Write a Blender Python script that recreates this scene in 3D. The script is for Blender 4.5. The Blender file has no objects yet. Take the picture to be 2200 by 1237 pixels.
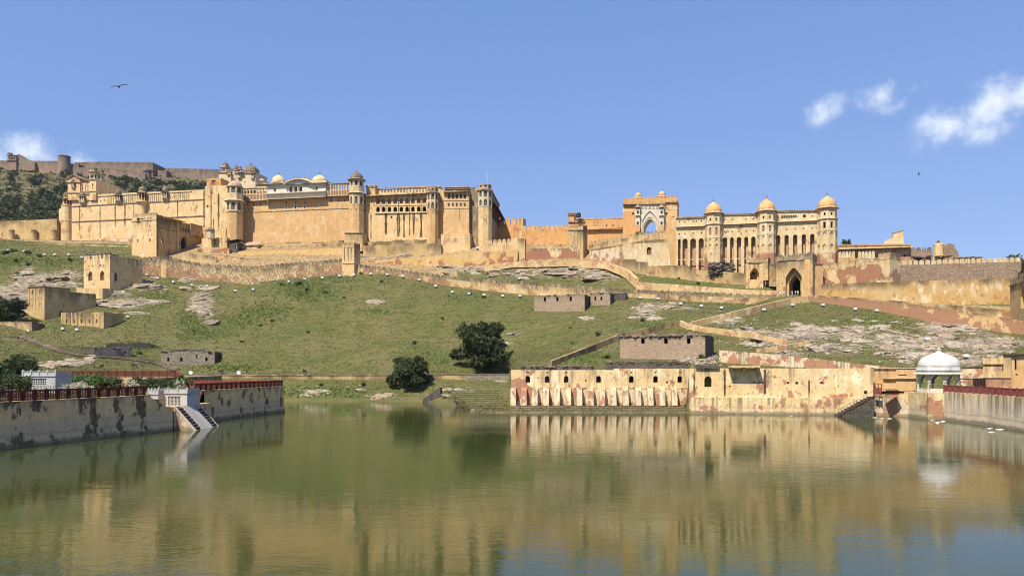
import bpy, math, random
import numpy as np
from mathutils import Vector as V, noise as mnoise
from mathutils.geometry import delaunay_2d_cdt
R = math.radians
random.seed(7)
S = bpy.context.scene
COL = S.collection
# ---------------------------------------------------------------- camera: standing level, 9 m above the lake, looking along +Y
F, HZ, CH = 1650.0, 787.0, 9.0
cam = bpy.data.cameras.new('camera')
camo = bpy.data.objects.new('camera', cam); COL.objects.link(camo)
camo.location = (0, 0, CH); camo.rotation_euler = (R(90), 0, 0)
cam.sensor_width = 36; cam.lens = F / 2200 * 36
cam.shift_y = (HZ - 618.5) / 2200
cam.clip_start = 1; cam.clip_end = 20000
S.camera = camo
# ---------------------------------------------------------------- sun, sky, exposure
SUN_EL, SUN_AZ = R(53), R(32)            # azimuth measured from -Y (behind the camera) towards -X (left)
to_sun = V((-math.sin(SUN_AZ) * math.cos(SUN_EL), -math.cos(SUN_AZ) * math.cos(SUN_EL), math.sin(SUN_EL)))
sl = bpy.data.lights.new('sun', 'SUN'); sl.energy = 5.0; sl.angle = R(0.53); sl.color = (1.0, 0.92, 0.79)
so = bpy.data.objects.new('sun', sl); COL.objects.link(so)
so.rotation_euler = (-to_sun).to_track_quat('-Z', 'Y').to_euler()
so.location = to_sun * 500
W = bpy.data.worlds.new('World'); S.world = W; W.use_nodes = True
wn, wl = W.node_tree.nodes, W.node_tree.links
wn.clear()
w_out = wn.new('ShaderNodeOutputWorld'); w_bg = wn.new('ShaderNodeBackground')
sky = wn.new('ShaderNodeTexSky'); sky.sky_type = 'NISHITA'; sky.sun_disc = False
sky.sun_elevation = SUN_EL; sky.sun_rotation = math.atan2(to_sun.x, to_sun.y)
sky.altitude = 400; sky.air_density = 1.0; sky.dust_density = 0.35; sky.ozone_density = 3.0
w_bg.inputs[1].default_value = 0.112
# clouds of the sky: soft noisy puffs at fixed compass directions
def wm(op, a, b=None, c=None):
    n = wn.new('ShaderNodeMath'); n.operation = op
    for i, x in enumerate((a, b, c)):
        if x is None: continue
        if isinstance(x, (int, float)): n.inputs[i].default_value = x
        else: wl.new(x, n.inputs[i])
    return n.outputs[0]
tc = wn.new('ShaderNodeTexCoord')
nz = wn.new('ShaderNodeTexNoise'); nz.inputs['Scale'].default_value = 22; nz.inputs['Detail'].default_value = 7; nz.inputs['Roughness'].default_value = .6
wl.new(tc.outputs['Generated'], nz.inputs['Vector'])
sep = wn.new('ShaderNodeSeparateXYZ'); wl.new(tc.outputs['Generated'], sep.inputs[0])
az = wm('ARCTAN2', sep.outputs[0], sep.outputs[1])
el = wm('ARCSINE', sep.outputs[2])
total = None
for (px, py, rx, ry, rot, amp) in [(1772, 232, 50, 34, -12, .8), (1895, 208, 58, 36, -18, 1.12), (2035, 270, 80, 42, -20, 1.0), (2120, 225, 95, 45, -28, 1.15),
                              (2215, 195, 80, 40, -20, 1.1), (2108, 100, 20, 20, 0, .35), (2100, 285, 90, 32, -10, .55), (60, 332, 78, 40, 5, 1.1), (-60, 337, 130, 50, 0, 1.05), (165, 345, 40, 22, 10, .8), (1960, 190, 35, 20, -25, .4)]:
    a0 = math.atan((px - 1100) / F); e0 = math.atan((HZ - py) / F * math.cos(a0))
    kx, ky = rx / F * math.cos(a0), ry / F
    da, de = wm('SUBTRACT', az, a0), wm('SUBTRACT', el, e0)
    c, s_ = math.cos(R(rot)), math.sin(R(rot))
    ux = wm('DIVIDE', wm('SUBTRACT', wm('MULTIPLY', da, c), wm('MULTIPLY', de, s_)), kx)
    uy = wm('DIVIDE', wm('ADD', wm('MULTIPLY', da, s_), wm('MULTIPLY', de, c)), ky)
    d = wm('SQRT', wm('ADD', wm('MULTIPLY', ux, ux), wm('MULTIPLY', uy, uy)))
    g = wm('MULTIPLY', wm('MAXIMUM', wm('SUBTRACT', 1.25, d), 0.0), amp)
    total = g if total is None else wm('MAXIMUM', total, g)
mask = wm('ADD', total, wm('MULTIPLY', wm('SUBTRACT', nz.outputs[0], .56), 2.9))
mr = wn.new('ShaderNodeMapRange'); mr.interpolation_type = 'SMOOTHSTEP'; mr.inputs[1].default_value = .06; mr.inputs[2].default_value = 1.4
wl.new(mask, mr.inputs[0])
has = wm('MINIMUM', wm('MULTIPLY', total, 2.5), 1.0)
fac = wm('MULTIPLY', mr.outputs[0], has)
wmix = wn.new('ShaderNodeMix'); wmix.data_type = 'RGBA'
wl.new(fac, wmix.inputs[0])
hsv = wn.new('ShaderNodeHueSaturation'); hsv.inputs[0].default_value = .503; hsv.inputs[1].default_value = .6; hsv.inputs[2].default_value = 1.0
even = wn.new('ShaderNodeMix'); even.data_type = 'RGBA'; even.inputs[0].default_value = .62; even.inputs[7].default_value = (.70, 1.92, 5.1, 1)   # hazy post-monsoon air: evens the sky out
wl.new(sky.outputs[0], hsv.inputs['Color']); wl.new(hsv.outputs[0], even.inputs[6]); wl.new(even.outputs[2], wmix.inputs[6])
wmix.inputs[7].default_value = (6.0, 6.5, 7.2, 1)
wl.new(wmix.outputs[2], w_bg.inputs[0]); wl.new(w_bg.outputs[0], w_out.inputs[0])
S.view_settings.view_transform = 'Standard'; S.view_settings.look = 'None'
S.view_settings.exposure = 0.5; S.view_settings.gamma = 1.0; S.view_settings.use_curve_mapping = False
S.render.engine = 'CYCLES'
S.cycles.use_denoising = True
S.cycles.use_adaptive_sampling = True; S.cycles.adaptive_threshold = 0.01; S.cycles.filter_width = 1.05
S.cycles.max_bounces = 6; S.cycles.volume_bounces = 0; S.cycles.diffuse_bounces = 3; S.cycles.glossy_bounces = 3; S.cycles.caustics_reflective = False; S.cycles.caustics_refractive = False
# ================================================================ materials
TONE = {'hillside_ground': .86, 'hill_grass': .86, 'ridge_ground': .86, 'ridge_scrub': .86, 'dark_leaf': 1.05, 'mid_leaf': 1., 'far_leaf': 1., 'lake_water': .87, 'pale_rock': .92, 'grey_rock': .92, 'pink_rock': .92, 'dark_rubble': .9,
        'white_lime_plaster': .92, 'garden_white_paint': .70, 'lakeside_plaster': 1.28, 'orange_plaster': 1.06, 'merlon_orange': 1.05, 'ochre_plaster_worn': 1.1, 'ochre_plaster_pale': 1.06, 'red_oxide_paint': .9, 'step_stone': .9, 'white_enamel': .85}   # measured tone of each finish
class G:
    def __init__(s, name):
        s.m = bpy.data.materials.new(name); s.m.use_nodes = True
        s.nt = s.m.node_tree; s.n = s.nt.nodes; s.l = s.nt.links
        s.b = s.n['Principled BSDF']; s.b.inputs['Roughness'].default_value = .9
        s.b.inputs['Specular IOR Level'].default_value = .15
    def _set(s, sock, x):
        if isinstance(x, (int, float)): sock.default_value = x
        elif isinstance(x, tuple): sock.default_value = x if len(x) == 4 or sock.type == 'VECTOR' else (*x, 1)
        else: s.l.new(x, sock)
    def pos(s, sc=(1, 1, 1)):
        g = s.n.new('ShaderNodeNewGeometry')
        if sc == (1, 1, 1): return g.outputs[0]
        m = s.n.new('ShaderNodeVectorMath'); m.operation = 'MULTIPLY'; s.l.new(g.outputs[0], m.inputs[0]); m.inputs[1].default_value = sc
        return m.outputs[0]
    def noise(s, scale, detail=3, sc=(1, 1, 1), rough=.55, vec=None):
        t = s.n.new('ShaderNodeTexNoise'); t.inputs['Scale'].default_value = scale; t.inputs['Detail'].default_value = detail; t.inputs['Roughness'].default_value = rough
        s.l.new(vec or s.pos(sc), t.inputs['Vector']); return t.outputs[0]
    def voro(s, scale, feature='F1', sc=(1, 1, 1), out=0):
        t = s.n.new('ShaderNodeTexVoronoi'); t.feature = feature; t.inputs['Scale'].default_value = scale
        s.l.new(s.pos(sc), t.inputs['Vector']); return t.outputs[out]
    def math(s, op, a, b=0.0):
        n = s.n.new('ShaderNodeMath'); n.operation = op; s._set(n.inputs[0], a); s._set(n.inputs[1], b); return n.outputs[0]
    def step(s, x, a, b, lo=0.0, hi=1.0):
        n = s.n.new('ShaderNodeMapRange'); n.interpolation_type = 'SMOOTHSTEP'
        for i, q in enumerate((x, a, b, lo, hi)): s._set(n.inputs[i], q)
        return n.outputs[0]
    def mix(s, f, a, b, mode='MIX'):
        n = s.n.new('ShaderNodeMix'); n.data_type = 'RGBA'; n.blend_type = mode
        s._set(n.inputs[0], f); s._set(n.inputs[6], a); s._set(n.inputs[7], b); return n.outputs[2]
    def attr(s, name):
        n = s.n.new('ShaderNodeAttribute'); n.attribute_name = name; return n.outputs[2]
    def bump(s, h, dist=.05, strength=.6):
        n = s.n.new('ShaderNodeBump'); n.inputs['Distance'].default_value = dist; n.inputs['Strength'].default_value = strength
        s.l.new(h, n.inputs['Height']); s.l.new(n.outputs[0], s.b.inputs['Normal'])
    def col(s, c):
        k = TONE.get(s.m.name, 1.)
        if k != 1.: c = s.mix(1., c, (k, k, k), 'MULTIPLY')
        s._set(s.b.inputs['Base Color'], c)

def flat(name, c, var=.2, scale=1.5, rough=.9, spec=.15):
    g = G(name); d = tuple(x * (1 - var) for x in c)
    g.col(g.mix(g.step(g.noise(scale, 4), .35, .65), c, d)); g.b.inputs['Roughness'].default_value = rough
    g.b.inputs['Specular IOR Level'].default_value = spec
    return g.m

def plaster(name, c1, c2, streak=.4, slen=4., dark=(.07, .058, .045), red=0., redc=(0.288, 0.129, 0.077), redh=6., spots=.25, pale=.15, palec=(.72, .58, .38),
            band=None, bandh=0., blot=0., seed=0., tide=0., patchy=True):
    """weathered lime plaster: drifting tint, water streaks below the coping, render fallen off near the foot, mould spots"""
    g = G(name); td, bd = g.attr('topd'), g.attr('botd'); spots *= 1.9; streak = streak + .14 if streak else 0.
    off = g.n.new('ShaderNodeVectorMath'); off.operation = 'ADD'; g.l.new(g.pos(), off.inputs[0]); off.inputs[1].default_value = (seed * 13.7, seed * 7.1, seed * 3.3)
    P0 = off.outputs[0]
    def sv(sc):
        m = g.n.new('ShaderNodeVectorMath'); m.operation = 'MULTIPLY'; g.l.new(P0, m.inputs[0]); m.inputs[1].default_value = sc; return m.outputs[0]
    c = g.mix(g.step(g.noise(.16, 4, vec=P0), .32, .68), c1, c2)
    if pale: c = g.mix(g.math('MULTIPLY', g.step(g.noise(.45, 5, vec=sv((1, 1, .5))), .52, .66), pale * 3), c, palec)
    if band:
        wob = g.math('ADD', bd, g.math('MULTIPLY', g.math('SUBTRACT', g.noise(.5, 4, vec=P0), .5), bandh * .25))
        c = g.mix(g.step(wob, bandh - .08, bandh + .08, 1., 0.), c, band)
    # fallen render
    if red:
        near = g.step(bd, 0., redh, 1., 0.)
        v = g.math('ADD', g.noise(.33, 6, rough=.62, vec=sv((1, 1, .8))), g.math('MULTIPLY', g.math('MULTIPLY', near, g.step(g.noise(.055, 3, vec=P0), .36, .58, .15, 1.)), red * .27))
        rc = g.mix(g.noise(1.3, 3, vec=P0), redc, tuple(x * 1.35 for x in redc))
        c = g.mix(g.step(v, .60, .625), c, rc)
    # streaks
    if streak:
        ns = g.noise(1.0, 4, vec=sv((1.5, 1.5, .07)), rough=.6)
        n2 = g.noise(.35, 3, vec=P0)
        fall = g.math('MULTIPLY', g.step(td, 0., g.math('MULTIPLY', g.math('ADD', n2, .45), slen), 1., 0.), 1.)
        lo = .60 - .27 * streak
        m = g.math('MULTIPLY', g.math('MULTIPLY', g.step(ns, lo, lo + .16), fall), g.step(g.noise(.21, 4, vec=sv((1, 1, .5))), .38, .60, .12, 1.) if patchy else 1.)
        c = g.mix(g.math('MULTIPLY', m, min(.92, .55 + .4 * streak)), c, dark)
    if spots:
        sp = g.step(g.noise(1.9, 6, rough=.72, vec=sv((1, 1, .6))), .655 - .085 * spots, .70 - .05 * spots)
        c = g.mix(g.math('MULTIPLY', sp, .75), c, dark)
    if blot:
        b1 = g.step(g.math('ADD', g.noise(.42, 6, rough=.6, vec=sv((1, 1, .75))), g.math('MULTIPLY', g.noise(1.1, 3, vec=sv((1.2, 1.2, .12))), .35)), .79 - .1 * blot, .84 - .1 * blot)
        c = g.mix(g.math('MULTIPLY', b1, .93), c, (.022, .019, .016))
    if tide:                                                         # algae and damp left by the changing lake level
        sp_ = g.n.new('ShaderNodeSeparateXYZ'); g.l.new(g.pos(), sp_.inputs[0]); zz_ = g.math('ADD', sp_.outputs[2], g.math('MULTIPLY', g.math('SUBTRACT', g.noise(.5, 5, vec=sv((1, 1, .3))), .5), .9))
        c = g.mix(g.step(zz_, .25, .75, .8, 0.), c, (.10, .088, .055)); c = g.mix(g.step(g.math('ABSOLUTE', g.math('SUBTRACT', zz_, 1.35)), .0, .22, .4, 0.), c, (.20, .165, .11))
    mid = g.noise(.8, 7, rough=.7, vec=sv((1, 1, .7)))
    c = g.mix(g.step(mid, .32, .58, .40, 0.), c, tuple(x * .5 for x in c2))
    fine = g.noise(3.5, 5, vec=P0)
    c = g.mix(g.step(fine, .3, .7, 0., .22), c, tuple(x * .72 for x in c1))
    g.col(c); g.bump(fine, .06, .5)
    return g.m

def rubble(name, c1, c2, mortar, scale=2.2, moss=.3, flatten=1.5, topdark=.0):
    g = G(name)
    cell = g.n.new('ShaderNodeTexVoronoi'); cell.inputs['Scale'].default_value = scale; g.l.new(g.pos((1, 1, flatten)), cell.inputs['Vector'])
    edge = g.voro(scale, 'DISTANCE_TO_EDGE', (1, 1, flatten))
    sep = g.n.new('ShaderNodeSeparateColor'); g.l.new(cell.outputs[1], sep.inputs[0])
    c = g.mix(sep.outputs[0], c1, c2)
    c = g.mix(g.step(g.noise(.5, 4), .5, .7, 0., moss), c, (.05, .048, .04))
    if topdark:
        td = g.attr('topd'); c = g.mix(g.math('MULTIPLY', g.step(g.math('ADD', td, g.math('MULTIPLY', g.noise(.6, 3), 1.5)), .6, 2.2, 1., 0.), topdark), c, (.05, .047, .042))
    c = g.mix(g.step(edge, .02, .09, 1., 0.), c, mortar)
    g.col(c); g.bump(g.step(edge, 0., .16), .12, 1.)
    return g.m

M = {}
OC = (.60, .385, .165)
M['main'] = plaster('ochre_plaster', (.63, .40, .185), (.55, .34, .15), streak=.42, slen=4., spots=.12, pale=.14)
M['main_worn'] = plaster('ochre_plaster_worn', (.60, .40, .18), (.62, .44, .22), streak=.5, slen=7., red=.35, redc=(0.336, 0.206, 0.129), spots=.25, pale=.25, seed=1)
M['zen'] = plaster('ochre_plaster_pale', (.60, .42, .20), (.66, .47, .25), streak=.35, slen=3., red=.55, redc=(0.336, 0.172, 0.103), redh=5, spots=.12, pale=.2, seed=2)
M['orange'] = plaster('orange_plaster', (.60, .335, .135), (.55, .30, .12), streak=.3, slen=2.5, red=.25, redc=(0.336, 0.163, 0.086), spots=.1, pale=.05, palec=(.6, .38, .18), seed=3)
M['pale'] = plaster('cream_plaster', (.66, .52, .30), (.60, .44, .225), streak=.35, slen=3., red=.0, spots=.15, pale=.3, palec=(.72, .62, .43), seed=4)
M['pale_red'] = plaster('cream_plaster_fallen', (.66, .53, .32), (.60, .44, .225), streak=.2, slen=3., red=1.1, redc=(0.288, 0.142, 0.086), redh=10, spots=.15, pale=.3, palec=(.72, .62, .43), seed=5)
M['tower_red'] = plaster('tower_fallen', (.64, .50, .30), (.58, .42, .21), streak=.15, slen=2., red=1.9, redc=(.31, .14, .085), redh=17, spots=.35, pale=.3, seed=35)
M['wall_rough'] = plaster('eroded_wall', (.56, .39, .18), (.60, .44, .23), streak=.8, slen=3., red=1.0, redc=(.36, .19, .11), redh=7, spots=1.3, pale=.4, seed=36)
M['path_edge'] = plaster('path_edge_plaster', (.64, .46, .22), (.56, .38, .17), streak=.08, slen=1.2, red=.25, redc=(.40, .21, .12), redh=3, spots=.5, pale=.35, seed=37)
M['recess'] = plaster('pink_recess_plaster', (.50, .33, .20), (.42, .25, .16), streak=.0, red=.6, redc=(0.272, 0.138, 0.095), redh=14, spots=.2, pale=.2, seed=6)
M['wall'] = plaster('ochre_wall_weathered', (.58, .39, .165), (.62, .45, .225), streak=.75, slen=3., red=.55, redc=(0.320, 0.159, 0.086), redh=4, spots=.3, pale=.3, seed=7)
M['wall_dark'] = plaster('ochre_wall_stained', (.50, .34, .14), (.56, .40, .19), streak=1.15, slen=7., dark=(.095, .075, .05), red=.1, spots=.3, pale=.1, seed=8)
M['wall_red'] = plaster('red_fallen_wall', (.62, .46, .23), (.58, .40, .18), streak=.55, slen=2.0, red=1.25, redc=(0.276, 0.112, 0.069), redh=8, spots=.35, pale=.25, seed=9)
M['wall_smooth'] = plaster('ochre_wall_smooth', (.62, .42, .17), (.60, .38, .145), streak=.0, red=.75, redc=(0.296, 0.116, 0.073), redh=3.2, spots=.05, pale=.1, seed=10)
M['ramp_red'] = plaster('ramp_fallen_wall', (.60, .43, .20), (.55, .36, .16), streak=.6, slen=1.4, red=1.2, redc=(0.280, 0.138, 0.086), redh=14, spots=.3, pale=.2, seed=11)
M['ochre_rust'] = plaster('rusty_ochre_wall', (.52, .315, .10), (.56, .40, .19), streak=1.1, slen=3.4, dark=(.06, .055, .04), red=.2, redc=(0.336, 0.172, 0.077), spots=.3, pale=.35, seed=12)
M['lake'] = plaster('lakeside_plaster', (.60, .45, .25), (.57, .40, .19), streak=.4, slen=6., red=.58, redc=(.255, .112, .07), redh=9, spots=.55, pale=.35, palec=(.70, .58, .38), band=(.52, .42, .285), bandh=4.2, seed=13, tide=1.)
M['garden'] = plaster('garden_wall_plaster', (.82, .54, .27), (.72, .46, .23), streak=.4, slen=1.5, spots=.2, pale=0, band=(.62, .45, .28), bandh=4.7, blot=.66, seed=14, tide=1.)
M['bridge'] = plaster('bridge_wall_plaster', (.84, .64, .38), (.76, .57, .32), streak=.50, slen=5.0, dark=(.03, .027, .025), spots=.2, pale=.25, band=(.76, .62, .44), bandh=3.6, seed=15, tide=1., patchy=False)
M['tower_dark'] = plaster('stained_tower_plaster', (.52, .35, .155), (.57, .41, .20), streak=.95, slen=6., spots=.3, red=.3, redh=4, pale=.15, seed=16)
M['far_wall'] = plaster('far_fort_plaster', (.28, .205, .145), (.21, .155, .11), streak=.75, slen=10, dark=(.09, .075, .065), red=.4, redc=(0.288, 0.172, 0.129), redh=20, spots=.3, pale=.15, palec=(.33, .25, .17), seed=17)
M['white'] = plaster('white_lime_plaster', (.70, .64, .51), (.62, .55, .42), streak=.35, slen=1.5, dark=(.3, .27, .22), spots=.12, pale=0, seed=18)
M['ivory'] = plaster('ivory_lime_plaster', (.62, .52, .35), (.54, .44, .27), streak=.35, slen=1.5, dark=(.25, .2, .15), spots=.15, pale=0, seed=19)
M['dome_orange'] = plaster('orange_dome_plaster', (.58, .33, .12), (.62, .39, .17), streak=.2, slen=2, spots=.15, pale=.2, seed=20)
M['dome_ivory'] = plaster('ivory_dome_plaster', (.66, .52, .30), (.60, .45, .23), streak=.3, slen=2, dark=(.2, .16, .11), spots=.2, pale=.2, seed=21)
M['dome_grey'] = plaster('grey_dome_plaster', (.24, .185, .125), (.17, .135, .095), streak=.6, slen=3, spots=.5, pale=.12, palec=(.5, .43, .33), seed=22)
M['dome_pink'] = plaster('pink_dome_plaster', (.50, .35, .25), (.42, .28, .2), streak=.4, slen=2, spots=.3, pale=.2, seed=23)
M['dome_white'] = plaster('white_dome_plaster', (.68, .66, .62), (.60, .58, .53), streak=.2, slen=4, dark=(.28, .25, .21), spots=.5, pale=0, seed=24)
M['roof_dark'] = flat('dark_roof', (.085, .06, .045), .4, 1.)
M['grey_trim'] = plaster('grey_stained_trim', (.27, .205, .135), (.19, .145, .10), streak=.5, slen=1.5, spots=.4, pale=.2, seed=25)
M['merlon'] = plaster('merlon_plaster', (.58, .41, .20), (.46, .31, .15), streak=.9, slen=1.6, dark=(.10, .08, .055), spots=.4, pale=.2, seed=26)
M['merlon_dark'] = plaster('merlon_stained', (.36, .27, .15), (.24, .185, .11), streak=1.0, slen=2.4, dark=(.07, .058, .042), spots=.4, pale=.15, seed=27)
M['merlon_orange'] = plaster('merlon_orange', (.59, .35, .145), (.54, .31, .125), streak=.45, slen=1.6, dark=(.2, .11, .05), spots=.15, pale=.1, seed=28)
def stainmat():
    g = G('drain_stain'); n1 = g.noise(1., 4, (3.2, 3.2, .22), .65); n2 = g.noise(1.1, 5)
    c = g.mix(g.step(n1, .50, .62), (.06, .048, .036), (.40, .27, .13)); c = g.mix(g.step(n2, .55, .68, 0., .8), c, (.10, .078, .056)); g.col(c); return g.m
M['stain'] = stainmat()
M['stone'] = rubble('rubble_stone', (.34, .285, .215), (.17, .145, .115), (.40, .33, .25), 1.9)
M['stone_dark'] = rubble('dark_rubble_stone', (.15, .135, .115), (.07, .064, .056), (.14, .12, .10), 1.9, .5)
M['stone_pink'] = rubble('pink_rubble_stone', (.56, .40, .27), (.36, .255, .175), (.54, .41, .28), 2.2, .2, 2.2, .55)
M['stone_wall'] = rubble('mauve_rubble_stone', (.37, .255, .165), (.25, .17, .115), (.40, .29, .195), 1.3, .3, 1.6)
M['shade_in'] = flat('dark_interior', (.03, .022, .017), .3)  # near-black paint standing for unlit rooms behind openings
M['wood_and_shade'] = flat('brown_wood_and_shade', (.20, .125, .075), .4, 3.)  # brown wood; also painted infill for the dark inside of open windows
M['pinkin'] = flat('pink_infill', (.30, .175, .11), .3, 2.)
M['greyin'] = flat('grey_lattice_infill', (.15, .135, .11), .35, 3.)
M['fence'] = flat('red_oxide_paint', (.17, .042, .030), .35, 2., .75)
M['fence_light'] = flat('red_paint_pale_sunlit', (.30, .085, .055), .35, 2., .75)  # paler red; the sunlit look of two garden railings is in this colour
M['fence_pink'] = flat('faded_red_panel', (.27, .085, .075), .35, 1.5, .8)
M['metal_white'] = flat('white_enamel', (.82, .82, .80), .08, 3., .5)
M['metal_dark'] = flat('dark_metal', (.05, .05, .05), .2, 3., .6)
M['rust'] = flat('rusty_steel', (.12, .055, .035), .4, 4., .7)
M['tarp'] = flat('blue_grey_tarpaulin', (.09, .10, .13), .3, 2., .6)
M['step'] = plaster('step_stone', (.33, .26, .165), (.22, .18, .105), streak=.2, slen=1., spots=.8, pale=.2, palec=(.4, .33, .22), seed=30)
M['slab_white'] = plaster('white_ramp_slab', (.56, .49, .42), (.46, .39, .33), streak=0, spots=.2, pale=.1, palec=(.6, .45, .4), seed=31)
M['white_garden'] = plaster('garden_white_paint', (.66, .65, .62), (.58, .57, .54), streak=.15, slen=1., dark=(.4, .38, .36), spots=.08, pale=0, seed=32)
M['path'] = plaster('path_stone', (.15, .115, .075), (.11, .085, .06), streak=0, spots=.3, pale=.2, palec=(.34, .27, .19), seed=33)
def leafmat(name, c, c2, c3=None):
    g = G(name)
    c_ = g.mix(g.step(g.noise(.45, 3), .35, .65), c, c2)
    c_ = g.mix(g.step(g.noise(2.7, 2), .4, .7, 0., .6), c_, c3 or tuple(x * 1.6 for x in c))
    g.col(c_); g.b.inputs['Roughness'].default_value = .65; g.b.inputs['Specular IOR Level'].default_value = .25
    return g.m
M['leaf_dark'] = leafmat('dark_leaf', (.028, .042, .013), (.048, .064, .018), (.085, .10, .032))
M['leaf_mid'] = leafmat('mid_leaf', (.048, .075, .022), (.07, .095, .028))
M['leaf_light'] = leafmat('light_leaf', (.10, .16, .045), (.075, .125, .035))
M['leaf_far'] = leafmat('far_leaf', (.060, .082, .030), (.075, .09, .036), (.10, .108, .045))
M['bark'] = flat('bark', (.09, .07, .05), .4, 4.)
M['petal'] = flat('cream_petal', (.62, .58, .44), .2, 3.)
M['hair'] = flat('black_hair', (.012, .010, .009), .2)
# ================================================================ mesh helpers
def Zof(py, Y): return CH + (HZ - py) / F * Y
def Xof(px, Y): return (px - 1100) / F * Y
def P(px, py, Y): return V((Xof(px, Y), Y, Zof(py, Y)))

def finish(o, name, parent=None, mats=None):
    COL.objects.link(o)
    if parent: o.parent = parent
    return o
def empty(name, loc=(0, 0, 0), rz=0.):
    o = bpy.data.objects.new(name, None); COL.objects.link(o); o.location = loc; o.rotation_euler = (0, 0, rz); o.empty_display_size = .5
    return o
def tag(o, label=None, cat=None, group=None, kind=None):
    for k, v in (('label', label), ('category', cat), ('group', group), ('kind', kind)):
        if v: o[k] = v
    return o
def thing(name, label, cat, loc=(0, 0, 0), rz=0., group=None): return tag(empty(name, loc, rz), label, cat, group, 'thing')
def inst(name, mesh, parent=None, loc=(0, 0, 0), rz=0., sc=None):
    o = bpy.data.objects.new(name, mesh); COL.objects.link(o); o.parent = parent; o.location = loc; o.rotation_euler = (0, 0, rz)
    if sc: o.scale = sc
    return o
def copy_tree(o, parent=None):
    c = o.copy(); COL.objects.link(c); c.parent = parent
    for ch in list(o.children): copy_tree(ch, c)
    return c

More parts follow.
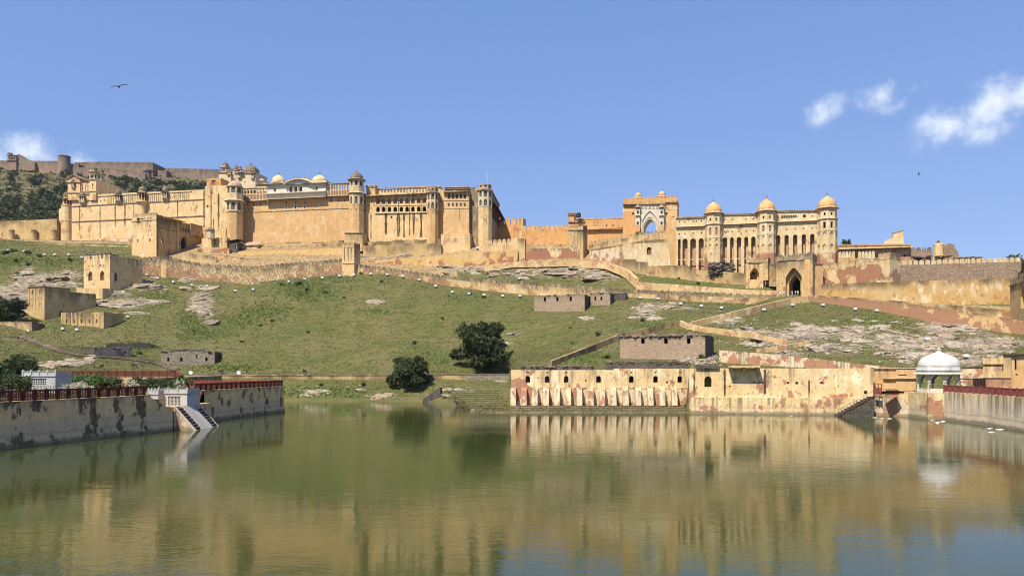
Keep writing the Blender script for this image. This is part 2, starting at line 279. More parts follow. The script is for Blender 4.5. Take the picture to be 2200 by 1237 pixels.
class MB:
    def __init__(s): s.v, s.f, s.mi, s.td, s.bd = [], [], [], [], []
    def add(s, vs, fs, m=0, td=None, bd=None):
        b = len(s.v); s.v += [tuple(x) for x in vs]; s.f += [tuple(i + b for i in f) for f in fs]; s.mi += [m] * len(fs)
        s.td += td if td else [None] * len(vs); s.bd += bd if bd else [None] * len(vs); return s
    def box(s, x0, x1, y0, y1, z0, z1, m=0):
        vs = [(x, y, z) for z in (z0, z1) for y in (y0, y1) for x in (x0, x1)]
        return s.add(vs, [(0, 2, 3, 1), (4, 5, 7, 6), (0, 1, 5, 4), (1, 3, 7, 5), (3, 2, 6, 7), (2, 0, 4, 6)], m)
    def prism(s, poly, z0, z1, m=0, top=1., ctr=None):
        n = len(poly); c = ctr or (sum(p[0] for p in poly) / n, sum(p[1] for p in poly) / n)
        vs = [(p[0], p[1], z0) for p in poly] + [(c[0] + (p[0] - c[0]) * top, c[1] + (p[1] - c[1]) * top, z1) for p in poly]
        fs = [(i, (i + 1) % n, n + (i + 1) % n, n + i) for i in range(n)] + [tuple(range(n - 1, -1, -1)), tuple(range(n, 2 * n))]
        return s.add(vs, fs, m)
    def extr(s, poly, axis_o, dx, nx, t0, t1, m=0):
        """2D outline (a,b) in the plane spanned by dx and Z at axis_o, thick from t0 to t1 along nx"""
        o, d, n_ = V(axis_o), V(dx), V(nx); n = len(poly)
        vs = [o + d * a + V((0, 0, b)) + n_ * t0 for a, b in poly] + [o + d * a + V((0, 0, b)) + n_ * t1 for a, b in poly]
        fs = [tuple(range(n)), tuple(range(2 * n - 1, n - 1, -1))] + [(i, n + i, n + (i + 1) % n, (i + 1) % n) for i in range(n)]
        return s.add(vs, fs, m)
    def lathe(s, prof, n=24, c=(0, 0), rot=0., m=0, flute=0., nf=8, a0=0., a1=2 * math.pi):
        full = abs(a1 - a0 - 2 * math.pi) < 1e-6; k = n if full else n + 1; vs = []
        for r, z in prof:
            for i in range(k):
                a = rot + a0 + (a1 - a0) * i / n; q = r * (1 + flute * (abs(math.cos(nf * a / 2)) - .6))
                vs.append((c[0] + q * math.cos(a), c[1] + q * math.sin(a), z))
        fs = []
        for j in range(len(prof) - 1):
            for i in range(n):
                i2 = (i + 1) % k
                fs.append((j * k + i, j * k + i2, (j + 1) * k + i2, (j + 1) * k + i))
        if full:
            fs.append(tuple(range(k - 1, -1, -1))); fs.append(tuple((len(prof) - 1) * k + i for i in range(k)))
        return s.add(vs, fs, m)
    def bar(s, a, b, w, m=0, h=None):
        a, b = V(a), V(b); d = (b - a).normalized(); up = V((0, 0, 1)) if abs(d.z) < .9 else V((1, 0, 0))
        x = d.cross(up).normalized() * (w / 2); y = x.cross(d).normalized() * ((h or w) / 2)
        vs = [p + sx * x + sy * y for p in (a, b) for sx, sy in ((-1, -1), (1, -1), (1, 1), (-1, 1))]
        return s.add(vs, [(0, 1, 2, 3), (7, 6, 5, 4), (0, 4, 5, 1), (1, 5, 6, 2), (2, 6, 7, 3), (3, 7, 4, 0)], m)
    def panel(s, o, d, L, z0, z1, holes=(), rev=.4, m=0, mr=None):
        """upright wall sheet from o (x,y) along d, normal to the right of d, with real openings and reveals"""
        d = V((d[0], d[1], 0)).normalized(); inn = V((-d.y, d.x, 0)); o = V((o[0], o[1], 0))
        outer = [(0, z0), (L, z0), (L, z1), (0, z1)]
        loops = [outer] + [h for h in holes]
        flatp = [p for lp in loops for p in lp]
        vs = [o + d * a + V((0, 0, b)) for a, b in flatp]
        if len(loops) == 1: fs = [(0, 1, 2, 3)]
        else:
            fs = []; ed = []; b = 0
            for lp in loops: ed += [(b + i, b + (i + 1) % len(lp)) for i in range(len(lp))]; b += len(lp)
            cv, _, cf, _, _, _ = delaunay_2d_cdt([V(p) for p in flatp], ed, [], 1, 1e-5)
            cen = []
            for h in holes: xs, zs_ = [p[0] for p in h], [p[1] for p in h]; cen.append((min(xs), max(xs), min(zs_), max(zs_), h))
            def inside(x, y):
                for x0, x1, y0, y1, h in cen:
                    if x0 <= x <= x1 and y0 <= y <= y1:
                        c = False
                        for (ax, ay), (bx, by) in zip(h, h[1:] + h[:1]):
                            if (ay > y) != (by > y) and x < (bx - ax) * (y - ay) / (by - ay) + ax: c = not c
                        if c: return True
                return False
            vs = [o + d * p.x + V((0, 0, p.y)) for p in cv]
            for t in cf:
                mx, my = sum(cv[i].x for i in t) / len(t), sum(cv[i].y for i in t) / len(t)
                if inside(mx, my): continue
                a_, b_, c_ = (cv[i] for i in t[:3])
                fs.append(tuple(t) if (b_.x - a_.x) * (c_.y - a_.y) - (c_.x - a_.x) * (b_.y - a_.y) > 0 else tuple(t)[::-1])
        s.add(vs, fs, m)
        for h in holes:
            n = len(h); v = [o + d * a + V((0, 0, b)) for a, b in h] + [o + d * a + V((0, 0, b)) + inn * rev for a, b in h]
            s.add(v, [(i, n + i, n + (i + 1) % n, (i + 1) % n) for i in range(n)], m if mr is None else mr)
        return s
    def shell(s, u0, u1, v0, v1, z0, z1, front=(), right=(), left=(), rev=.4, m=0, roof=True):
        s.panel((u0, v0), (1, 0), u1 - u0, z0, z1, [[(a - u0, b) for a, b in h] for h in front], rev, m)
        s.panel((u1, v0), (0, 1), v1 - v0, z0, z1, right, rev, m)
        s.panel((u1, v1), (-1, 0), u1 - u0, z0, z1, (), rev, m)
        s.panel((u0, v1), (0, -1), v1 - v0, z0, z1, left, rev, m)
        if roof: s.add([(u0, v0, z1), (u1, v0, z1), (u1, v1, z1), (u0, v1, z1)], [(0, 1, 2, 3)], m)
        return s
    def mesh(s, name, mats, smooth=False):
        me = bpy.data.meshes.new(name); me.from_pydata(s.v, [], s.f)
        for m in (mats if isinstance(mats, (list, tuple)) else [mats]): me.materials.append(M[m] if isinstance(m, str) else m)
        if any(s.mi): me.polygons.foreach_set('material_index', s.mi)
        zs = [v[2] for v in s.v]; hi, lo = max(zs), min(zs)
        for nm, arr, dflt in (('topd', s.td, lambda z: hi - z), ('botd', s.bd, lambda z: z - lo)):
            at = me.attributes.new(nm, 'FLOAT', 'POINT'); at.data.foreach_set('value', [a if a is not None else dflt(z) for a, z in zip(arr, zs)])
        if smooth: me.polygons.foreach_set('use_smooth', [True] * len(me.polygons))
        me.update(); return me
    def build(s, name, mats, parent=None, loc=(0, 0, 0), rz=0., smooth=False): return inst(name, s.mesh(name, mats, smooth), parent, loc, rz)

def arch(u, z, w, h, kind='a', n=8):
    """outline of an opening, counter-clockwise: r(ect), a (round arch), p(ointed), c(usped look)"""
    x0, x1 = u - w / 2, u + w / 2
    if kind == 'r': return [(x0, z), (x1, z), (x1, z + h), (x0, z + h)]
    rise = min(h * .6, w * (.5 if kind == 'a' else .62)); zs = z + h - rise; pts = [(x0, z), (x1, z)]
    for i in range(n + 1):
        t = i / n
        if kind == 'a': a = math.pi * t; pts.append((u + w / 2 * math.cos(a), zs + rise * math.sin(a)))
        else:
            k = abs(2 * t - 1); y = (1 - k ** 1.7) * .8 + (1 - k) * .2
            pts.append((u + w / 2 * (1 - 2 * t), zs + rise * y))
    return pts

class Fr:
    """a facade seen between two bearings at two distances; gives its own local metres (u along, v inward, z up)"""
    def __init__(s, px0, Y0, px1, Y1, pyb):
        s.A = V((Xof(px0, Y0), Y0, 0)); B = V((Xof(px1, Y1), Y1, 0)); s.L = (B - s.A).length; s.d = (B - s.A).normalized(); s.n = V((-s.d.y, s.d.x, 0))
        s.z0 = Zof(pyb, Y0); s.rz = math.atan2(s.d.y, s.d.x)
    def u(s, px, v=0.):
        A = s.A + s.n * v; rx = (px - 1100) / F
        return -(A.x - A.y * rx) / (s.d.x - s.d.y * rx)
    def Y(s, u, v=0.): return s.A.y + s.d.y * u + s.n.y * v
    def z(s, py, u, v=0.): return Zof(py, s.Y(u, v)) - s.z0
    def m(s, n, u, v=0.): return n * s.Y(u, v) / F          # pixels -> metres there
    def at(s, px, py, v=0.): u = s.u(px, v); return u, s.z(py, u, v)
    def thing(s, name, label, cat, group=None): return thing(name, label, cat, (s.A.x, s.A.y, s.z0), s.rz, group)

def block(fr, th, px0, px1, pyt, pyb, depth, v=0., holes=(), mat='main', rev=.5, name='wall', win='window', right=(), left=(), roof=True):
    """holes: (pxc, py_bottom, py_top, width_px, kind, infill material or None, infill depth)"""
    u0, u1 = fr.u(px0, v), fr.u(px1, v); um = (u0 + u1) / 2; z0, z1 = fr.z(pyb, um, v), fr.z(pyt, um, v)
    hs = []
    for h in holes:
        pxc, pb, pt, w, kind = h[:5]; u, zb = fr.at(pxc, pb, v); zt = fr.z(pt, u, v)
        hs.append(arch(u, zb, fr.m(w, u, v), zt - zb, kind, 6))
    mb = MB().shell(u0, u1, v, v + depth, z0, z1, hs, right, left, rev, 0, roof)
    o = mb.build(name, mat, th)
    for h, hl in zip(holes, hs):
        if len(h) > 5 and h[5]:
            dp = h[6] if len(h) > 6 else rev - .08
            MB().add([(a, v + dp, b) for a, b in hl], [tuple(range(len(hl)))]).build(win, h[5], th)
    return u0, u1, z0, z1
def eave(fr, th, px0, px1, py, proj=1.2, drop=.35, thick=.2, v=0., mat='grey_trim', name='eave', ext=.0):
    u0, u1 = fr.u(px0, v) - ext, fr.u(px1, v) + ext; z = fr.z(py, (u0 + u1) / 2, v)
    MB().add([(u, y, zz) for u in (u0, u1) for y, zz in ((v + .05, z), (v - proj, z - drop), (v - proj, z - drop - thick * .6), (v + .05, z - thick))],
             [(0, 1, 2, 3), (7, 6, 5, 4), (0, 4, 5, 1), (1, 5, 6, 2), (2, 6, 7, 3), (3, 7, 4, 0)]).build(name, mat, th)
def course(fr, th, px0, px1, py, hpx=1.5, proj=.15, v=0., mat='grey_trim', name='string_course', py1=None):
    u0, u1 = fr.u(px0, v), fr.u(px1, v); za, zb = fr.z(py, u0, v), fr.z(py if py1 is None else py1, u1, v); h = fr.m(hpx, u0, v)
    MB().add([(u0, v - proj, za - h), (u1, v - proj, zb - h), (u1, v - proj, zb), (u0, v - proj, za), (u0, v + .04, za - h), (u1, v + .04, zb - h), (u1, v + .04, zb), (u0, v + .04, za)],
             [(0, 1, 2, 3), (7, 6, 5, 4), (3, 2, 6, 7), (1, 0, 4, 5), (0, 3, 7, 4), (2, 1, 5, 6)]).build(name, mat, th)
def drain(fr, th, px, py0, py1, wpx=1.6, v=0., mat='stain', head=True):
    u, zt = fr.at(px, py0, v); zb = fr.z(py1, u, v); w = fr.m(wpx, u, v) / 2; n = 9; r = random.Random(int(px * 7)); pl, pr = [], []
    for i in range(n):
        t = i / (n - 1); k = w * (.55 + .7 * r.random()) * (1.0 if i else .8) * (1.35 if head and .12 < t < .3 else 1.)
        z = zt + (zb - zt) * t; pl.append((u - k, z)); pr.append((u + k, z))
    MB().extr(pl + pr[::-1], (0, v - .06, 0), (1, 0, 0), (0, 1, 0), 0., .1).build('drain_channel', mat, th)

def merlon_mesh(w, h, t, mat, round_=True):
    n = 7; o = [(-w / 2, 0), (w / 2, 0), (w / 2, h * .5)]
    for i in range(1, n): a = math.pi * i / n; o.append((w / 2 * math.cos(a) ** (1 if round_ else 1), h * .5 + h * .5 * math.sin(a) ** .8))
    o.append((-w / 2, h * .5))
    mb = MB().extr(o, (0, 0, 0), (1, 0, 0), (0, 1, 0), 0., t)
    return mb.mesh('merlon', mat)
_mm = {}
def merlons(parent, pts, w, h, t=.6, mat='merlon', gap=.38, inset=0., name='merlon'):
    """pts: local (x,y,z) polyline along the wall top"""
    k = (round(w, 2), round(h, 2), t, mat)
    if k not in _mm: _mm[k] = merlon_mesh(w, h, t, mat)
    for a, b in zip(pts, pts[1:]):
        a, b = V(a), V(b); d = b - a; L = V((d.x, d.y, 0)).length; n = max(1, int(round(L / (w + gap)))); rz = math.atan2(d.y, d.x); inn = V((-math.sin(rz), math.cos(rz), 0))
        for i in range(n):
            p = a + d * ((i + .5) / n) + inn * inset + V((0, 0, -.03 - abs(d.z) / n * .5))
            inst(name, _mm[k], parent, p, rz, (L / n / (w + gap), 1, 1))

def wall(name, label, cat, pts, th=1.2, mat='wall', merl=None, below=3., jag=0., coping=None, group=None, sub=2.5, face=1):
    """pts: (px, py_top, py_foot, Y): a curtain wall over the ground; face=1: thickness grows away from the viewer"""
    W3 = [(P(px, pt, Y), Zof(pb, Y)) for px, pt, pb, Y in pts]
    loc = W3[0][0].copy(); loc.z = W3[0][1]; t = thing(name, label, cat, loc, 0., group)
    Q = []
    for (a, za), (b, zb) in zip(W3, W3[1:]):
        n = max(1, int((b - a).length / sub))
        for i in range(n): k = i / n; Q.append((a.lerp(b, k) - loc, za + (zb - za) * k - loc.z))
    Q.append((W3[-1][0] - loc, W3[-1][1] - loc.z))
    rr = random.Random(len(label)); nr = []
    for i in range(len(Q)):
        a, b = Q[max(0, i - 1)][0], Q[min(len(Q) - 1, i + 1)][0]; d = V((b.x - a.x, b.y - a.y, 0)).normalized(); nr.append(V((-d.y, d.x, 0)) * face)
    mb = MB(); vs, td, bd, fs = [], [], [], []
    for i, ((p, zb), n) in enumerate(zip(Q, nr)):
        zt = p.z - (rr.random() ** 2 * jag if jag else 0.)
        q = p + n * th
        vs += [(p.x, p.y, zb - below), (p.x, p.y, zt), (q.x, q.y, zt), (q.x, q.y, zb - below)]
        td += [zt - zb + below, 0, 0, zt - zb + below]; bd += [-below, zt - zb, zt - zb, -below]
        if i:
            o = (i - 1) * 4
            for j in range(4): fs.append((o + j, o + 4 + j, o + 4 + (j + 1) % 4, o + (j + 1) % 4) if face > 0 else (o + j, o + (j + 1) % 4, o + 4 + (j + 1) % 4, o + 4 + j))
    k = len(vs); fs += [(0, 1, 2, 3), (k - 1, k - 2, k - 3, k - 4)]
    fs = [tuple(reversed(f)) for f in fs]
    mb.add(vs, fs, 0, td, bd); mb.build('wall', mat, t)
    top = [q[0] for q in Q]
    if merl:
        w, h = merl[0], merl[1]; loc_pts = [V(W3[i][0]) - loc for i in range(len(W3))]
        merlons(t, loc_pts, w, h, merl[3] if len(merl) > 3 else .5, merl[2] if len(merl) > 2 else 'merlon', inset=.1)
    if coping:
        mb = MB()
        vs, fs = [], []
        for i, (p, n) in enumerate(zip(top, nr)):
            a, b = p - n * .12, p + n * (th + .12)
            vs += [(a.x, a.y, p.z + .003), (a.x, a.y, p.z + .2), (b.x, b.y, p.z + .2), (b.x, b.y, p.z + .003)]
            if i: o = (i - 1) * 4; fs += [(o + j, o + 4 + j, o + 4 + (j + 1) % 4, o + (j + 1) % 4)[::-1] for j in range(4)]
        k = len(vs); fs += [(3, 2, 1, 0), (k - 4, k - 3, k - 2, k - 1)]
        mb.add(vs, fs).build('coping', coping, t)
    return t

ONION = [(1.0, 0.), (1.06, .12), (1.07, .25), (1.02, .42), (.90, .58), (.72, .73), (.50, .85), (.30, .93), (.15, 1.0), (.07, 1.07)]
BELL = [(1.0, 0.), (1.0, .06), (.98, .2), (.92, .38), (.80, .56), (.62, .72), (.42, .83), (.24, .91), (.12, 1.0), (.05, 1.08)]
def dome(th, c, z, r, h, mat, prof=ONION, n=32, flute=.04, nf=16, finial=True, fmat='grey_trim', fh=None):
    d = MB().lathe([(r * a, h * b) for a, b in prof], n, (0, 0), 0., 0, flute, nf).build('dome', mat, th, (c[0], c[1], z), 0, True)
    if finial:
        f = fh or h * .45; q = r * .05
        MB().lathe([(q * 1.2, 0), (q * .8, f * .15), (q * 2.2, f * .28), (q * 2.2, f * .36), (q * .7, f * .48), (q * 1.4, f * .58), (q * .5, f * .7), (q * .3, f)], 8).build('finial', fmat, th, (c[0], c[1], z + h * 1.02))
def slab_ring(th, c, z, r, t, n=8, rot=math.pi / 8, mat='grey_trim', drop=.25, name='eave', r_in=None):
    ri = r_in or r * .72
    MB().lathe([(ri, -t * .4), (r, -drop - t * .6), (r, -drop), (ri, t * .6)], n, (0, 0), rot).build(name, mat, th, (c[0], c[1], z))
def chhatri(th, c, z, w, colh, domeh, mat='dome_ivory', n=4, cmat='ivory', emat='grey_trim', plinth=.4, rot=None, prof=ONION, colw=.14, wallmat=None):
    """domed kiosk: plinth, columns, sloping eave, drum, dome, finial"""
    rot = math.pi / n if rot is None else rot; r = w / 2 / math.cos(math.pi / n)
    MB().lathe([(r, 0), (r, plinth)], n, (0, 0), rot).build('plinth', cmat, th, (c[0], c[1], z)); z += plinth
    cw = w * colw
    cm = MB().lathe([(cw * .7, 0), (cw * .7, colh * .1), (cw * .45, colh * .15), (cw * .4, colh * .8), (cw * .75, colh * .92), (cw * .75, colh)], 8).mesh('column', cmat)
    for i in range(n):
        a = rot + 2 * math.pi * i / n; inst('column', cm, th, (c[0] + r * .86 * math.cos(a), c[1] + r * .86 * math.sin(a), z))
    z += colh
    MB().lathe([(r * .98, 0), (r * .98, w * .08)], n, (0, 0), rot).build('lintel', cmat, th, (c[0], c[1], z))
    slab_ring(th, c, z + w * .12, r * 1.38, w * .05, n, rot, emat, w * .1, r_in=r * .9)
    MB().lathe([(r * .95, 0), (r * .9, w * .16)], n if n > 4 else 4, (0, 0), rot).build('drum', cmat, th, (c[0], c[1], z + w * .09))
    dome(th, c, z + w * .24, w * .46, domeh, mat, prof, 24, .05, 12)
# ================================================================ terrain: the fort hill, lofted through surveyed contour lines
# each contour: (bearing px, py, distance)
TC = {
 1: [(-800, 890, 165), (100, 890, 165), (345, 863, 199), (600, 863, 198.5), (905, 864, 196), (925, 868, 189), (960, 873, 178), (1000, 879, 169), (1095, 880, 160), (1105, 888, 150), (1470, 888, 149.5), (1485, 895, 148), (1870, 899, 142), (1970, 905, 137), (2045, 920, 129), (2200, 945, 107), (2400, 1000, 84), (3000, 1100, 60)],
 2: [(-800, 800, 176), (100, 800, 176), (345, 823, 207), (910, 821, 209), (945, 826, 204), (1000, 835, 196), (1095, 852, 172), (1105, 871, 158), (1470, 871, 158), (1485, 860, 150), (1870, 860, 144), (1970, 838, 139), (2045, 845, 131), (2200, 858, 108.5), (2400, 868, 85.5), (3000, 890, 61.5)],
 3: [(-800, 794, 178), (100, 794, 178), (345, 806, 209), (425, 809, 212), (1095, 809, 212), (1110, 796, 164), (1470, 794, 164), (1485, 796, 153), (1870, 800, 148), (1970, 836, 152), (2045, 836, 152), (2200, 836, 148), (3000, 836, 130)],
 4: [(-800, 745, 212), (0, 740, 214), (80, 735, 222), (200, 745, 222), (400, 752, 232), (700, 735, 240), (1000, 742, 236), (1120, 755, 224), (1250, 752, 205), (1330, 764, 185), (1520, 762, 180), (1600, 758, 178), (1720, 752, 180), (1900, 772, 168), (2080, 778, 160), (2200, 775, 158), (3000, 770, 150)],
 5: [(-800, 655, 262), (0, 655, 262), (60, 690, 248), (180, 660, 262), (300, 655, 266), (500, 665, 268), (700, 645, 266), (1000, 660, 260), (1150, 672, 252), (1300, 676, 242), (1450, 690, 222), (1490, 693, 217), (1600, 669, 231), (1740, 649, 242), (1870, 667, 235), (1950, 692, 226), (2100, 722, 211), (2200, 742, 201), (2500, 790, 170), (3000, 800, 160)],
 6: [(-800, 545, 316), (0, 525, 316), (125, 540, 316), (280, 560, 308), (310, 590, 300), (400, 599, 298), (540, 612, 295), (650, 598, 292), (750, 589, 289), (830, 589, 286), (945, 611, 281), (1020, 623, 277), (1140, 633, 271), (1345, 638, 262), (1500, 650, 254), (1610, 655, 249), (1668, 636, 248), (1760, 638, 248), (1870, 652, 244), (2000, 668, 236), (2200, 694, 222), (2500, 740, 190), (3000, 760, 180)],
 7: [(-800, 530, 324), (0, 516, 324), (125, 528, 324), (280, 530, 318), (310, 566, 305), (400, 566, 304), (540, 577, 300), (735, 564, 294), (765, 578, 292), (945, 600, 286), (1100, 613, 279), (1345, 630, 268), (1600, 637, 256), (1668, 634, 253), (1770, 640, 254), (1920, 641, 248), (2170, 655, 238), (2500, 690, 215), (3000, 720, 210)],
 8: [(-800, 514, 331), (0, 514, 331), (280, 520, 328), (345, 552, 312), (500, 552, 312), (735, 545, 305), (770, 562, 300), (900, 566, 297), (1000, 572, 293), (1060, 566, 292), (1100, 560, 292), (1200, 557, 291), (1290, 560, 288), (1345, 582, 280), (1430, 596, 274), (1550, 603, 270), (1668, 605, 266), (1770, 604, 262), (1920, 603, 258), (2170, 606, 256), (2500, 640, 240), (3000, 680, 240)],
 9: [(-800, 514, 345), (125, 517, 345), (280, 512, 340), (430, 520, 333), (520, 524, 328), (750, 520, 319), (780, 545, 313), (900, 540, 311), (1000, 533, 305), (1060, 530, 304), (1100, 526, 302), (1230, 528, 300), (1345, 555, 292), (1440, 582, 287), (1550, 590, 286), (1800, 592, 280), (1912, 595, 264), (2170, 590, 264), (2500, 620, 260), (3000, 670, 260)],
}
TPX = np.concatenate([np.arange(-800, -100, 30), np.arange(-100, 2300, 6), np.arange(2300, 3001, 30)]).astype(float)
def _cont(k, sm=0):
    c = np.array(TC[k], float); py = np.interp(TPX, c[:, 0], c[:, 1]); Y = np.interp(TPX, c[:, 0], c[:, 2]); z = CH + (HZ - py) / F * Y
    for _ in range(sm):
        for a in (Y, z): a[1:-1] = (a[:-2] + 2 * a[1:-1] + a[2:]) / 4
    return Y, z
rowsY, rowsZ, rowk = [], [], []
Y1, z1 = _cont(1); Y1s = Y1
rowsY += [Y1 - 6, Y1]; rowsZ += [z1 - 3.5, z1]; rowk += [0, 1]
prev = (Y1, z1)
for k, nsub, sm in ((2, 8, 0), (3, 3, 0), (4, 22, 40), (5, 26, 12), (6, 30, 2), (7, 4, 2), (8, 12, 3), (9, 8, 2)):
    cur = _cont(k, sm)
    for j in range(1, nsub + 1):
        t = j / nsub; rowsY.append(prev[0] + (cur[0] - prev[0]) * t); rowsZ.append(prev[1] + (cur[1] - prev[1]) * t); rowk.append(k - 1 + t)
    prev = cur
for dy, dz in ((30, 0.), (80, -4.), (160, -25.), (400, -40.), (1500, -40.)):
    rowsY.append(np.maximum(prev[0] + dy, 340 + dy)); rowsZ.append(np.maximum(prev[1] + dz, 12.)); rowk.append(9 + dy / 1500)
TY, TZ, TK = np.array(rowsY), np.array(rowsZ), np.array(rowk)
# round off the breaks of slope between the low wall and the curtain wall
sel = [i for i, k in enumerate(TK) if 3.0 < k < 6.0]
for _ in range(14):
    a = TZ.copy(); b = TY.copy()
    for i in sel[1:-1]: TZ[i] = (a[i - 1] + 2 * a[i] + a[i + 1]) / 4; TY[i] = (b[i - 1] + 2 * b[i] + b[i + 1]) / 4
TX = (TPX[None, :] - 1100) / F * TY
TPY = HZ - (TZ - CH) * F / TY
# rock outcrops (px, py, rx, ry, strength)
ROCKS = [(95, 605, 75, 22, 1.0), (40, 640, 70, 38, 1.15), (150, 590, 35, 14, .9), (60, 575, 30, 8, .6), (300, 610, 45, 18, .95), (270, 650, 60, 14, 1.), (330, 648, 22, 10, .8), (432, 655, 34, 30, 1.1), (440, 680, 22, 14, 1.), (398, 602, 18, 8, .9), (350, 625, 25, 12, .5),
         (812, 647, 22, 8, .85), (1200, 585, 120, 18, .78), (1090, 590, 50, 12, .5), (1000, 578, 90, 10, .85), (1300, 590, 60, 16, .78), (1130, 578, 60, 12, .5), (820, 545, 60, 12, .7), (900, 553, 60, 8, .8), (1390, 668, 35, 22, .95), (1430, 655, 40, 8, .6), (1265, 681, 30, 6, .75), (1460, 662, 40, 10, .6),
         (1720, 718, 90, 24, 1.0), (1830, 712, 80, 22, .85), (1620, 712, 60, 14, .8), (1920, 735, 100, 30, .8), (2040, 702, 90, 20, 1.1), (2120, 740, 90, 24, 1.1), (2010, 735, 70, 16, .9), (1800, 750, 90, 16, .75), (1960, 760, 90, 14, .85), (2090, 770, 90, 14, .8), (1640, 735, 60, 10, .9), (1560, 690, 60, 12, .7), (1690, 760, 50, 10, .8), (1880, 690, 40, 12, .5),
         (160, 776, 40, 10, .9), (110, 780, 30, 8, .9), (1000, 845, 60, 12, .45), (700, 840, 80, 12, .4), (1500, 770, 60, 12, .9), (1105, 718, 12, 5, .6), (1092, 735, 14, 5, .5), (830, 850, 60, 8, .4), (1080, 815, 20, 12, .7)]
TROCK = np.zeros_like(TPY)
for (a, b, rx, ry, st) in ROCKS:
    d = np.sqrt(((TPX[None, :] - a) / rx) ** 2 + ((TPY - b) / ry) ** 2); TROCK = np.maximum(TROCK, st * np.clip(1.35 - d, 0, 1))
TROCK[TK > 8.6] *= .5
TEARTH = np.zeros_like(TPY)                                          # trodden ochre ground of the terraces and the ramp
_k = TK[:, None] + 0 * TPX[None, :]; _x = TPX[None, :] + 0 * TK[:, None]
TEARTH[(_k > 6.2) & (_k < 9.2) & (_x > 318) & (_x < 985)] = 1.; TEARTH[(_k > 7.6) & (_x >= 985) & (_x < 1340)] = .8; TEARTH[(_k > 8.2) & (_x > -800)] = 1.
TEARTH[(_k > 5.95) & (_k < 7.0) & (_x > 1600) & (_x < 2300)] = 1.; TEARTH[(_k > 7.5) & (_x < 318)] = .9
for i in range(TY.shape[0]):
    k = TK[i]
    if k <= 1 or k > 8.9: continue
    amp = .35 if k < 3 else (1.0 if 3.3 < k < 5.85 else .35)
    for j in range(TY.shape[1]):
        x, y = TX[i, j], TY[i, j]
        if TPX[j] > 1430 and 4.5 < k < 6.1: dmp = .25
        else: dmp = 1.
        n1 = mnoise.noise(V((x * .035, y * .035, 1.3))); n2 = mnoise.noise(V((x * .13, y * .13, 5.1)))
        r = TROCK[i, j]
        dz = dmp * amp * (n1 * .9 + n2 * .35)
        if r > .05: q = mnoise.noise(V((x * .09, y * .22, 9.))) + .5 * mnoise.noise(V((x * .35, y * .5, 2.))); dz += r * (q * .8)
        TZ[i, j] += dz
TPY = HZ - (TZ - CH) * F / TY
_iTP = lambda px: np.interp(px, TPX, np.arange(len(TPX)))
def _colm(px):
    f = float(_iTP(px)); j = min(int(f), len(TPX) - 2); t = f - j
    return TY[:, j] * (1 - t) + TY[:, j + 1] * t, TZ[:, j] * (1 - t) + TZ[:, j + 1] * t
def place(px, py, rmin=1.0):
    """world point of the ground seen at that bearing"""
    cy, cz = _colm(px); q = HZ - (cz - CH) * F / cy; start = int(np.argmax(TK >= rmin))
    for i in range(start, len(q) - 1):
        if q[i] >= py >= q[i + 1]:
            t = (q[i] - py) / max(1e-6, q[i] - q[i + 1]); Y = cy[i] + (cy[i + 1] - cy[i]) * t; return V((Xof(px, Y), Y, cz[i] + (cz[i + 1] - cz[i]) * t))
    i = int(np.argmin(np.abs(q[start:] - py))) + start; return V((Xof(px, cy[i]), cy[i], cz[i]))
def ground(x, y):
    px = 1100 + x * F / y; cy, cz = _colm(px); return float(np.interp(y, cy, cz))

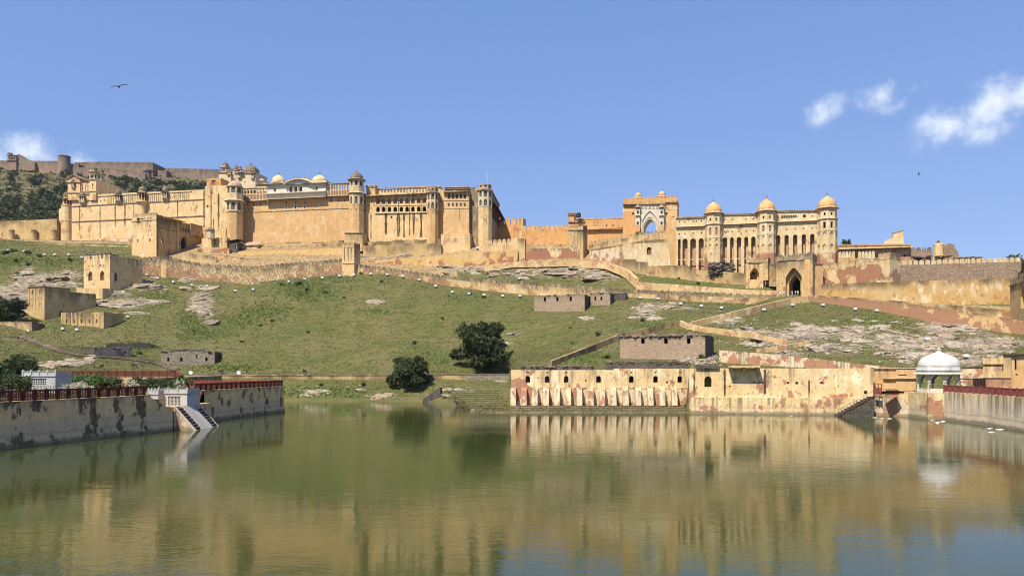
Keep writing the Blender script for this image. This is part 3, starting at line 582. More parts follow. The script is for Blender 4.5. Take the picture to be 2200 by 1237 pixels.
def grid_mesh(name, X, Y, Z, attrs=()):
    nr, nc = X.shape; me = bpy.data.meshes.new(name)
    vs = np.stack([X, Y, Z], -1).reshape(-1, 3)
    i = np.arange(nr - 1)[:, None] * nc + np.arange(nc - 1)[None, :]
    fs = np.stack([i, i + 1, i + nc + 1, i + nc], -1).reshape(-1, 4)
    me.from_pydata(vs.tolist(), [], fs.tolist())
    for nm, a in attrs: at = me.attributes.new(nm, 'FLOAT', 'POINT'); at.data.foreach_set('value', a.reshape(-1).astype(np.float32))
    me.polygons.foreach_set('use_smooth', [True] * len(me.polygons)); me.update(); return me
def ground_mat():
    g = G('hillside_ground'); n1, n2, n3 = g.noise(.035, 4), g.noise(.22, 5), g.noise(1.4, 5, rough=.65)
    c = g.mix(g.step(n1, .42, .58), (.128, .130, .042), (.172, .153, .058))
    c = g.mix(g.step(n2, .46, .66, 0., .7), c, (.098, .112, .030))
    c = g.mix(g.step(g.noise(.09, 5, (1, 1, 1), .6), .54, .64, 0., .45), c, (.20, .158, .08))
    c = g.mix(g.step(n3, .52, .70, 0., .5), c, (.19, .165, .07))
    c = g.mix(g.step(g.noise(3.5, 3), .55, .72, 0., .45), c, (.07, .078, .022))
    ter = g.noise(.75, 5, (.22, 1., 1.6), .6); c = g.mix(g.step(ter, .36, .50, .5, 0.), c, (.058, .060, .018))  # troughs of the terracette bump shaded darker in the colour too
    rk = g.attr('rock'); strata = g.noise(.55, 6, (1, 1.2, 2.6), .68)
    mk = g.step(g.math('ADD', rk, g.math('MULTIPLY', g.math('SUBTRACT', strata, .5), 2.6)), .60, .72)
    rc = g.mix(g.step(g.noise(.8, 6, (1, 1, 2.2), .7), .35, .65), (.47, .385, .275), (.19, .145, .10))
    rc = g.mix(g.step(g.noise(.16, 3), .52, .68, 0., .5), rc, (.44, .31, .20))
    rc = g.mix(g.step(g.voro(.8, 'DISTANCE_TO_EDGE', (1, 1, 2.5)), .0, .06, .7, 0.), rc, (.09, .075, .055))
    ea = g.math('ADD', g.attr('earth'), g.math('MULTIPLY', g.math('SUBTRACT', g.noise(.35, 6, rough=.65), .5), 1.8)); ec = g.mix(g.step(g.noise(.7, 6, rough=.7), .35, .65), (.44, .30, .15), (.27, .185, .095)); ec = g.mix(g.step(g.noise(1.6, 4), .55, .7), ec, (.5, .38, .22))
    c = g.mix(g.step(ea, .45, .6), c, ec)
    g.col(g.mix(mk, c, rc))
    g.bump(g.math('ADD', g.math('ADD', n3, g.math('MULTIPLY', ter, 1.6)), g.math('MULTIPLY', strata, g.math('MULTIPLY', rk, 2.))), .35, .8)
    return g.m
M['ground'] = ground_mat()
hill = bpy.data.objects.new('hillside', grid_mesh('hillside', TX, TY, TZ, [('rock', TROCK), ('earth', TEARTH)])); COL.objects.link(hill); hill.data.materials.append(M['ground']); tag(hill, kind='structure', label='grassy rocky hillside rising from the lake to the fort')
# ---------------------------------------------------------------- lake
def water_mat():
    g = G('lake_water'); g.b.inputs['Roughness'].default_value = .045; g.b.inputs['IOR'].default_value = 1.333; g.b.inputs['Specular IOR Level'].default_value = .5
    g.col(g.mix(g.noise(.03, 3), (.045, .058, .015), (.054, .066, .017)))
    w1 = g.noise(.55, 3, (1, 1.6, 1)); w2 = g.noise(2.2, 3, (1, 1.9, 1)); w3 = g.noise(.09, 2)
    h = g.math('ADD', g.math('MULTIPLY', w1, .6), g.math('MULTIPLY', w2, .22))
    h = g.math('MULTIPLY', h, g.step(w3, .35, .65, .35, 1.))
    g.bump(h, .05, .55)
    return g.m
M['water'] = water_mat()
lk = MB().add([(-900, -60, 0), (900, -60, 0), (900, 330, 0), (-900, 330, 0)], [(0, 1, 2, 3)]).build('lake_water', 'water'); tag(lk, kind='structure', label='still green lake water mirroring the fort')
# ---------------------------------------------------------------- distant ridge on the left
DPX = np.arange(-900, 760, 10).astype(float)
ridge = np.interp(DPX, [-900, -200, 0, 60, 130, 250, 340, 420, 470, 520, 600, 700, 760], [372, 362, 356, 358, 362, 368, 372, 378, 388, 404, 440, 500, 540])
nr = 46; DY = np.zeros((nr, len(DPX))); DZ = np.zeros_like(DY)
for i in range(nr):
    t = i / (nr - 4); tt = min(t, 1.)
    Yr = 440 + 480 * tt ** 1.15 + (max(0., t - 1.) * 900); py = 520 + (ridge - 520) * (tt ** .82); py = np.where(ridge > 500, np.maximum(py, ridge), py)
    DY[i] = Yr; DZ[i] = Zof(py, Yr) - max(0., t - 1.) * 500
for i in range(nr):
    for j in range(len(DPX)):
        x, y = Xof(DPX[j], DY[i, j]), DY[i, j]
        if i < nr - 5: DZ[i, j] += 5 * mnoise.noise(V((x * .012, y * .012, 3.))) + 1.6 * mnoise.noise(V((x * .05, y * .05, 7.)))
DX = (DPX[None, :] - 1100) / F * DY
def far_mat():
    g = G('ridge_ground'); c = g.mix(g.step(g.noise(.012, 5), .4, .6), (.13, .115, .05), (.155, .125, .062))
    c = g.mix(g.step(g.noise(.09, 5), .5, .66, 0., .8), c, (.07, .08, .033)); c = g.mix(g.step(g.noise(.2, 5), .62, .7, 0., .6), c, (.25, .2, .14))
    g.col(c); g.bump(g.noise(.3, 4), 1., .6); return g.m
M['far_ground'] = far_mat()
rg = bpy.data.objects.new('ridge_terrain', grid_mesh('ridge_terrain', DX, DY, DZ)); COL.objects.link(rg); rg.data.materials.append(M['far_ground']); tag(rg, kind='structure', label='scrub covered ridge behind the palace')
def rplace(px, py):
    j = int(np.clip(round((px - DPX[0]) / 10), 0, len(DPX) - 1)); q = HZ - (DZ[:, j] - CH) * F / DY[:, j]
    for i in range(nr - 4):
        if q[i] >= py >= q[i + 1] or q[i + 1] >= py >= q[i]:
            t = (q[i] - py) / ((q[i] - q[i + 1]) or 1e-6); Y = DY[i, j] + (DY[i + 1, j] - DY[i, j]) * t; return V((Xof(px, Y), Y, DZ[i, j] + (DZ[i + 1, j] - DZ[i, j]) * t))
    i = int(np.argmin(np.abs(q[:nr - 4] - py))); return V((Xof(px, DY[i, j]), DY[i, j], DZ[i, j]))
# ================================================================ the palace
def octo_tower(label, pxc, Y, hw, pyb, storeys, dome_spec, eaves=(), mat='main', group='domed octagonal towers of the palace front', rot=.12, name='octagonal_tower', topmat=None):
    """storeys: (py_bottom, py_top, half-width px, [(py_bottom, py_top, width fraction of a face, kind, infill)], material)"""
    z0 = Zof(pyb, Y); t = thing(name, label, 'tower', (Xof(pxc, Y), Y, z0), 0, group); k = Y / F; zz = lambda py: Zof(py, Y) - z0
    for (pb, pt, w, op, m) in storeys:
        r = w * k / .96; a0 = -math.pi / 2 + rot - math.pi / 8; mb = MB(); ws = []
        for i in range(8):
            a, b = a0 + i * math.pi / 4, a0 + (i + 1) * math.pi / 4; p, q = V((r * math.cos(a), r * math.sin(a), 0)), V((r * math.cos(b), r * math.sin(b), 0)); d = (q - p).normalized(); L = (q - p).length
            hs = []
            if math.sin((a + b) / 2) < .3:
                for (ob, ot, wf, kd, inf) in op:
                    h = arch(L / 2, zz(ob), L * wf, zz(ot) - zz(ob), kd, 6); hs.append(h)
                    if inf: ws.append((p, d, h, inf))
            mb.panel(p, d, L, zz(pb), zz(pt), hs, .35)
        n = len(mb.v); top = [(r * math.cos(a0 + i * math.pi / 4), r * math.sin(a0 + i * math.pi / 4), zz(pt)) for i in range(8)]; mb.add(top, [tuple(range(8))])
        mb.build('shaft' if not op else 'storey', m or mat, t)
        for p, d, h, inf in ws:
            inn = V((-d.y, d.x, 0)) * .3
            MB().add([p + d * a + inn + V((0, 0, b)) for a, b in h], [tuple(range(len(h)))]).build('window', inf, t)
    for (py, w, th_, m) in eaves:
        slab_ring(t, (0, 0), zz(py), w * k, th_, 8, -math.pi / 2 + rot - math.pi / 8, m, .25, r_in=w * k * .8)
    if dome_spec:
        (pb, pt, w, m, prof) = dome_spec; h = zz(pt) - zz(pb)
        MB().lathe([(w * k * 1.06, -.5), (w * k * 1.06, .05)], 8, (0, 0), -math.pi / 2 + rot - math.pi / 8).build('drum', topmat or mat, t, (0, 0, zz(pb)))
        dome(t, (0, 0), zz(pb), w * k, h / 1.08, m, prof, 32, .05, 16)
    return t
def jharokha(parent, fr, pxc, wpx, py_dome, py_eave, py_sill, py_foot, v=0., mat='ivory', dm='dome_grey', depth=1.5):
    """bracketed balcony window hung on the wall"""
    u = fr.u(pxc, v); w = fr.m(wpx, u, v); zd, ze, zs, zf = (fr.z(p, u, v) for p in (py_dome, py_eave, py_sill, py_foot)); d = depth
    b = empty('balcony', (u, v, 0)); b.parent = parent
    MB().box(-w / 2, w / 2, -d, .05, zs, zs + .22).build('sill', mat, b)
    cm = MB().box(-.13, .13, -.13, .13, 0, ze - zs - .2).mesh('column', mat)
    for x in (-w / 2 + .14, 0, w / 2 - .14): inst('column', cm, b, (x, -d + .14, zs + .2))
    MB().box(-w / 2, w / 2, -d + .1, -.05, zs + .2, zs + .2 + (ze - zs) * .35).build('parapet', 'grey_trim', b)
    MB().box(-w / 2 + .2, w / 2 - .2, -.12, .02, zs + .25, ze - .3).build('opening', 'wood_and_shade', b)
    MB().add([(-w * .66, -d - .5, ze - .25), (w * .66, -d - .5, ze - .25), (w * .66, .05, ze - .25), (-w * .66, .05, ze - .25), (-w * .45, -d + .1, ze + .15), (w * .45, -d + .1, ze + .15), (w * .45, .05, ze + .15), (-w * .45, .05, ze + .15)],
             [(3, 2, 1, 0), (0, 1, 5, 4), (1, 2, 6, 5), (3, 0, 4, 7), (4, 5, 6, 7)]).build('eave', 'grey_trim', b)
    MB().lathe([(w * .47 * a, (zd - ze) * .85 * q) for a, q in ONION], 16, (0, -d * .45), 0, 0).build('dome', dm, b, (0, 0, ze + .1), 0, True)
    bm = MB().extr([(0, 0), (0, zs - zf), (-d, zs - zf), (-d, (zs - zf) * .75)], (0, 0, 0), (0, 1, 0), (1, 0, 0), -.15, .15).mesh('bracket', mat)
    for x in (-w * .35, 0, w * .35): inst('bracket', bm, b, (x, 0, zf))
    return b

# ---------------------------------------------------------------- women's wing (far left)
fz = Fr(124, 347, 445, 334, 540)
Z = fz.thing('palace_wing', 'long pale ochre palace wing with hanging balconies behind the dark stained gatehouse', 'palace')
block(fz, Z, 154, 206, 418, 545, 14, 0, [(168, 428, 425, 2, 'r'), (199, 434, 430, 2, 'r')], 'zen')
block(fz, Z, 206, 440, 412.5, 545, 14, 0, [(206.5 + 3, 436, 432, 2.2, 'r'), (216, 434, 430.5, 2, 'r'), (224, 433, 428, 2, 'r'), (283, 429, 425, 2, 'r'), (297, 430, 426, 2, 'r'), (374, 425, 420.5, 2.2, 'r'), (387, 424, 418.5, 2.4, 'r'), (404, 423, 418, 2.2, 'r'), (359, 451, 449, 1.6, 'r'), (373, 455, 453, 1.6, 'r'), (395, 424.5, 421, 1.8, 'r')], 'zen')
block(fz, Z, 440, 490, 399, 545, 12, -.25, [(428 + 21, 425, 421, 2, 'r'), (456, 416, 412, 2.2, 'r'), (461, 438, 435, 1.6, 'r'), (426 + 20, 446, 441, 4.5, 'r', 'wood_and_shade')], 'main_worn')
block(fz, Z, 444, 474, 383, 402, 9, .5, [(459, 398, 387, 9, 'r', 'pinkin')], 'orange')
course(fz, Z, 206, 412, 420, 2.4, .3, mat='dome_ivory', py1=409.5)
course(fz, Z, 154, 440, 443, 1.5, .28, py1=427.5)
course(fz, Z, 154, 440, 476, 1.5, .3, py1=463)
# ribbed upper band, each rib its own piece
for i in range(44):
    px = 232 + i * 4.0
    if any(abs(px - q) < 8 for q in (256, 308, 357)): continue
    u, zt = fz.at(px, 421 - (px - 206) * .052); zb = fz.z(441 - (px - 206) * .052, u)
    if px < 345 or px > 372: MB().box(u - .11, u + .11, -.1, .02, zb, zt).build('rib', 'grey_trim', Z)
for px, a, b, w in ((171, 444, 496, 1.8), (215, 441, 511, 2.0), (247.5, 439, 486, 2.2), (268.5, 437, 485, 2.6), (287.5, 434, 470, 1.5), (381.5, 430, 470, 2.0), (438.5, 408, 488, 3.2), (453.5, 398, 488, 2.4), (469.5, 416, 489, 4.0), (459, 470, 500, 1.6)): drain(fz, Z, px, a, b, w, -.25 if px > 440 else 0)
# gabled tower
block(fz, Z, 145.5, 172, 390, 430, 8, -1.0, [(158, 404, 392, 4, 'r', 'wood_and_shade')], 'zen')
u0, u1 = fz.u(145.5, -1.), fz.u(172, -1.); za, zp = fz.z(390, (u0 + u1) / 2, -1.), fz.z(374.5, (u0 + u1) / 2, -1.); um = (u0 + u1) / 2
MB().extr([(u0, za), (u1, za), (u1, za + (zp - za) * .45), (um, zp - .3), (u0, za + (zp - za) * .45)], (0, -1., 0), (1, 0, 0), (0, 1, 0), .01, 7.9).build('gable', 'zen', Z)
zk = za + (zp - za) * .45
for a, b in ((u0 - .5, um), (um, u1 + .5)):
    zl, zr = (zk - .3, zp) if a < um - .1 and b == um else (zp, zk - .3)
    MB().add([(a, -1.6, zl), (b, -1.6, zr), (b, 9, zr), (a, 9, zl), (a, -1.6, zl - .3), (b, -1.6, zr - .3), (b, 9, zr - .3), (a, 9, zl - .3)], [(0, 1, 2, 3), (7, 6, 5, 4), (0, 4, 5, 1), (2, 6, 7, 3), (0, 3, 7, 4), (1, 5, 6, 2)]).build('roof_slope', 'grey_trim', Z)
course(fz, Z, 144, 173.5, 390, 1.6, .6, -1., mat='dome_ivory')
course(fz, Z, 145.5, 192, 414, 1.5, .25, -1.)
jharokha(Z, fz, 158.5, 7, 385, 391.5, 402.5, 407, -1.0, depth=1.)
block(fz, Z, 172, 192.5, 393.5, 430, 7, -.5, [(177, 411, 397, 1.6, 'r'), (184, 411, 397, 1.6, 'r'), (189, 411, 397, 1.6, 'r')], 'zen')
block(fz, Z, 192.5, 206.5, 384.5, 430, 16, -.8, [(199, 400, 394.5, 3, 'r', 'wood_and_shade'), (199, 404, 402, 1.5, 'r')], 'zen')
course(fz, Z, 191.5, 207, 385, 1.6, .35, -.8); course(fz, Z, 172, 206.5, 411, 1.4, .25, -.8)
u = fz.u(199.3, .5); chhatri(Z, (u, 1.2), fz.z(384.5, u), 2.7, 2.9, 2.0, 'dome_grey', cmat='ivory')
u = fz.u(216, 10); MB().box(u - 1.6, u + 1.6, 8.6, 11.8, fz.z(420, u, 10), fz.z(388, u, 10)).build('turret', 'tower_dark', Z); chhatri(Z, (u, 10.2), fz.z(388, u, 10), 2.5, 2.6, 2.2, 'dome_grey')
for px, w, a, b, c, d in ((180, 12, 414, 422, 435, 443), (256.5, 12, 405.5, 419.5, 431, 441), (357, 12, 398, 412.5, 424.5, 437)): jharokha(Z, fz, px, w, a, b, c, d)
# round balcony turret
u = fz.u(308); zz = lambda py: fz.z(py, u); w = fz.m(10.5, u)
MB().lathe([(w * .72, zz(470)), (w * .74, zz(449)), (w * .8, zz(443)), (w * 1.1, zz(437.5)), (w * 1.28, zz(436)), (w * 1.28, zz(434.5)), (w * .9, zz(433))], 20, (u, -.6)).build('corbel_turret', 'zen', Z, smooth=False)
chhatri(Z, (u, -.6), zz(433), w * 1.55, zz(416) - zz(431.5), zz(398.5) - zz(410), 'dome_grey', 8, 'zen', plinth=.3, wallmat='wood_and_shade')
MB().lathe([(w * .55, zz(433)), (w * .55, zz(415))], 12, (u, -.4)).build('opening', 'wood_and_shade', Z)
# corner round towers
fz2 = fz; u = fz.u(143, 0); r = fz.m(11, u)
t = thing('round_tower', 'round ochre corner tower with domed balcony at the left end of the palace', 'tower', (fz.A.x + fz.d.x * u - .3, fz.Y(u) + r * .4, fz.z0)); zq = lambda py: fz.z(py, u)
MB().lathe([(r * 1.02, zq(545)), (r, zq(476)), (r * 1.04, zq(475)), (r * 1.04, zq(473)), (r, zq(472)), (r, zq(444)), (r * 1.08, zq(443)), (r * 1.08, zq(441.5)), (r * .9, zq(441))], 28).build('shaft', 'zen', t, smooth=False)
chhatri(t, (0, 0), zq(441), r * 1.45, zq(428) - zq(439), zq(409) - zq(422), 'dome_grey', 8, 'zen', plinth=.5)
MB().lathe([(r * .5, zq(441)), (r * .5, zq(427))], 12).build('opening', 'wood_and_shade', t)
u = fz.u(129.5, 1.5); r = fz.m(6.5, u)
t = thing('round_tower', 'slim round buttress tower with rounded top on the outermost palace corner', 'tower', (fz.A.x + fz.d.x * u + .2, fz.Y(u) + 3.2, fz.z0))
MB().lathe([(r, zq(545)), (r, zq(475.5)), (r * 1.04, zq(475)), (r, zq(473)), (r, zq(450)), (r * .85, zq(446.5)), (r * .4, zq(444.5)), (.05, zq(444))], 20).build('shaft', 'zen', t)

# ---------------------------------------------------------------- roof pavilions behind the front
def roof_tower(label, px0, px1, pyt, pyb, Y, domes, mat='ivory', windows=()):
    f = Fr(px0, Y, px1, Y - 2, pyb); t = f.thing('roof_pavilion', label, 'pavilion')
    block(f, t, px0, px1, pyt, pyb, f.L, 0, windows, mat, .3)
    course(f, t, px0 - .8, px1 + .8, pyt, 1.6, .5)
    return f, t
f, t = roof_tower('slender cream roof tower with open domed kiosks beside the big grey dome', 470, 489, 370, 405, 352, 0, windows=[(479, 390, 384, 2.2, 'r')])
u = f.u(478); chhatri(t, (u, 1.8), f.z(370, u), f.m(14, u), f.m(9, u), f.m(9, u), 'dome_grey', 4)
u = f.u(492); MB().box(u - 1.3, u + 1.6, 3, 6, 0, f.z(367, u)).build('turret', 'ivory', t); chhatri(t, (u, 4.5), f.z(367, u), f.m(9, u), f.m(6, u), f.m(8, u), 'dome_grey', 4)
u = f.u(492, -1.5); MB().box(u - 1.1, u + 1.1, -1.5, 1, 0, f.z(385, u)).build('bay', 'ivory', t); chhatri(t, (u, -.6), f.z(385, u), f.m(9, u), f.m(6, u), f.m(7, u), 'dome_grey', 4)
f, t = roof_tower('cream roof pavilion carrying a big dark ribbed dome with corner kiosks', 504, 549, 371, 410, 348, 0, windows=[(515, 383, 377, 3, 'r', 'wood_and_shade'), (526, 384, 378, 2.4, 'r', 'wood_and_shade'), (526, 394, 389, 2, 'r')])
u = f.u(527); MB().lathe([(f.m(19, u), 0), (f.m(18, u), f.m(3, u))], 8, (u, 5), math.pi / 8).build('drum', 'ivory', t, (0, 0, f.z(371, u)))
dome(t, (u, 5), f.z(368.5, u), f.m(16, u), f.m(20, u), 'dome_grey', ONION, 32, .07, 16)
for q, vv in ((508, 0), (546, 0), (546, 8), (516, -1)):
    uu = f.u(q, vv); chhatri(t, (uu, vv), f.z(372, uu), f.m(7, uu), f.m(4.5, uu), f.m(7, uu), 'dome_grey', 4, plinth=.2)
jharokha(t, f, 515.5, 7.5, 368, 372, 382, 386.5, 0, depth=1.); jharokha(t, f, 544, 6, 369, 373, 383, 388, 0, depth=.8)
f = Fr(551, 343, 574, 342, 412); t = f.thing('vaulted_roof', 'small dark vaulted roof with a little dome left of the white pavilion', 'roof')
block(f, t, 551, 574, 398, 412, 6, 0, (), 'ivory')
u0, u1 = f.u(549.5), f.u(575); MB().extr([(u0 + (u1 - u0) * (.5 - .5 * math.cos(a)), f.z(398, u0) + f.m(10, u0) * math.sin(a)) for a in [math.pi * (1 - i / 10) for i in range(11)]][::-1], (0, 0, 0), (1, 0, 0), (0, 1, 0), -.5, 6.5).build('vault', 'dome_grey', t)
u = f.u(562.5, 4); dome(t, (u, 4), f.z(389, u, 4), f.m(6, u), f.m(5, u), 'dome_ivory', BELL, 20)

# ---------------------------------------------------------------- main front wall
fm = Fr(518, 330, 752, 320, 545)
MW = fm.thing('palace_front_wall', 'tall smooth ochre palace front between the two domed octagonal towers', 'palace')
hol = [(x, 441.5, 436.5, 3, 'r', 'wood_and_shade') for x in (532, 545, 559)] + [(x, 437.5, 433, 2.6, 'r') for x in (615, 635, 655)] + [(x, 433.5, 428.5, 3.2, 'a', 'wood_and_shade') for x in (712.5, 726.5, 740)]
hol += [(590, 450.5, 442, 5, 'r', 'pale', .12), (680, 447, 438.5, 5, 'r', 'pale', .12), (615, 450, 443, 3.4, 'a'), (635, 448.5, 441.5, 3.4, 'a'), (655, 448, 441, 3.4, 'a'), (545, 454, 448, 3, 'r', 'pale', .12), (726, 446, 439.5, 3, 'r', 'pale', .12)]
block(fm, MW, 518, 752, 424.5, 545, 14, 0, hol, 'main', .45)
course(fm, MW, 521, 750, 456.5, 1.0, .16, py1=447)
for x, py, w in ((615, 451.5, 7), (635, 450, 9.5), (655, 449.5, 7)):
    u, z = fm.at(x, py); q = fm.m(w, u) / 2; h = fm.m(9.5, u); k = q * .42
    MB().panel((u - q, -.1), (1, 0), 2 * q, z, z + h, [arch(q, z + .25, k * 2, h * .72, 'a', 6)], .1).box(u - q, u + q, -.25, 0, z - .2, z).build('window_surround', 'white', MW)
for x, py in ((590, 452), (680, 448.5)):
    u, z = fm.at(x, py); q = fm.m(3, u); MB().box(u - q, u + q, -.12, .02, z - .5, z + .4).build('window_sill', 'white', MW)
eave(fm, MW, 520.5, 573, 430.5, 1.4, .45); eave(fm, MW, 694, 751, 420.5, 1.4, .45)
def balustrade(fr, th, px0, px1, pyt, pyb, mat='main', n=8, v=0., infill='pinkin'):
    u0, u1 = fr.u(px0, v), fr.u(px1, v); za, zb = fr.z(pyb, (u0 + u1) / 2, v), fr.z(pyt, (u0 + u1) / 2, v); H = zb - za; w = (u1 - u0) / n
    hs = [arch((i + .5) * w, za + H * .56, w * .6, H * .33, 'a', 5) for i in range(n)]
    MB().panel((u0, v), (1, 0), u1 - u0, za, zb, hs, .3).build('screen_wall', mat, th)
    MB().box(u0, u1, v + .45, v + 3.5, za, za + H * .5).build('terrace', mat, th)
    MB().box(u0, u1, v - .12, v + .02, za + H * .48, za + H * .54).build('rail', 'ivory', th)
    for i in range(n + 1):
        x = u0 + i * w; MB().box(x - .13, x + .13, v - .15, v + .01, za, zb + .1).build('pilaster', 'ivory', th)
    for i in range(n): MB().box(u0 + (i + .2) * w, u0 + (i + .8) * w, v - .05, v + .01, za + H * .1, za + H * .42).build('inset_panel', infill, th)
balustrade(fm, MW, 523, 572, 403.5, 430.5, 'main', 7, .1); balustrade(fm, MW, 699, 751, 395.5, 421, 'main', 9, .1)
course(fm, MW, 699, 752, 394.5, 1.4, .35, .1, py1=393); course(fm, MW, 523, 572, 404.5, 1.3, .25, .1)
# white hall
Wp = fm.thing('marble_hall', 'white pavilion with curved vaulted roof and two ribbed domes above the ochre wall', 'pavilion')
block(fm, Wp, 573, 700, 393.5, 425, 9, -.6, [(x, 414, 400, 7.6, 'a', 'greyin', .9) for x in (625, 635.5, 646)] + [(590.5, 412, 404.5, 5, 'a', 'greyin'), (680, 408.5, 400.5, 5, 'a', 'greyin')], 'white', 1.)
cm = MB().lathe([(.28, 0), (.2, .3), (.18, 2.0), (.3, 2.4)], 8).mesh('column', 'white')
for x in (630.2, 640.8): u, z = fm.at(x, 413.5, -.6); inst('column', cm, Wp, (u, -.75, z))
u0, u1 = fm.u(572, -.6), fm.u(701, -.6)
MB().box(u0, u1, -1.9, .3, fm.z(416, (u0 + u1) / 2), fm.z(414.6, (u0 + u1) / 2)).build('ledge', 'white', Wp)
eave(fm, Wp, 571.5, 700.5, 424.5, 1.9, .5, .3, -.6, 'ivory')
eave(fm, Wp, 569, 612, 393.8, 1.5, .3, .3, -.6, 'ivory'); eave(fm, Wp, 667, 704, 392, 1.5, .3, .3, -.6, 'ivory')
u0, u1 = fm.u(572, -.6), fm.u(701, -.6); zt = fm.z(393.5, (u0 + u1) / 2, -.6)
MB().box(u0, u1, -.5, 8, zt, zt + .5).build('roof_slab', 'ivory', Wp)
# curved bangla roof: crescent swept back
ua, ub = fm.u(611, -1.5), fm.u(671, -1.5); zc = fm.z(393.5, (ua + ub) / 2, -1.5); hh = fm.m(17.5, (ua + ub) / 2); mb = MB(); nn, mm = 20, 10; vs = []
for j in range(mm + 1):
    s_ = j / mm; yy = -2.0 + 9.0 * s_; rise = math.sin(math.pi * (.10 + .55 * s_)) if s_ < .75 else math.sin(math.pi * (.10 + .55 * .75)) * (1 - (s_ - .75) * .6)
    for i in range(nn + 1):
        x = i / nn; prof = math.sin(math.pi * x) ** .75
        vs.append((ua + (ub - ua) * x, yy, zc - .4 + hh * prof * (.58 + .42 * rise)))
fs = [(j * (nn + 1) + i, j * (nn + 1) + i + 1, (j + 1) * (nn + 1) + i + 1, (j + 1) * (nn + 1) + i) for j in range(mm) for i in range(nn)]
mb.add(vs, fs); mb.build('curved_roof', 'dome_ivory', Wp, smooth=True)
mb = MB(); vs = []
for i in range(nn + 1):
    x = i / nn; prof = math.sin(math.pi * x) ** .75; z = zc - .4 + hh * .58 * prof + .05; vs += [(ua + (ub - ua) * x, -2.6, z - .25), (ua + (ub - ua) * x, -2.6, z + .15), (ua + (ub - ua) * x, -1.9, z + .32), (ua + (ub - ua) * x, -1.9, z - .25)]
fs = []
for i in range(nn): o = i * 4; fs += [(o + j, o + 4 + j, o + 4 + (j + 1) % 4, o + (j + 1) % 4) for j in range(4)]
mb.add(vs, fs + [(0, 1, 2, 3), (nn * 4 + 3, nn * 4 + 2, nn * 4 + 1, nn * 4)]).build('curved_eave', 'ivory', Wp)
mb = MB(); mb.add([(ua + (ub - ua) * i / nn, -1.55, zc - .3) for i in range(nn + 1)] + [(ua + (ub - ua) * i / nn, -1.55, zc - .45 + hh * .58 * math.sin(math.pi * i / nn) ** .75) for i in range(nn + 1)], [(i, i + 1, nn + 2 + i, nn + 1 + i) for i in range(nn)]).build('tympanum', 'white', Wp)
for x, wq in ((598.5, 14), (687, 16)):
    u = fm.u(x, 3); MB().lathe([(fm.m(wq, u) * 1.1, 0), (fm.m(wq, u) * 1.08, .7)], 8, (u, 3), math.pi / 8).build('drum', 'ivory', Wp, (0, 0, fm.z(394, u, 3)))
    dome(Wp, (u, 3), fm.z(391, u, 3), fm.m(wq, u), fm.m(15, u), 'dome_ivory', BELL, 32, .06, 16, fh=1.6)
for x in (624, 633, 643.5, 654, 664): u = fm.u(x, 3); MB().lathe([(.12, 0), (.28, .4), (.1, .8), (.04, 1.6)], 8).build('finial', 'grey_trim', Wp, (u, 3, zc + hh * (.98 if 630 < x < 660 else .82) - .5))
# octagonal towers
octo_tower('octagonal tower with pinkish dome left of the smooth ochre wall', 505, 325, 17, 530,
           [(530, 456, 16.5, (), 'main'), (456, 433, 16.8, [(453.5, 437, .62, 'a', 'greyin')], 'pale'), (433, 418, 17, (), 'pale'), (418, 401, 16, [(417, 402.5, .66, 'a', 'greyin')], 'ivory')],
           (402, 386, 14.5, 'dome_pink', BELL), [(432, 23, .25, 'ivory'), (456, 18.2, .25, 'grey_trim'), (401.5, 18.5, .2, 'grey_trim')])
octo_tower('octagonal tower with grey ribbed dome right of the smooth ochre wall', 766.5, 315, 16, 530,
           [(530, 441, 15.6, [(454.5, 451, .16, 'r', None)], 'main'), (441, 416, 15.8, [(440, 424.5, .55, 'a', 'greyin')], 'pale'), (416, 403, 16, (), 'pale'), (403, 386, 14.5, [(401.5, 390, .55, 'a', 'greyin')], 'ivory')],
           (384, 369, 13.8, 'dome_grey', BELL), [(415, 20, .25, 'ivory'), (386, 20, .25, 'grey_trim')])
fp = Fr(741, 311, 779, 310, 540); t = fp.thing('tower_plinth', 'blackened square plinth at the foot of the grey domed octagonal tower', 'plinth')
block(fp, t, 741, 779, 500, 540, 6, 0, (), 'tower_dark'); course(fp, t, 740, 780, 500, 1.4, .3)

# ---------------------------------------------------------------- gallery wing
fg = Fr(783, 317, 925, 311, 555)
GW = fg.thing('gallery_wing', 'palace wing with two rows of arched gallery openings and black rain streaks', 'palace')
ax = (812, 824, 836.5, 849, 862, 874.5, 887, 899.5, 911.5)
hg = [(x, 438.5 - (x - 812) * .012, 426.5 - (x - 812) * .012, 8.2, 'a', 'pinkin', .5) for x in ax] + [(x, 455.5 - (x - 812) * .012, 444.5 - (x - 812) * .012, 8.2, 'a') for x in ax]
block(fg, GW, 768, 925, 415.5, 555, 9, 0, hg + [(783.5, 437, 431, 3, 'r'), (798, 433.5, 428.5, 1.6, 'r'), (798, 449, 446, 1.6, 'r'), (783, 455.5, 449, 4, 'a'), (841, 469, 464, 4, 'r', 'wood_and_shade')], 'main_worn', .7)
course(fg, GW, 806, 922, 457.5, 1.6, .5, py1=455.5, mat='ivory'); course(fg, GW, 806, 922, 441.5, 1.2, .2, py1=439.5, mat='pale')
eave(fg, GW, 783, 923, 417.5, 1.7, .45, .25)
for px, b, w in ((829, 503, 6), (797, 513, 1.8), (856, 508, 6.5), (868, 509, 3.5), (880, 506, 2.6), (889, 504, 4), (905, 509, 5)): drain(fg, GW, px, 458, b, w)
for px in (829.5, 856, 880, 905): drain(fg, GW, px, 430, 457, 1.6, head=False)
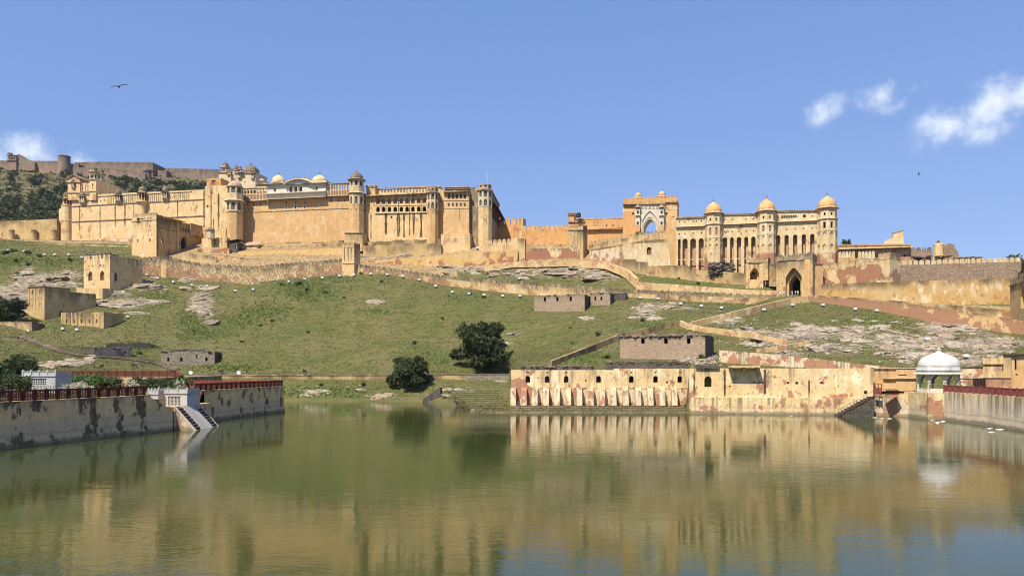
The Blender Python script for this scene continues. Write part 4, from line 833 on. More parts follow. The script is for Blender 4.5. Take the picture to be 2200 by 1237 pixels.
block(fg, GW, 787, 806, 397.5, 418, 6, .6, [(791, 413, 407, 3, 'r', 'pale', .1), (796.5, 413, 407, 3, 'r', 'pale', .1), (802, 413, 407, 3, 'r', 'pale', .1)], 'main'); course(fg, GW, 786, 807, 399, 3, .3, .6)
block(fg, GW, 808, 946, 404, 417, 4, 2.5, [(814 + i * 6.8, 414, 407.5, 4.2, 'a', 'grey_trim', .15) for i in range(19)], 'pale', .3)
course(fg, GW, 808, 946, 403, 2.2, .5, 2.5, py1=399.5, mat='dome_pink')
# octagonal bay
octo_tower('domeless octagonal bay with two tiers of arched windows at the end of the gallery', 929.5, 309, 13, 530,
           [(530, 451, 12.6, [(461, 458.5, .15, 'r', None)], 'main'), (451, 434, 12.8, [(450, 437.5, .6, 'a', 'greyin')], 'ivory'), (434, 415, 12.8, [(431, 418.5, .6, 'a', 'greyin')], 'ivory'), (413, 405.5, 12.2, [(412, 407, .6, 'a', 'pinkin')], 'dome_pink')],
           None, [(414.5, 16.5, .22, 'grey_trim'), (451.5, 13.8, .2, 'ivory'), (433.5, 13.6, .15, 'ivory')], group='flat topped octagonal bays')
# rectangular bay and recesses
fb = Fr(950, 306.5, 1012, 304.5, 560)
B = fb.thing('palace_bay', 'projecting square ochre bay with five windows in each of two rows', 'palace')
wx = (964.5, 973.2, 981.6, 990.2, 998.6)
block(fb, B, 954, 1007.5, 411, 560, 10, 0, [(x, 427, 416.5, 6, 'a', 'greyin') for x in wx] + [(x, 443.5, 437, 4, 'a', 'greyin') for x in wx], 'main', .4)
for x in wx:
    u, z = fb.at(x, 437.2); w = fb.m(3.4, u); MB().extr([(u + w * math.cos(a) * q, z + w * 1.05 * math.sin(a) * q) for q, rng in ((1., range(0, 9)), (.72, range(8, -1, -1))) for a in [math.pi * i / 8 for i in rng]], (0, 0, 0), (1, 0, 0), (0, 1, 0), -.12, .02).build('arch_moulding', 'ivory', B)
course(fb, B, 953.5, 1008, 429.5, 1.4, .2, mat='ivory'); course(fb, B, 953.5, 1008, 446.5, 1.3, .16, mat='ivory')
eave(fb, B, 953, 1009, 411, 1.3, .35, .25)
block(fb, B, 956, 1006, 401, 411, 8, .4, [(960 + i * 5.2, 409, 403.5, 3, 'a', 'pinkin', .15) for i in range(9)], 'grey_trim', .3); course(fb, B, 955, 1007, 402, 1.6, .5, .4, mat='dome_pink'); course(fb, B, 955, 1007, 405.5, 1.6, .3, .4)
block(fb, B, 947, 1010, 502, 560, 12, -1.2, [(x, 523, 512, 6, 'r', 'main_worn', .12) for x in (962, 979, 997)], 'main_worn')
block(fb, B, 938, 954.5, 408, 560, 6, 4.5, (), 'main_worn'); block(fb, B, 1007, 1030, 405, 560, 6, 5, [(1023, 420.5, 416, 2.4, 'r', 'wood_and_shade')], 'main_worn')
eave(fb, B, 1007, 1030, 407.5, 1.2, .35, .25, 5); course(fb, B, 938, 955, 432, 1.4, .2, 4.5); drain(fb, B, 987.5, 447, 470, 1.0)
for px, a, b, w in ((1014, 489, 512, 7), (1021, 487, 511, 6)): drain(fb, B, px, a, b, w, 4.9)
# corner tower
octo_tower('domeless octagonal corner tower at the right end of the main palace', 1042, 304, 15.5, 545,
           [(545, 445.5, 15.2, (), 'main_worn'), (445.5, 428.5, 15.4, [(444.5, 431.5, .58, 'a', 'greyin')], 'ivory'), (428.5, 410, 15.2, [(425.5, 412.5, .58, 'a', 'greyin')], 'ivory'), (408.5, 398, 13.8, [(404, 401, .5, 'r', None)], 'dome_pink')],
           None, [(409.5, 18.5, .22, 'grey_trim'), (445.5, 16.4, .2, 'ivory'), (428.5, 16, .15, 'ivory'), (398.5, 14.8, .2, 'grey_trim')], group='flat topped octagonal bays')
# audience hall: side going back, deep eave
fh = Fr(1053, 306, 1072.5, 338, 530)
H = fh.thing('audience_hall', 'dark shaded side of the pillared hall with deep overhanging eave', 'hall')
L = fh.L; zt, ze = Zof(402, 306) - fh.z0, Zof(431, 306) - fh.z0; zb = Zof(462, 306) - fh.z0
hs = [arch(L * (i + .5) / 7, zb + .6, L / 7 * .62, (ze - zb) * .75, 'p') for i in range(7)]
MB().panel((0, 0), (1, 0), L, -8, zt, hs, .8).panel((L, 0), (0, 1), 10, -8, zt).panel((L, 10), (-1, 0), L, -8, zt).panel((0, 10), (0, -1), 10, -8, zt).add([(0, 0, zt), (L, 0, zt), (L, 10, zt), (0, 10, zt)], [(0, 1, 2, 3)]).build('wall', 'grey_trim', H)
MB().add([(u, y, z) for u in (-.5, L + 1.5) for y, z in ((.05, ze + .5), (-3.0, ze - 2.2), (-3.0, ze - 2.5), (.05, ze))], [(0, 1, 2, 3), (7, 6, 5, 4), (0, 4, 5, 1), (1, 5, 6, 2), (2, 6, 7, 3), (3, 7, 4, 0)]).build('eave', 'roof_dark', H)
bm = MB().extr([(0, 0), (-2.4, 2.6), (-2.7, 2.6), (-.3, -.6), (0, -1.4)], (0, 0, 0), (0, 1, 0), (1, 0, 0), -.15, .15).mesh('bracket', 'wood_and_shade')
for i in range(9): inst('bracket', bm, H, (L * (i + .5) / 9, 0, ze - 4.4))
MB().box(-.5, L + .5, -.3, .05, zt - .7, zt - .3).build('string_course', 'grey_trim', H)
MB().bar((0, 1.2, zt), (0, 1.2, zt + 6.3), .1).build('flagpole', 'metal_white', H)

# ---------------------------------------------------------------- orange court walls and the white gate
t = wall('court_wall', 'orange stepped court wall with arcaded parapet, partly shadowed by the hall', 'wall', [(1058, 482, 530, 334), (1123, 481, 530, 330)], 1.5, 'orange', (2.2, 2.7, 'merlon_orange', .7))
t2 = wall('court_wall', 'side return of the orange stepped wall, end block with capping', 'wall', [(1123.5, 468, 530, 329), (1130, 472, 530, 338)], 1.5, 'main_worn')
wall('court_wall', 'low orange court wall with vertical ribbed parapet behind the blue tarpaulin', 'wall', [(1121, 493, 540, 327), (1222, 491, 540, 322)], 1.5, 'orange', (1.7, 1.7, 'merlon_orange', .7))
fo = Fr(1219, 312, 1341, 305, 545); O = fo.thing('gallery_house', 'long low orange building with corbelled gallery left of the white gate', 'building')
block(fo, O, 1221, 1341, 476, 545, 7, 0, [], 'orange')
block(fo, O, 1258, 1338, 474, 491.5, 2.5, -1.3, [(1258.5 + 1, 487, 483.5, 2.6, 'r'), (1271.5, 488, 483.5, 3.6, 'r', 'pale', .2), (1278.7, 488, 483.5, 3.6, 'r', 'pale', .2), (1285.8, 488, 483.5, 3.6, 'r', 'pale', .2), (1303, 487, 482, 2, 'r'), (1317, 487, 482.5, 2.6, 'a')], 'orange', .3)
cb = MB().extr([(0, 0), (0, .95), (-1.2, .95), (-1.2, .6)], (0, 0, 0), (0, 1, 0), (1, 0, 0), -.3, .3).mesh('corbel', 'orange')
for i in range(17): u, z = fo.at(1262 + i * 4.6, 497); inst('corbel', cb, O, (u, 0, z))
block(fo, O, 1222, 1341, 469.5, 477, 5, .3, [], 'orange'); course(fo, O, 1221, 1341, 477, 1.4, .5, py1=474, mat='grey_trim'); course(fo, O, 1237, 1341, 470, 2.2, .15, .3, py1=467.5, mat='dome_pink')
block(fo, O, 1221, 1233.5, 457, 478, 4, -.4, [], 'orange', name='turret'); course(fo, O, 1219.5, 1235, 461, 1.6, .45, -.4); course(fo, O, 1220.5, 1234.5, 457, 2.2, .2, -.4, mat='dome_pink')
tk = thing('water_tank', 'small dark water tank on a white stand on the orange roof', 'tank', P(1243, 469, 309))
MB().lathe([(.9, .4), (1.0, .5), (1.0, 1.9), (.6, 2.2), (.3, 2.3)], 16).build('tank', 'metal_dark', tk); MB().bar((1.3, 0, 0), (1.3, 0, 2.1), .12).bar((-.2, 0, 2.1), (1.3, 0, 2.1), .12).build('stand', 'metal_white', tk)

fw = Fr(1338, 303, 1455, 297, 545); K = fw.thing('palace_gate', 'tall orange gate house with white arched portal and two small roof kiosks', 'gate')
def gate_mass(fr, th, px0, px1, pyt, pyb, v0, v1, arches, mat, name='wall'):
    u0, u1 = fr.u(px0, v0), fr.u(px1, v0); um = (u0 + u1) / 2; z0, z1 = fr.z(pyb, um, v0), fr.z(pyt, um, v0); hs = []
    for pxc, pb, pt, w, kd in arches: u, zb = fr.at(pxc, pb, v0); hs.append([(a, b) for a, b in arch(u, zb, fr.m(w, u, v0), fr.z(pt, u, v0) - zb, kd, 10)])
    mb = MB(); rv = v1 - v0
    mb.panel((u0, v0), (1, 0), u1 - u0, z0, z1, [[(a - u0, b) for a, b in h] for h in hs], rv); mb.panel((u1, v1), (-1, 0), u1 - u0, z0, z1, [[(u1 - a, b) for a, b in h][::-1] for h in hs], 0.01)
    mb.panel((u1, v0), (0, 1), rv, z0, z1); mb.panel((u0, v1), (0, -1), rv, z0, z1); mb.add([(u0, v0, z1), (u1, v0, z1), (u1, v1, z1), (u0, v1, z1)], [(0, 1, 2, 3)])
    return mb.build(name, mat, th)
block(fw, K, 1338, 1365, 437, 548, 8, 0, [(1357.5, 445, 442, 2.2, 'r'), (1360, 461.5, 456.5, 3.6, 'r'), ], 'orange', .5)
block(fw, K, 1429, 1455, 433, 590, 8, 0, [(1432, 461, 456.5, 3.6, 'r'), (1435, 440, 437.5, 1.8, 'r'), (1447, 467.5, 464.5, 2.2, 'r')], 'main', .5)
course(fw, K, 1338, 1364, 449.5, 6, .06, mat='pale'); course(fw, K, 1430, 1455, 445, 6, .06, mat='pale')
gate_mass(fw, K, 1365, 1429, 437, 545, -.6, 6, [(1396.2, 505, 470, 26, 'p')], 'white')
# pointed frame and side balconies of the portal
def arch_frame(fr, th, pxc, pyb, pyt, w, k, v, mat, t=.35, kind='p', name='arch_moulding'):
    u, zb = fr.at(pxc, pyb, v); W_ = fr.m(w, u, v); Hh = fr.z(pyt, u, v) - zb; a, b = arch(u, zb, W_, Hh, kind, 12), arch(u, zb, W_ * k, Hh - W_ * (1 - k) * .5, kind, 12)
    n = len(a); vs = [(x, v - t, z) for x, z in a] + [(x, v - t, z) for x, z in b] + [(x, v + .01, z) for x, z in a] + [(x, v + .01, z) for x, z in b]
    fs = [(i, i + 1, n + i + 1, n + i) for i in range(1, n - 1)] + [(n - 1, 0, n, 2 * n - 1)]; fs += [(i, 2 * n + i, 2 * n + i + 1, i + 1) for i in range(1, n - 1)] + [(n - 1, 3 * n - 1, 2 * n, 0)]; fs += [(n + i, n + i + 1, 3 * n + i + 1, 3 * n + i) for i in range(1, n - 1)]
    MB().add(vs, fs).build(name, mat, th)
arch_frame(fw, K, 1396.2, 500, 452, 38, .88, -.6, 'white', .4); arch_frame(fw, K, 1396.2, 500, 464, 31, .86, -.6, 'ivory', .25)
for i in range(5):
    u, z = fw.at(1379.5 + i * 8.2, 448.2, -.6); w = fw.m(5.6, u); h = fw.m(7, u); MB().panel((u - w / 2, -.75), (1, 0), w, z, z + h, [arch(w / 2, z + .2, w * .6, h * .75, 'a', 5)], .15).build('niche_frame', 'ivory', K); MB().box(u - w * .3, u + w * .3, -.64, -.6, z + .2, z + h * .8).build('niche', 'pinkin', K)
for px in (1370.3, 1421.5):
    u = fw.u(px, -1.8); w = fw.m(8.5, u)
    MB().shell(u - w / 2, u + w / 2, -1.8, -.55, fw.z(486, u), fw.z(450, u), [arch(u, fw.z(p0, u), w * .5, fw.m(7, u), 'r') for p0 in (461.5, 486 - 1)], rev=.3).build('side_bay', 'white', K)
    for p0 in (448, 465.5): MB().box(u - w * .68, u + w * .68, -2.4, -.5, fw.z(p0, u), fw.z(p0 - 1.3, u)).build('bay_eave', 'dome_pink' if p0 < 450 else 'white', K)
    MB().lathe([(w * .6, 0), (w * .5, .5), (w * .2, .9), (.05, 1.1)], 4, (u, -1.2), math.pi / 4).build('bay_roof', 'dome_pink', K, (0, 0, fw.z(446.5, u)))
    MB().box(u - w * .6, u + w * .6, -2.2, -.55, fw.z(500, u), fw.z(486.5, u)).build('bay_base', 'orange', K)
block(fw, K, 1338.5, 1430, 433, 438.5, 8, -.8, [], 'merlon_orange', name='parapet'); course(fw, K, 1338, 1430, 438.5, 1.2, .5, -.6)
block(fw, K, 1430, 1455.5, 430, 434.5, 8, -.3, [], 'merlon_orange', name='parapet'); course(fw, K, 1430, 1455.5, 434.5, 1.2, .4, -.2)
for a, b, py, vv in ((1339, 1429.5, 433, -.75), (1430.5, 1455, 430, -.25)):
    u0, u1 = fw.u(a, vv), fw.u(b, vv); z = fw.z(py, (u0 + u1) / 2, vv); merlons(K, [(u0, vv, z), (u1, vv, z)], .95, 1.75, .5, 'merlon_orange', .06)
for px, py in ((1371, 428), (1421.5, 425)):
    u = fw.u(px, 3); chhatri(K, (u, 3), fw.z(py + 4, u, 3), fw.m(14.5, u), fw.m(3.5, u), fw.m(10, u), 'dome_orange', 4, 'dome_orange', 'dome_orange', .3)
# ================================================================ arcaded block with three domed towers (right)
fa = Fr(1450, 287, 1800, 274, 600)
A = fa.thing('arcade_block', 'cream arcaded palace block with tall shadowed arches between three orange domed towers', 'palace')
def arcade(px0, px1, pt, eav, arc, arches, small, v=0.):
    block(fa, A, px0, px1, pt, 605, 9, v, [(x, 604, t_, w, 'a') for x, w, t_ in arches] + [(x, b, b - 3.2, 2.4, 'r') for x, b in small], 'pale_red', 2.6)
    u0, u1 = fa.u(px0, v), fa.u(px1, v); MB().box(u0 + .05, u1 - .05, v + 2.3, v + 2.75, fa.z(605, u0), fa.z(arc - 3, u0)).build('arcade_back', 'recess', A)
    for (xa, wa, ta) in arches:
        u = fa.u(xa, v); w = fa.m(wa, u); zb = fa.z(558 - (xa - 1450) * .02, u); MB().box(u - w / 2 - .3, u + w / 2 + .3, v + .5, v + .75, zb - .12, zb + .22).build('tie_beam', 'pale', A)
arcade(1452, 1514, 467, 488, 513, [(1459.5, 5.6, 513.5), (1471.7, 10.8, 512.5), (1489, 12, 512), (1506.5, 10.8, 511.5)], [(1459.5, 478), (1471.5, 478), (1489, 477), (1496, 477), (1507, 476.5), (1459.5, 504.5), (1471.5, 504), (1489, 503), (1507, 502)])
arcade(1551, 1628, 459, 482, 510, [(1557.5, 9, 510), (1572.5, 7.5, 509.5), (1587.7, 9.2, 509), (1603.2, 8, 508.5), (1618.7, 9.2, 508)], [(1557, 474), (1573, 473), (1603, 472.5), (1619, 472), (1557, 500), (1573, 499.5), (1587.5, 499), (1603, 498.5), (1619, 498)])
arcade(1666, 1757, 452, 476, 504, [(1671.5, 9.4, 505), (1690, 8.8, 504.5), (1708.5, 8.8, 503.8), (1727, 8.8, 503), (1745.3, 9, 502.3)], [(1745.5, 466), (1690, 494.5), (1708.5, 493.5), (1727, 492.5), (1745.5, 491.5)])
for a, b, y0, y1, y2 in ((1452, 1515, 488.5, 485.5, 466), (1551, 1628, 483, 480, 459), (1665, 1757, 478, 473.5, 452)):
    eave(fa, A, a, b, (y0 + y1) / 2 - 2, .9, .3, .25, 0, 'ivory'); course(fa, A, a, b, y2 + 3, 1.4, .35, py1=y2 + 1.5); course(fa, A, a, b, y2 + .2, 1.3, .2, py1=y2 - 1.4, mat='dome_pink')
u0, u1 = fa.u(1678), fa.u(1712); za, zb = fa.z(468, u0), fa.z(463.5, u0)
MB().box(u0, u1, -.12, -.02, za, zb).build('louvre_back', 'shade_in', A)
for i in range(8): x = u0 + (u1 - u0) * i / 7; MB().box(x - .12, x + .12, -.22, -.03, za, zb).build('louvre_post', 'ivory', A)
MB().box(fa.u(1725), fa.u(1731), -.12, .01, fa.z(467, u1), fa.z(462, u1)).build('shutter', 'shade_in', A)
for px, (pb, pt), lab, Yt, w in ((1533, (454.5, 433), 'left of the three orange domed towers on the arcaded block', 283.5, 18.5), (1646.5, (450, 426), 'middle of the three orange domed towers on the arcaded block', 278.5, 19.5), (1777, (443.5, 420), 'right end and tallest of the three orange domed towers on the arcaded block', 271.5, 20.5)):
    k = w / 19.; e2 = {1533: 482, 1646.5: 477.5, 1777: 470.5}[px]; e3 = {1533: 511, 1646.5: 504, 1777: 496.5}[px]; r3 = 'main_worn' if False else 'pale'
    t = octo_tower(lab, px, Yt, w, 606, [(606, 545, w * 1.0, (), 'tower_red'), (545, e3, w * .97, [(541, 526, .5, 'p', 'pale'), (522, e3 + 3.5, .5, 'p', 'pale')], 'pale'), (e3, e2, w * .96, [(e3 - 4, e2 + 9, .34, 'a' if px < 1700 else 'r', 'pinkin' if px < 1700 else None)], 'pale'), (e2, pb + 3, w * .92, [(e2 - 5, e2 - 11, .26, 'r', None)], 'pale')],
                   (pb + 1, pt, w * .9, 'dome_orange', BELL), [(e2, w * 1.12, .25, 'ivory'), (pb + 3.5, w * 1.22, .25, 'dome_orange'), (e3, w * 1.04, .2, 'ivory'), (545, w * 1.05, .25, 'ivory')], 'pale', 'orange domed towers of the arcaded block')
# ruined rubble hut on the ramp, below the arcade
def rock_mesh(seed, n=2, rough=.35, flat_=.6):
    import bmesh
    bm = bmesh.new(); bmesh.ops.create_icosphere(bm, subdivisions=n, radius=1.)
    for v in bm.verts:
        p = v.co.copy(); q = mnoise.noise(p * 1.1 + V((seed * 9.1, 0, 0))); q2 = mnoise.noise(p * 2.7 + V((seed * 3.3, 5, 0))); v.co *= 1 + rough * q * 1.6 + rough * .6 * q2; v.co.z *= flat_
    me = bpy.data.meshes.new('rock'); bm.to_mesh(me); bm.free()
    for nm in ('topd', 'botd'): me.attributes.new(nm, 'FLOAT', 'POINT')
    return me
def rockmat(name, c1, c2):
    g = G(name); c = g.mix(g.step(g.noise(.9, 6, (1, 1, 2), .65), .35, .65), c1, c2); c = g.mix(g.step(g.voro(.9, 'DISTANCE_TO_EDGE', (1, 1, 2)), 0., .05, .7, 0.), c, (.08, .065, .05)); g.col(c); g.bump(g.noise(2., 6), .3, .8); return g.m
M['rock'] = rockmat('pale_rock', (.50, .42, .315), (.24, .185, .13)); M['rock_grey'] = rockmat('grey_rock', (.30, .24, .18), (.17, .135, .10)); M['rock_pink'] = rockmat('pink_rock', (.44, .34, .235), (.25, .185, .125)); M['rock_dark'] = rockmat('dark_rubble', (.20, .16, .12), (.085, .07, .055))
RK = []
for i in range(10):
    me = rock_mesh(i, 3 if i < 4 else 2); me.materials.append(M[('rock', 'rock_grey', 'rock_pink', 'rock', 'rock_dark')[i % 5]]); RK.append(me)
rh = thing('ruined_hut', 'collapsed rubble hut below the arcades left of the small gate', 'ruin', P(1549, 584, 268)); rr = random.Random(3)
fr_ = Fr(1524, 269, 1577, 267, 590)
MB().box(-3.6, 4.4, -.2, 4, -1.5, 3.2).build('core_wall', 'stone_dark', rh)
MB().box(1.2, 2.6, -.35, .5, -.6, 1.0).build('doorway', 'shade_in', rh)
for i in range(95):
    a = rr.uniform(-4.3, 4.9); h = 3.7 - .5 * abs(a) ** 1.05 * (.9 if a < 0 else .55); s = rr.uniform(.35, .75)
    if h < -.5: h = 0
    o = inst('loose_stone', RK[4 if rr.random() < .5 else 9 if rr.random() < .5 else 1], rh, (a, rr.uniform(-.9, -.1), rr.uniform(-.8, max(.2, h))), rr.uniform(0, 6), (s, s, s))

# ================================================================ gates on the ramp
def arch_gate(name, label, px0, px1, Y0, Y1, pyt, pyb, ar, merl, mat, depth=7., mmat='merlon_dark', skew=None):
    f = Fr(px0, Y0, px1, Y1, pyb); t = f.thing(name, label, 'gate'); L = f.L; zt = f.z(pyt, 0)
    u, zb = f.at(ar[0], ar[1]); W_ = f.m(ar[3], u); Hh = f.z(ar[2], u) - zb
    big = arch(u, zb - .5, W_, Hh + .5, 'p', 12); mb = MB()
    mb.panel((0, 0), (1, 0), L, -4, zt, [big], 1.8); mb.panel((L, 0), (0, 1), depth, -4, zt); mb.panel((L, depth), (-1, 0), L, -4, zt, [[(L - a, b) for a, b in big][::-1]], .01); mb.panel((0, depth), (0, -1), depth, -4, zt); mb.add([(0, 0, zt), (L, 0, zt), (L, depth, zt), (0, depth, zt)], [(0, 1, 2, 3)])
    mb.build('wall', mat, t)
    inner = arch(u, zb - .5, W_ * .72, Hh * .74 + .5, 'p', 12)
    MB().panel((u - W_ * .6, 1.75), (1, 0), W_ * 1.2, zb - 1, zb + Hh + .3, [[(a - u + W_ * .6, b) for a, b in inner]], depth - 1.9).build('inner_arch', mat, t)
    MB().add([(a, depth - .15, b) for a, b in arch(u, zb - .5, W_ * 1.0, Hh, 'p', 12)], [tuple(range(15))]).build('dark_sheet', 'shade_in', t)  # near-black sheet closing the back of the arch
    MB().box(-.15, L + .15, -.25, .02, zt - .3, zt).build('string_course', 'grey_trim', t)
    merlons(t, [(0, .02, zt), (L, .02, zt)], merl[0], merl[1], .6, mmat, .08)
    merlons(t, [(L - .02, .05, zt), (L - .02, depth, zt)], merl[0], merl[1], .6, mmat, .08)
    for x in (.35, L - .35): MB().box(x - .3, x + .3, -.18, .02, -4, zt - .3).build('pilaster', mat, t)
    return f, t, u, zb, W_, Hh
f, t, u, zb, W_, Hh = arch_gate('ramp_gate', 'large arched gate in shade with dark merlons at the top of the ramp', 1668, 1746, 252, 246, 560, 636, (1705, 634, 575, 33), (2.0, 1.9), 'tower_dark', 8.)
zt = f.z(560, 0)
for i in range(4): MB().box(u - 5.2 + i * 3.0, u - 5.08 + i * 3.0, -.1, .01, f.z(581, u), zt - .3).build('panel_groove', 'grey_trim', t)
MB().box(f.L - 2.4, f.L - .7, -.32, .02, -4, zt - .3).build('pilaster', 'main', t)
f2 = Fr(1745, 249, 1768, 250, 640); t = f2.thing('gate_side_wall', 'plain ochre wall block joined to the right side of the arched ramp gate', 'wall'); block(f2, t, 1745, 1768, 566, 650, 6, 0, [], 'main'); course(f2, t, 1744.5, 1768.5, 566, 1.4, .3)
f, t, *_ = arch_gate('small_gate', 'small arched gate with merlons half hidden behind the ramp wall', 1603, 1640, 262, 261, 564, 598, (1621, 597, 575, 19), (1.25, 1.6), 'main_worn', 4, 'merlon')
f3 = Fr(1640, 260, 1652, 259, 598); t = f3.thing('gate_turret', 'square merlon topped turret beside the small arched gate', 'turret'); block(f3, t, 1640, 1650, 562, 602, 3.5, 0, [], 'tower_dark')
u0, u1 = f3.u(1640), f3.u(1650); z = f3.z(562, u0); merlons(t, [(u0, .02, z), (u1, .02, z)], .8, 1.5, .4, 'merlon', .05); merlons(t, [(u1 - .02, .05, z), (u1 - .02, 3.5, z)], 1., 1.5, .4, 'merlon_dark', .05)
wall('stepped_wall', 'short shaded merlon wall stepping down from the turret behind the ramp gate', 'wall', [(1652, 572, 596, 260), (1669, 576, 596, 254)], 1., 'tower_dark', (.9, 1.3, 'merlon_dark'))

# ================================================================ curtain walls, ramps and retaining walls
MD = 'merlon_dark'
wall('curtain_wall', 'lower curtain wall with round merlons below the palace, left of the square tower', 'wall', [(306, 560, 590, 300), (345, 558, 590, 299), (360, 557, 592, 298.5), (400, 567, 598, 298), (440, 574, 603, 297), (543, 579, 612, 295), (600, 574, 606, 294), (650, 570, 599, 292), (737, 564, 590, 289.5)], 1.4, 'wall_rough', (1.75, 1.55, MD))
wall('curtain_wall', 'long merlon topped curtain wall descending the hill from square tower to ramp gate', 'wall', [(764, 575, 591, 288.5), (830, 582, 591, 286.5), (900, 592, 602, 283), (945, 598, 613, 281), (1020, 606, 625, 277), (1140, 613, 634, 271), (1345, 630, 640, 262), (1500, 636, 652, 254.5), (1610, 640, 657, 250), (1669, 643, 655, 248)], 1.3, 'wall', (1.8, 1.55, MD))
f = Fr(735, 288.5, 766, 286.5, 590); t = f.thing('wall_tower', 'square merlon topped tower in the middle of the curtain wall', 'tower')
block(f, t, 735, 761, 533, 600, 4.5, 0, [(745, 571, 569, 1.4, 'r'), (752, 556, 554, 1.4, 'r'), (748, 543, 541, 1.3, 'r')], 'main_worn'); course(f, t, 735, 761, 566, 1.2, .15)
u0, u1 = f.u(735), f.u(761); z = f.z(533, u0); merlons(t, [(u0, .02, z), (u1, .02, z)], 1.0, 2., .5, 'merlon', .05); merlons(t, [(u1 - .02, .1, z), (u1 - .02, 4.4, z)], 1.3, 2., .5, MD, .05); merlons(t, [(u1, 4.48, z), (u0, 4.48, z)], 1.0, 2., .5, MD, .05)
for x in (740, 748.5, 756): drain(f, t, x, 530, 560, 1.3, head=False)
# round bastion at the left end of the curtain wall
t = thing('round_bastion', 'small round bastion bulging from the curtain wall under the stained gatehouse', 'bastion', P(358, 592, 300)); k = 300 / F
MB().lathe([(12 * k, -3), (11.5 * k, 0), (11 * k, 34 * k), (11.3 * k, 34.3 * k)], 20).build('drum', 'wall', t)
me = merlon_mesh(1.1, 1.2, .4, M[MD])
for i in range(12): a = math.pi * (1 + i / 11.); inst('merlon', me, t, (11.2 * k * math.cos(a), 11.2 * k * math.sin(a), 34 * k), a + math.pi / 2)
# terraces directly below the palace front
wall('terrace_wall', 'smooth ochre terrace wall below the tall front, above the curtain wall', 'wall', [(425, 551, 566, 311), (465, 546, 570, 309), (540, 556, 575, 307), (600, 557, 570, 305)], 1., 'wall', None, coping='dome_ivory')
wall('terrace_wall', 'plain ochre retaining wall directly behind the square curtain tower', 'wall', [(512, 540, 562, 313), (600, 538, 560, 311), (736, 533, 557, 303)], 1., 'wall_smooth', None)
wall('terrace_wall', 'rough weathered ledge wall at the foot of the tall smooth front', 'wall', [(548, 529, 541, 322), (640, 527, 538, 318), (736, 519, 534, 313)], 1.5, 'wall_dark', None, jag=.5, sub=1.)
wall('terrace_wall', 'upper dark ledge strip under the smooth palace front', 'wall', [(570, 521, 530, 326), (660, 519, 527, 322), (736, 516, 524, 318)], 1.2, 'wall_dark', None, jag=.6, sub=1.)
wall('terrace_wall', 'peeling red terrace wall between the stained gatehouse and the octagonal tower', 'wall', [(424, 535, 552, 318), (470, 531, 552, 317), (492, 533, 552, 316)], 1.2, 'wall_red', None)
wall('terrace_wall', 'ochre parapet wall in front of the gatehouse door', 'wall', [(390, 543, 570, 306), (437, 547, 570, 306), (465, 552, 575, 306)], 1., 'wall')
f = Fr(430, 322, 490, 320, 540); t = f.thing('low_house', 'low flat ochre house with dark doorway under the drain stained palace wall', 'house')
block(f, t, 433, 488, 511, 545, 5, 0, [(461.5, 526, 514, 3.4, 'r')], 'main_worn'); block(f, t, 437, 486, 490.5, 515, 3, 2.5, [], 'main_worn')
t = thing('roof_kiosk', 'tiny white kiosk with dark dome on the low flat house', 'kiosk', P(452.5, 511, 319)); k = 319 / F
MB().lathe([(8.5 * k, -.3), (8.2 * k, 15 * k)], 8, (0, 0), .3).build('body', 'ivory', t); slab_ring(t, (0, 0), 15 * k, 9.8 * k, .15, 8, .3, 'dome_grey', .1); dome(t, (0, 0), 15 * k, 8.4 * k, 8 * k, 'dome_grey', BELL, 16)
f = Fr(489, 318, 514, 317, 545); t = f.thing('brick_shed', 'small dark brick shed with tilted sheet roof at the tower foot', 'shed')
block(f, t, 492, 510, 520, 548, 4, 0, [(507, 534, 525, 3, 'r', 'dome_ivory')], 'stone_dark'); u0, u1 = f.u(485), f.u(513); z = f.z(519, u0)
MB().add([(u0, -.8, z), (u1, -.8, z + .8), (u1, 4.5, z + .9), (u0, 4.5, z + .1), (u0, -.8, z - .15), (u1, -.8, z + .65), (u1, 4.5, z + .75), (u0, 4.5, z - .05)], [(0, 1, 2, 3), (7, 6, 5, 4), (0, 4, 5, 1), (1, 5, 6, 2), (2, 6, 7, 3), (3, 7, 4, 0)]).build('roof', 'roof_dark', t)
f = Fr(519, 322, 558, 320, 540); t = f.thing('lean_to', 'low lean-to with pinkish tiled roof against the smooth palace wall', 'shed'); block(f, t, 523, 553, 527.5, 540, 3, 0, [], 'main_worn'); u0, u1 = f.u(520), f.u(556); z = f.z(527, u0); zb = f.z(517.5, u0)
MB().add([(u0, -.6, z), (u1, -.6, z), (u1 - .3, 3.4, zb), (u0 + 1, 3.4, zb), (u0, -.6, z - .2), (u1, -.6, z - .2), (u1 - .3, 3.4, zb - .2), (u0 + 1, 3.4, zb - .2)], [(0, 1, 2, 3), (7, 6, 5, 4), (0, 4, 5, 1), (1, 5, 6, 2), (2, 6, 7, 3), (3, 7, 4, 0)]).build('roof', 'dome_pink', t)
wall('terrace_wall', 'rough grey ledge under the streaked gallery wing', 'wall', [(780, 527, 540, 309), (850, 524, 538, 307), (948, 522, 536, 304)], 1.6, 'wall_dark', None, jag=.6, sub=1.2)
wall('terrace_wall', 'upper black ledge strip against the foot of the gallery wing', 'wall', [(785, 519, 528, 313), (850, 515, 527, 311), (946, 513, 526, 308)], 1.6, 'wall_dark', None, jag=.7, sub=1.2)
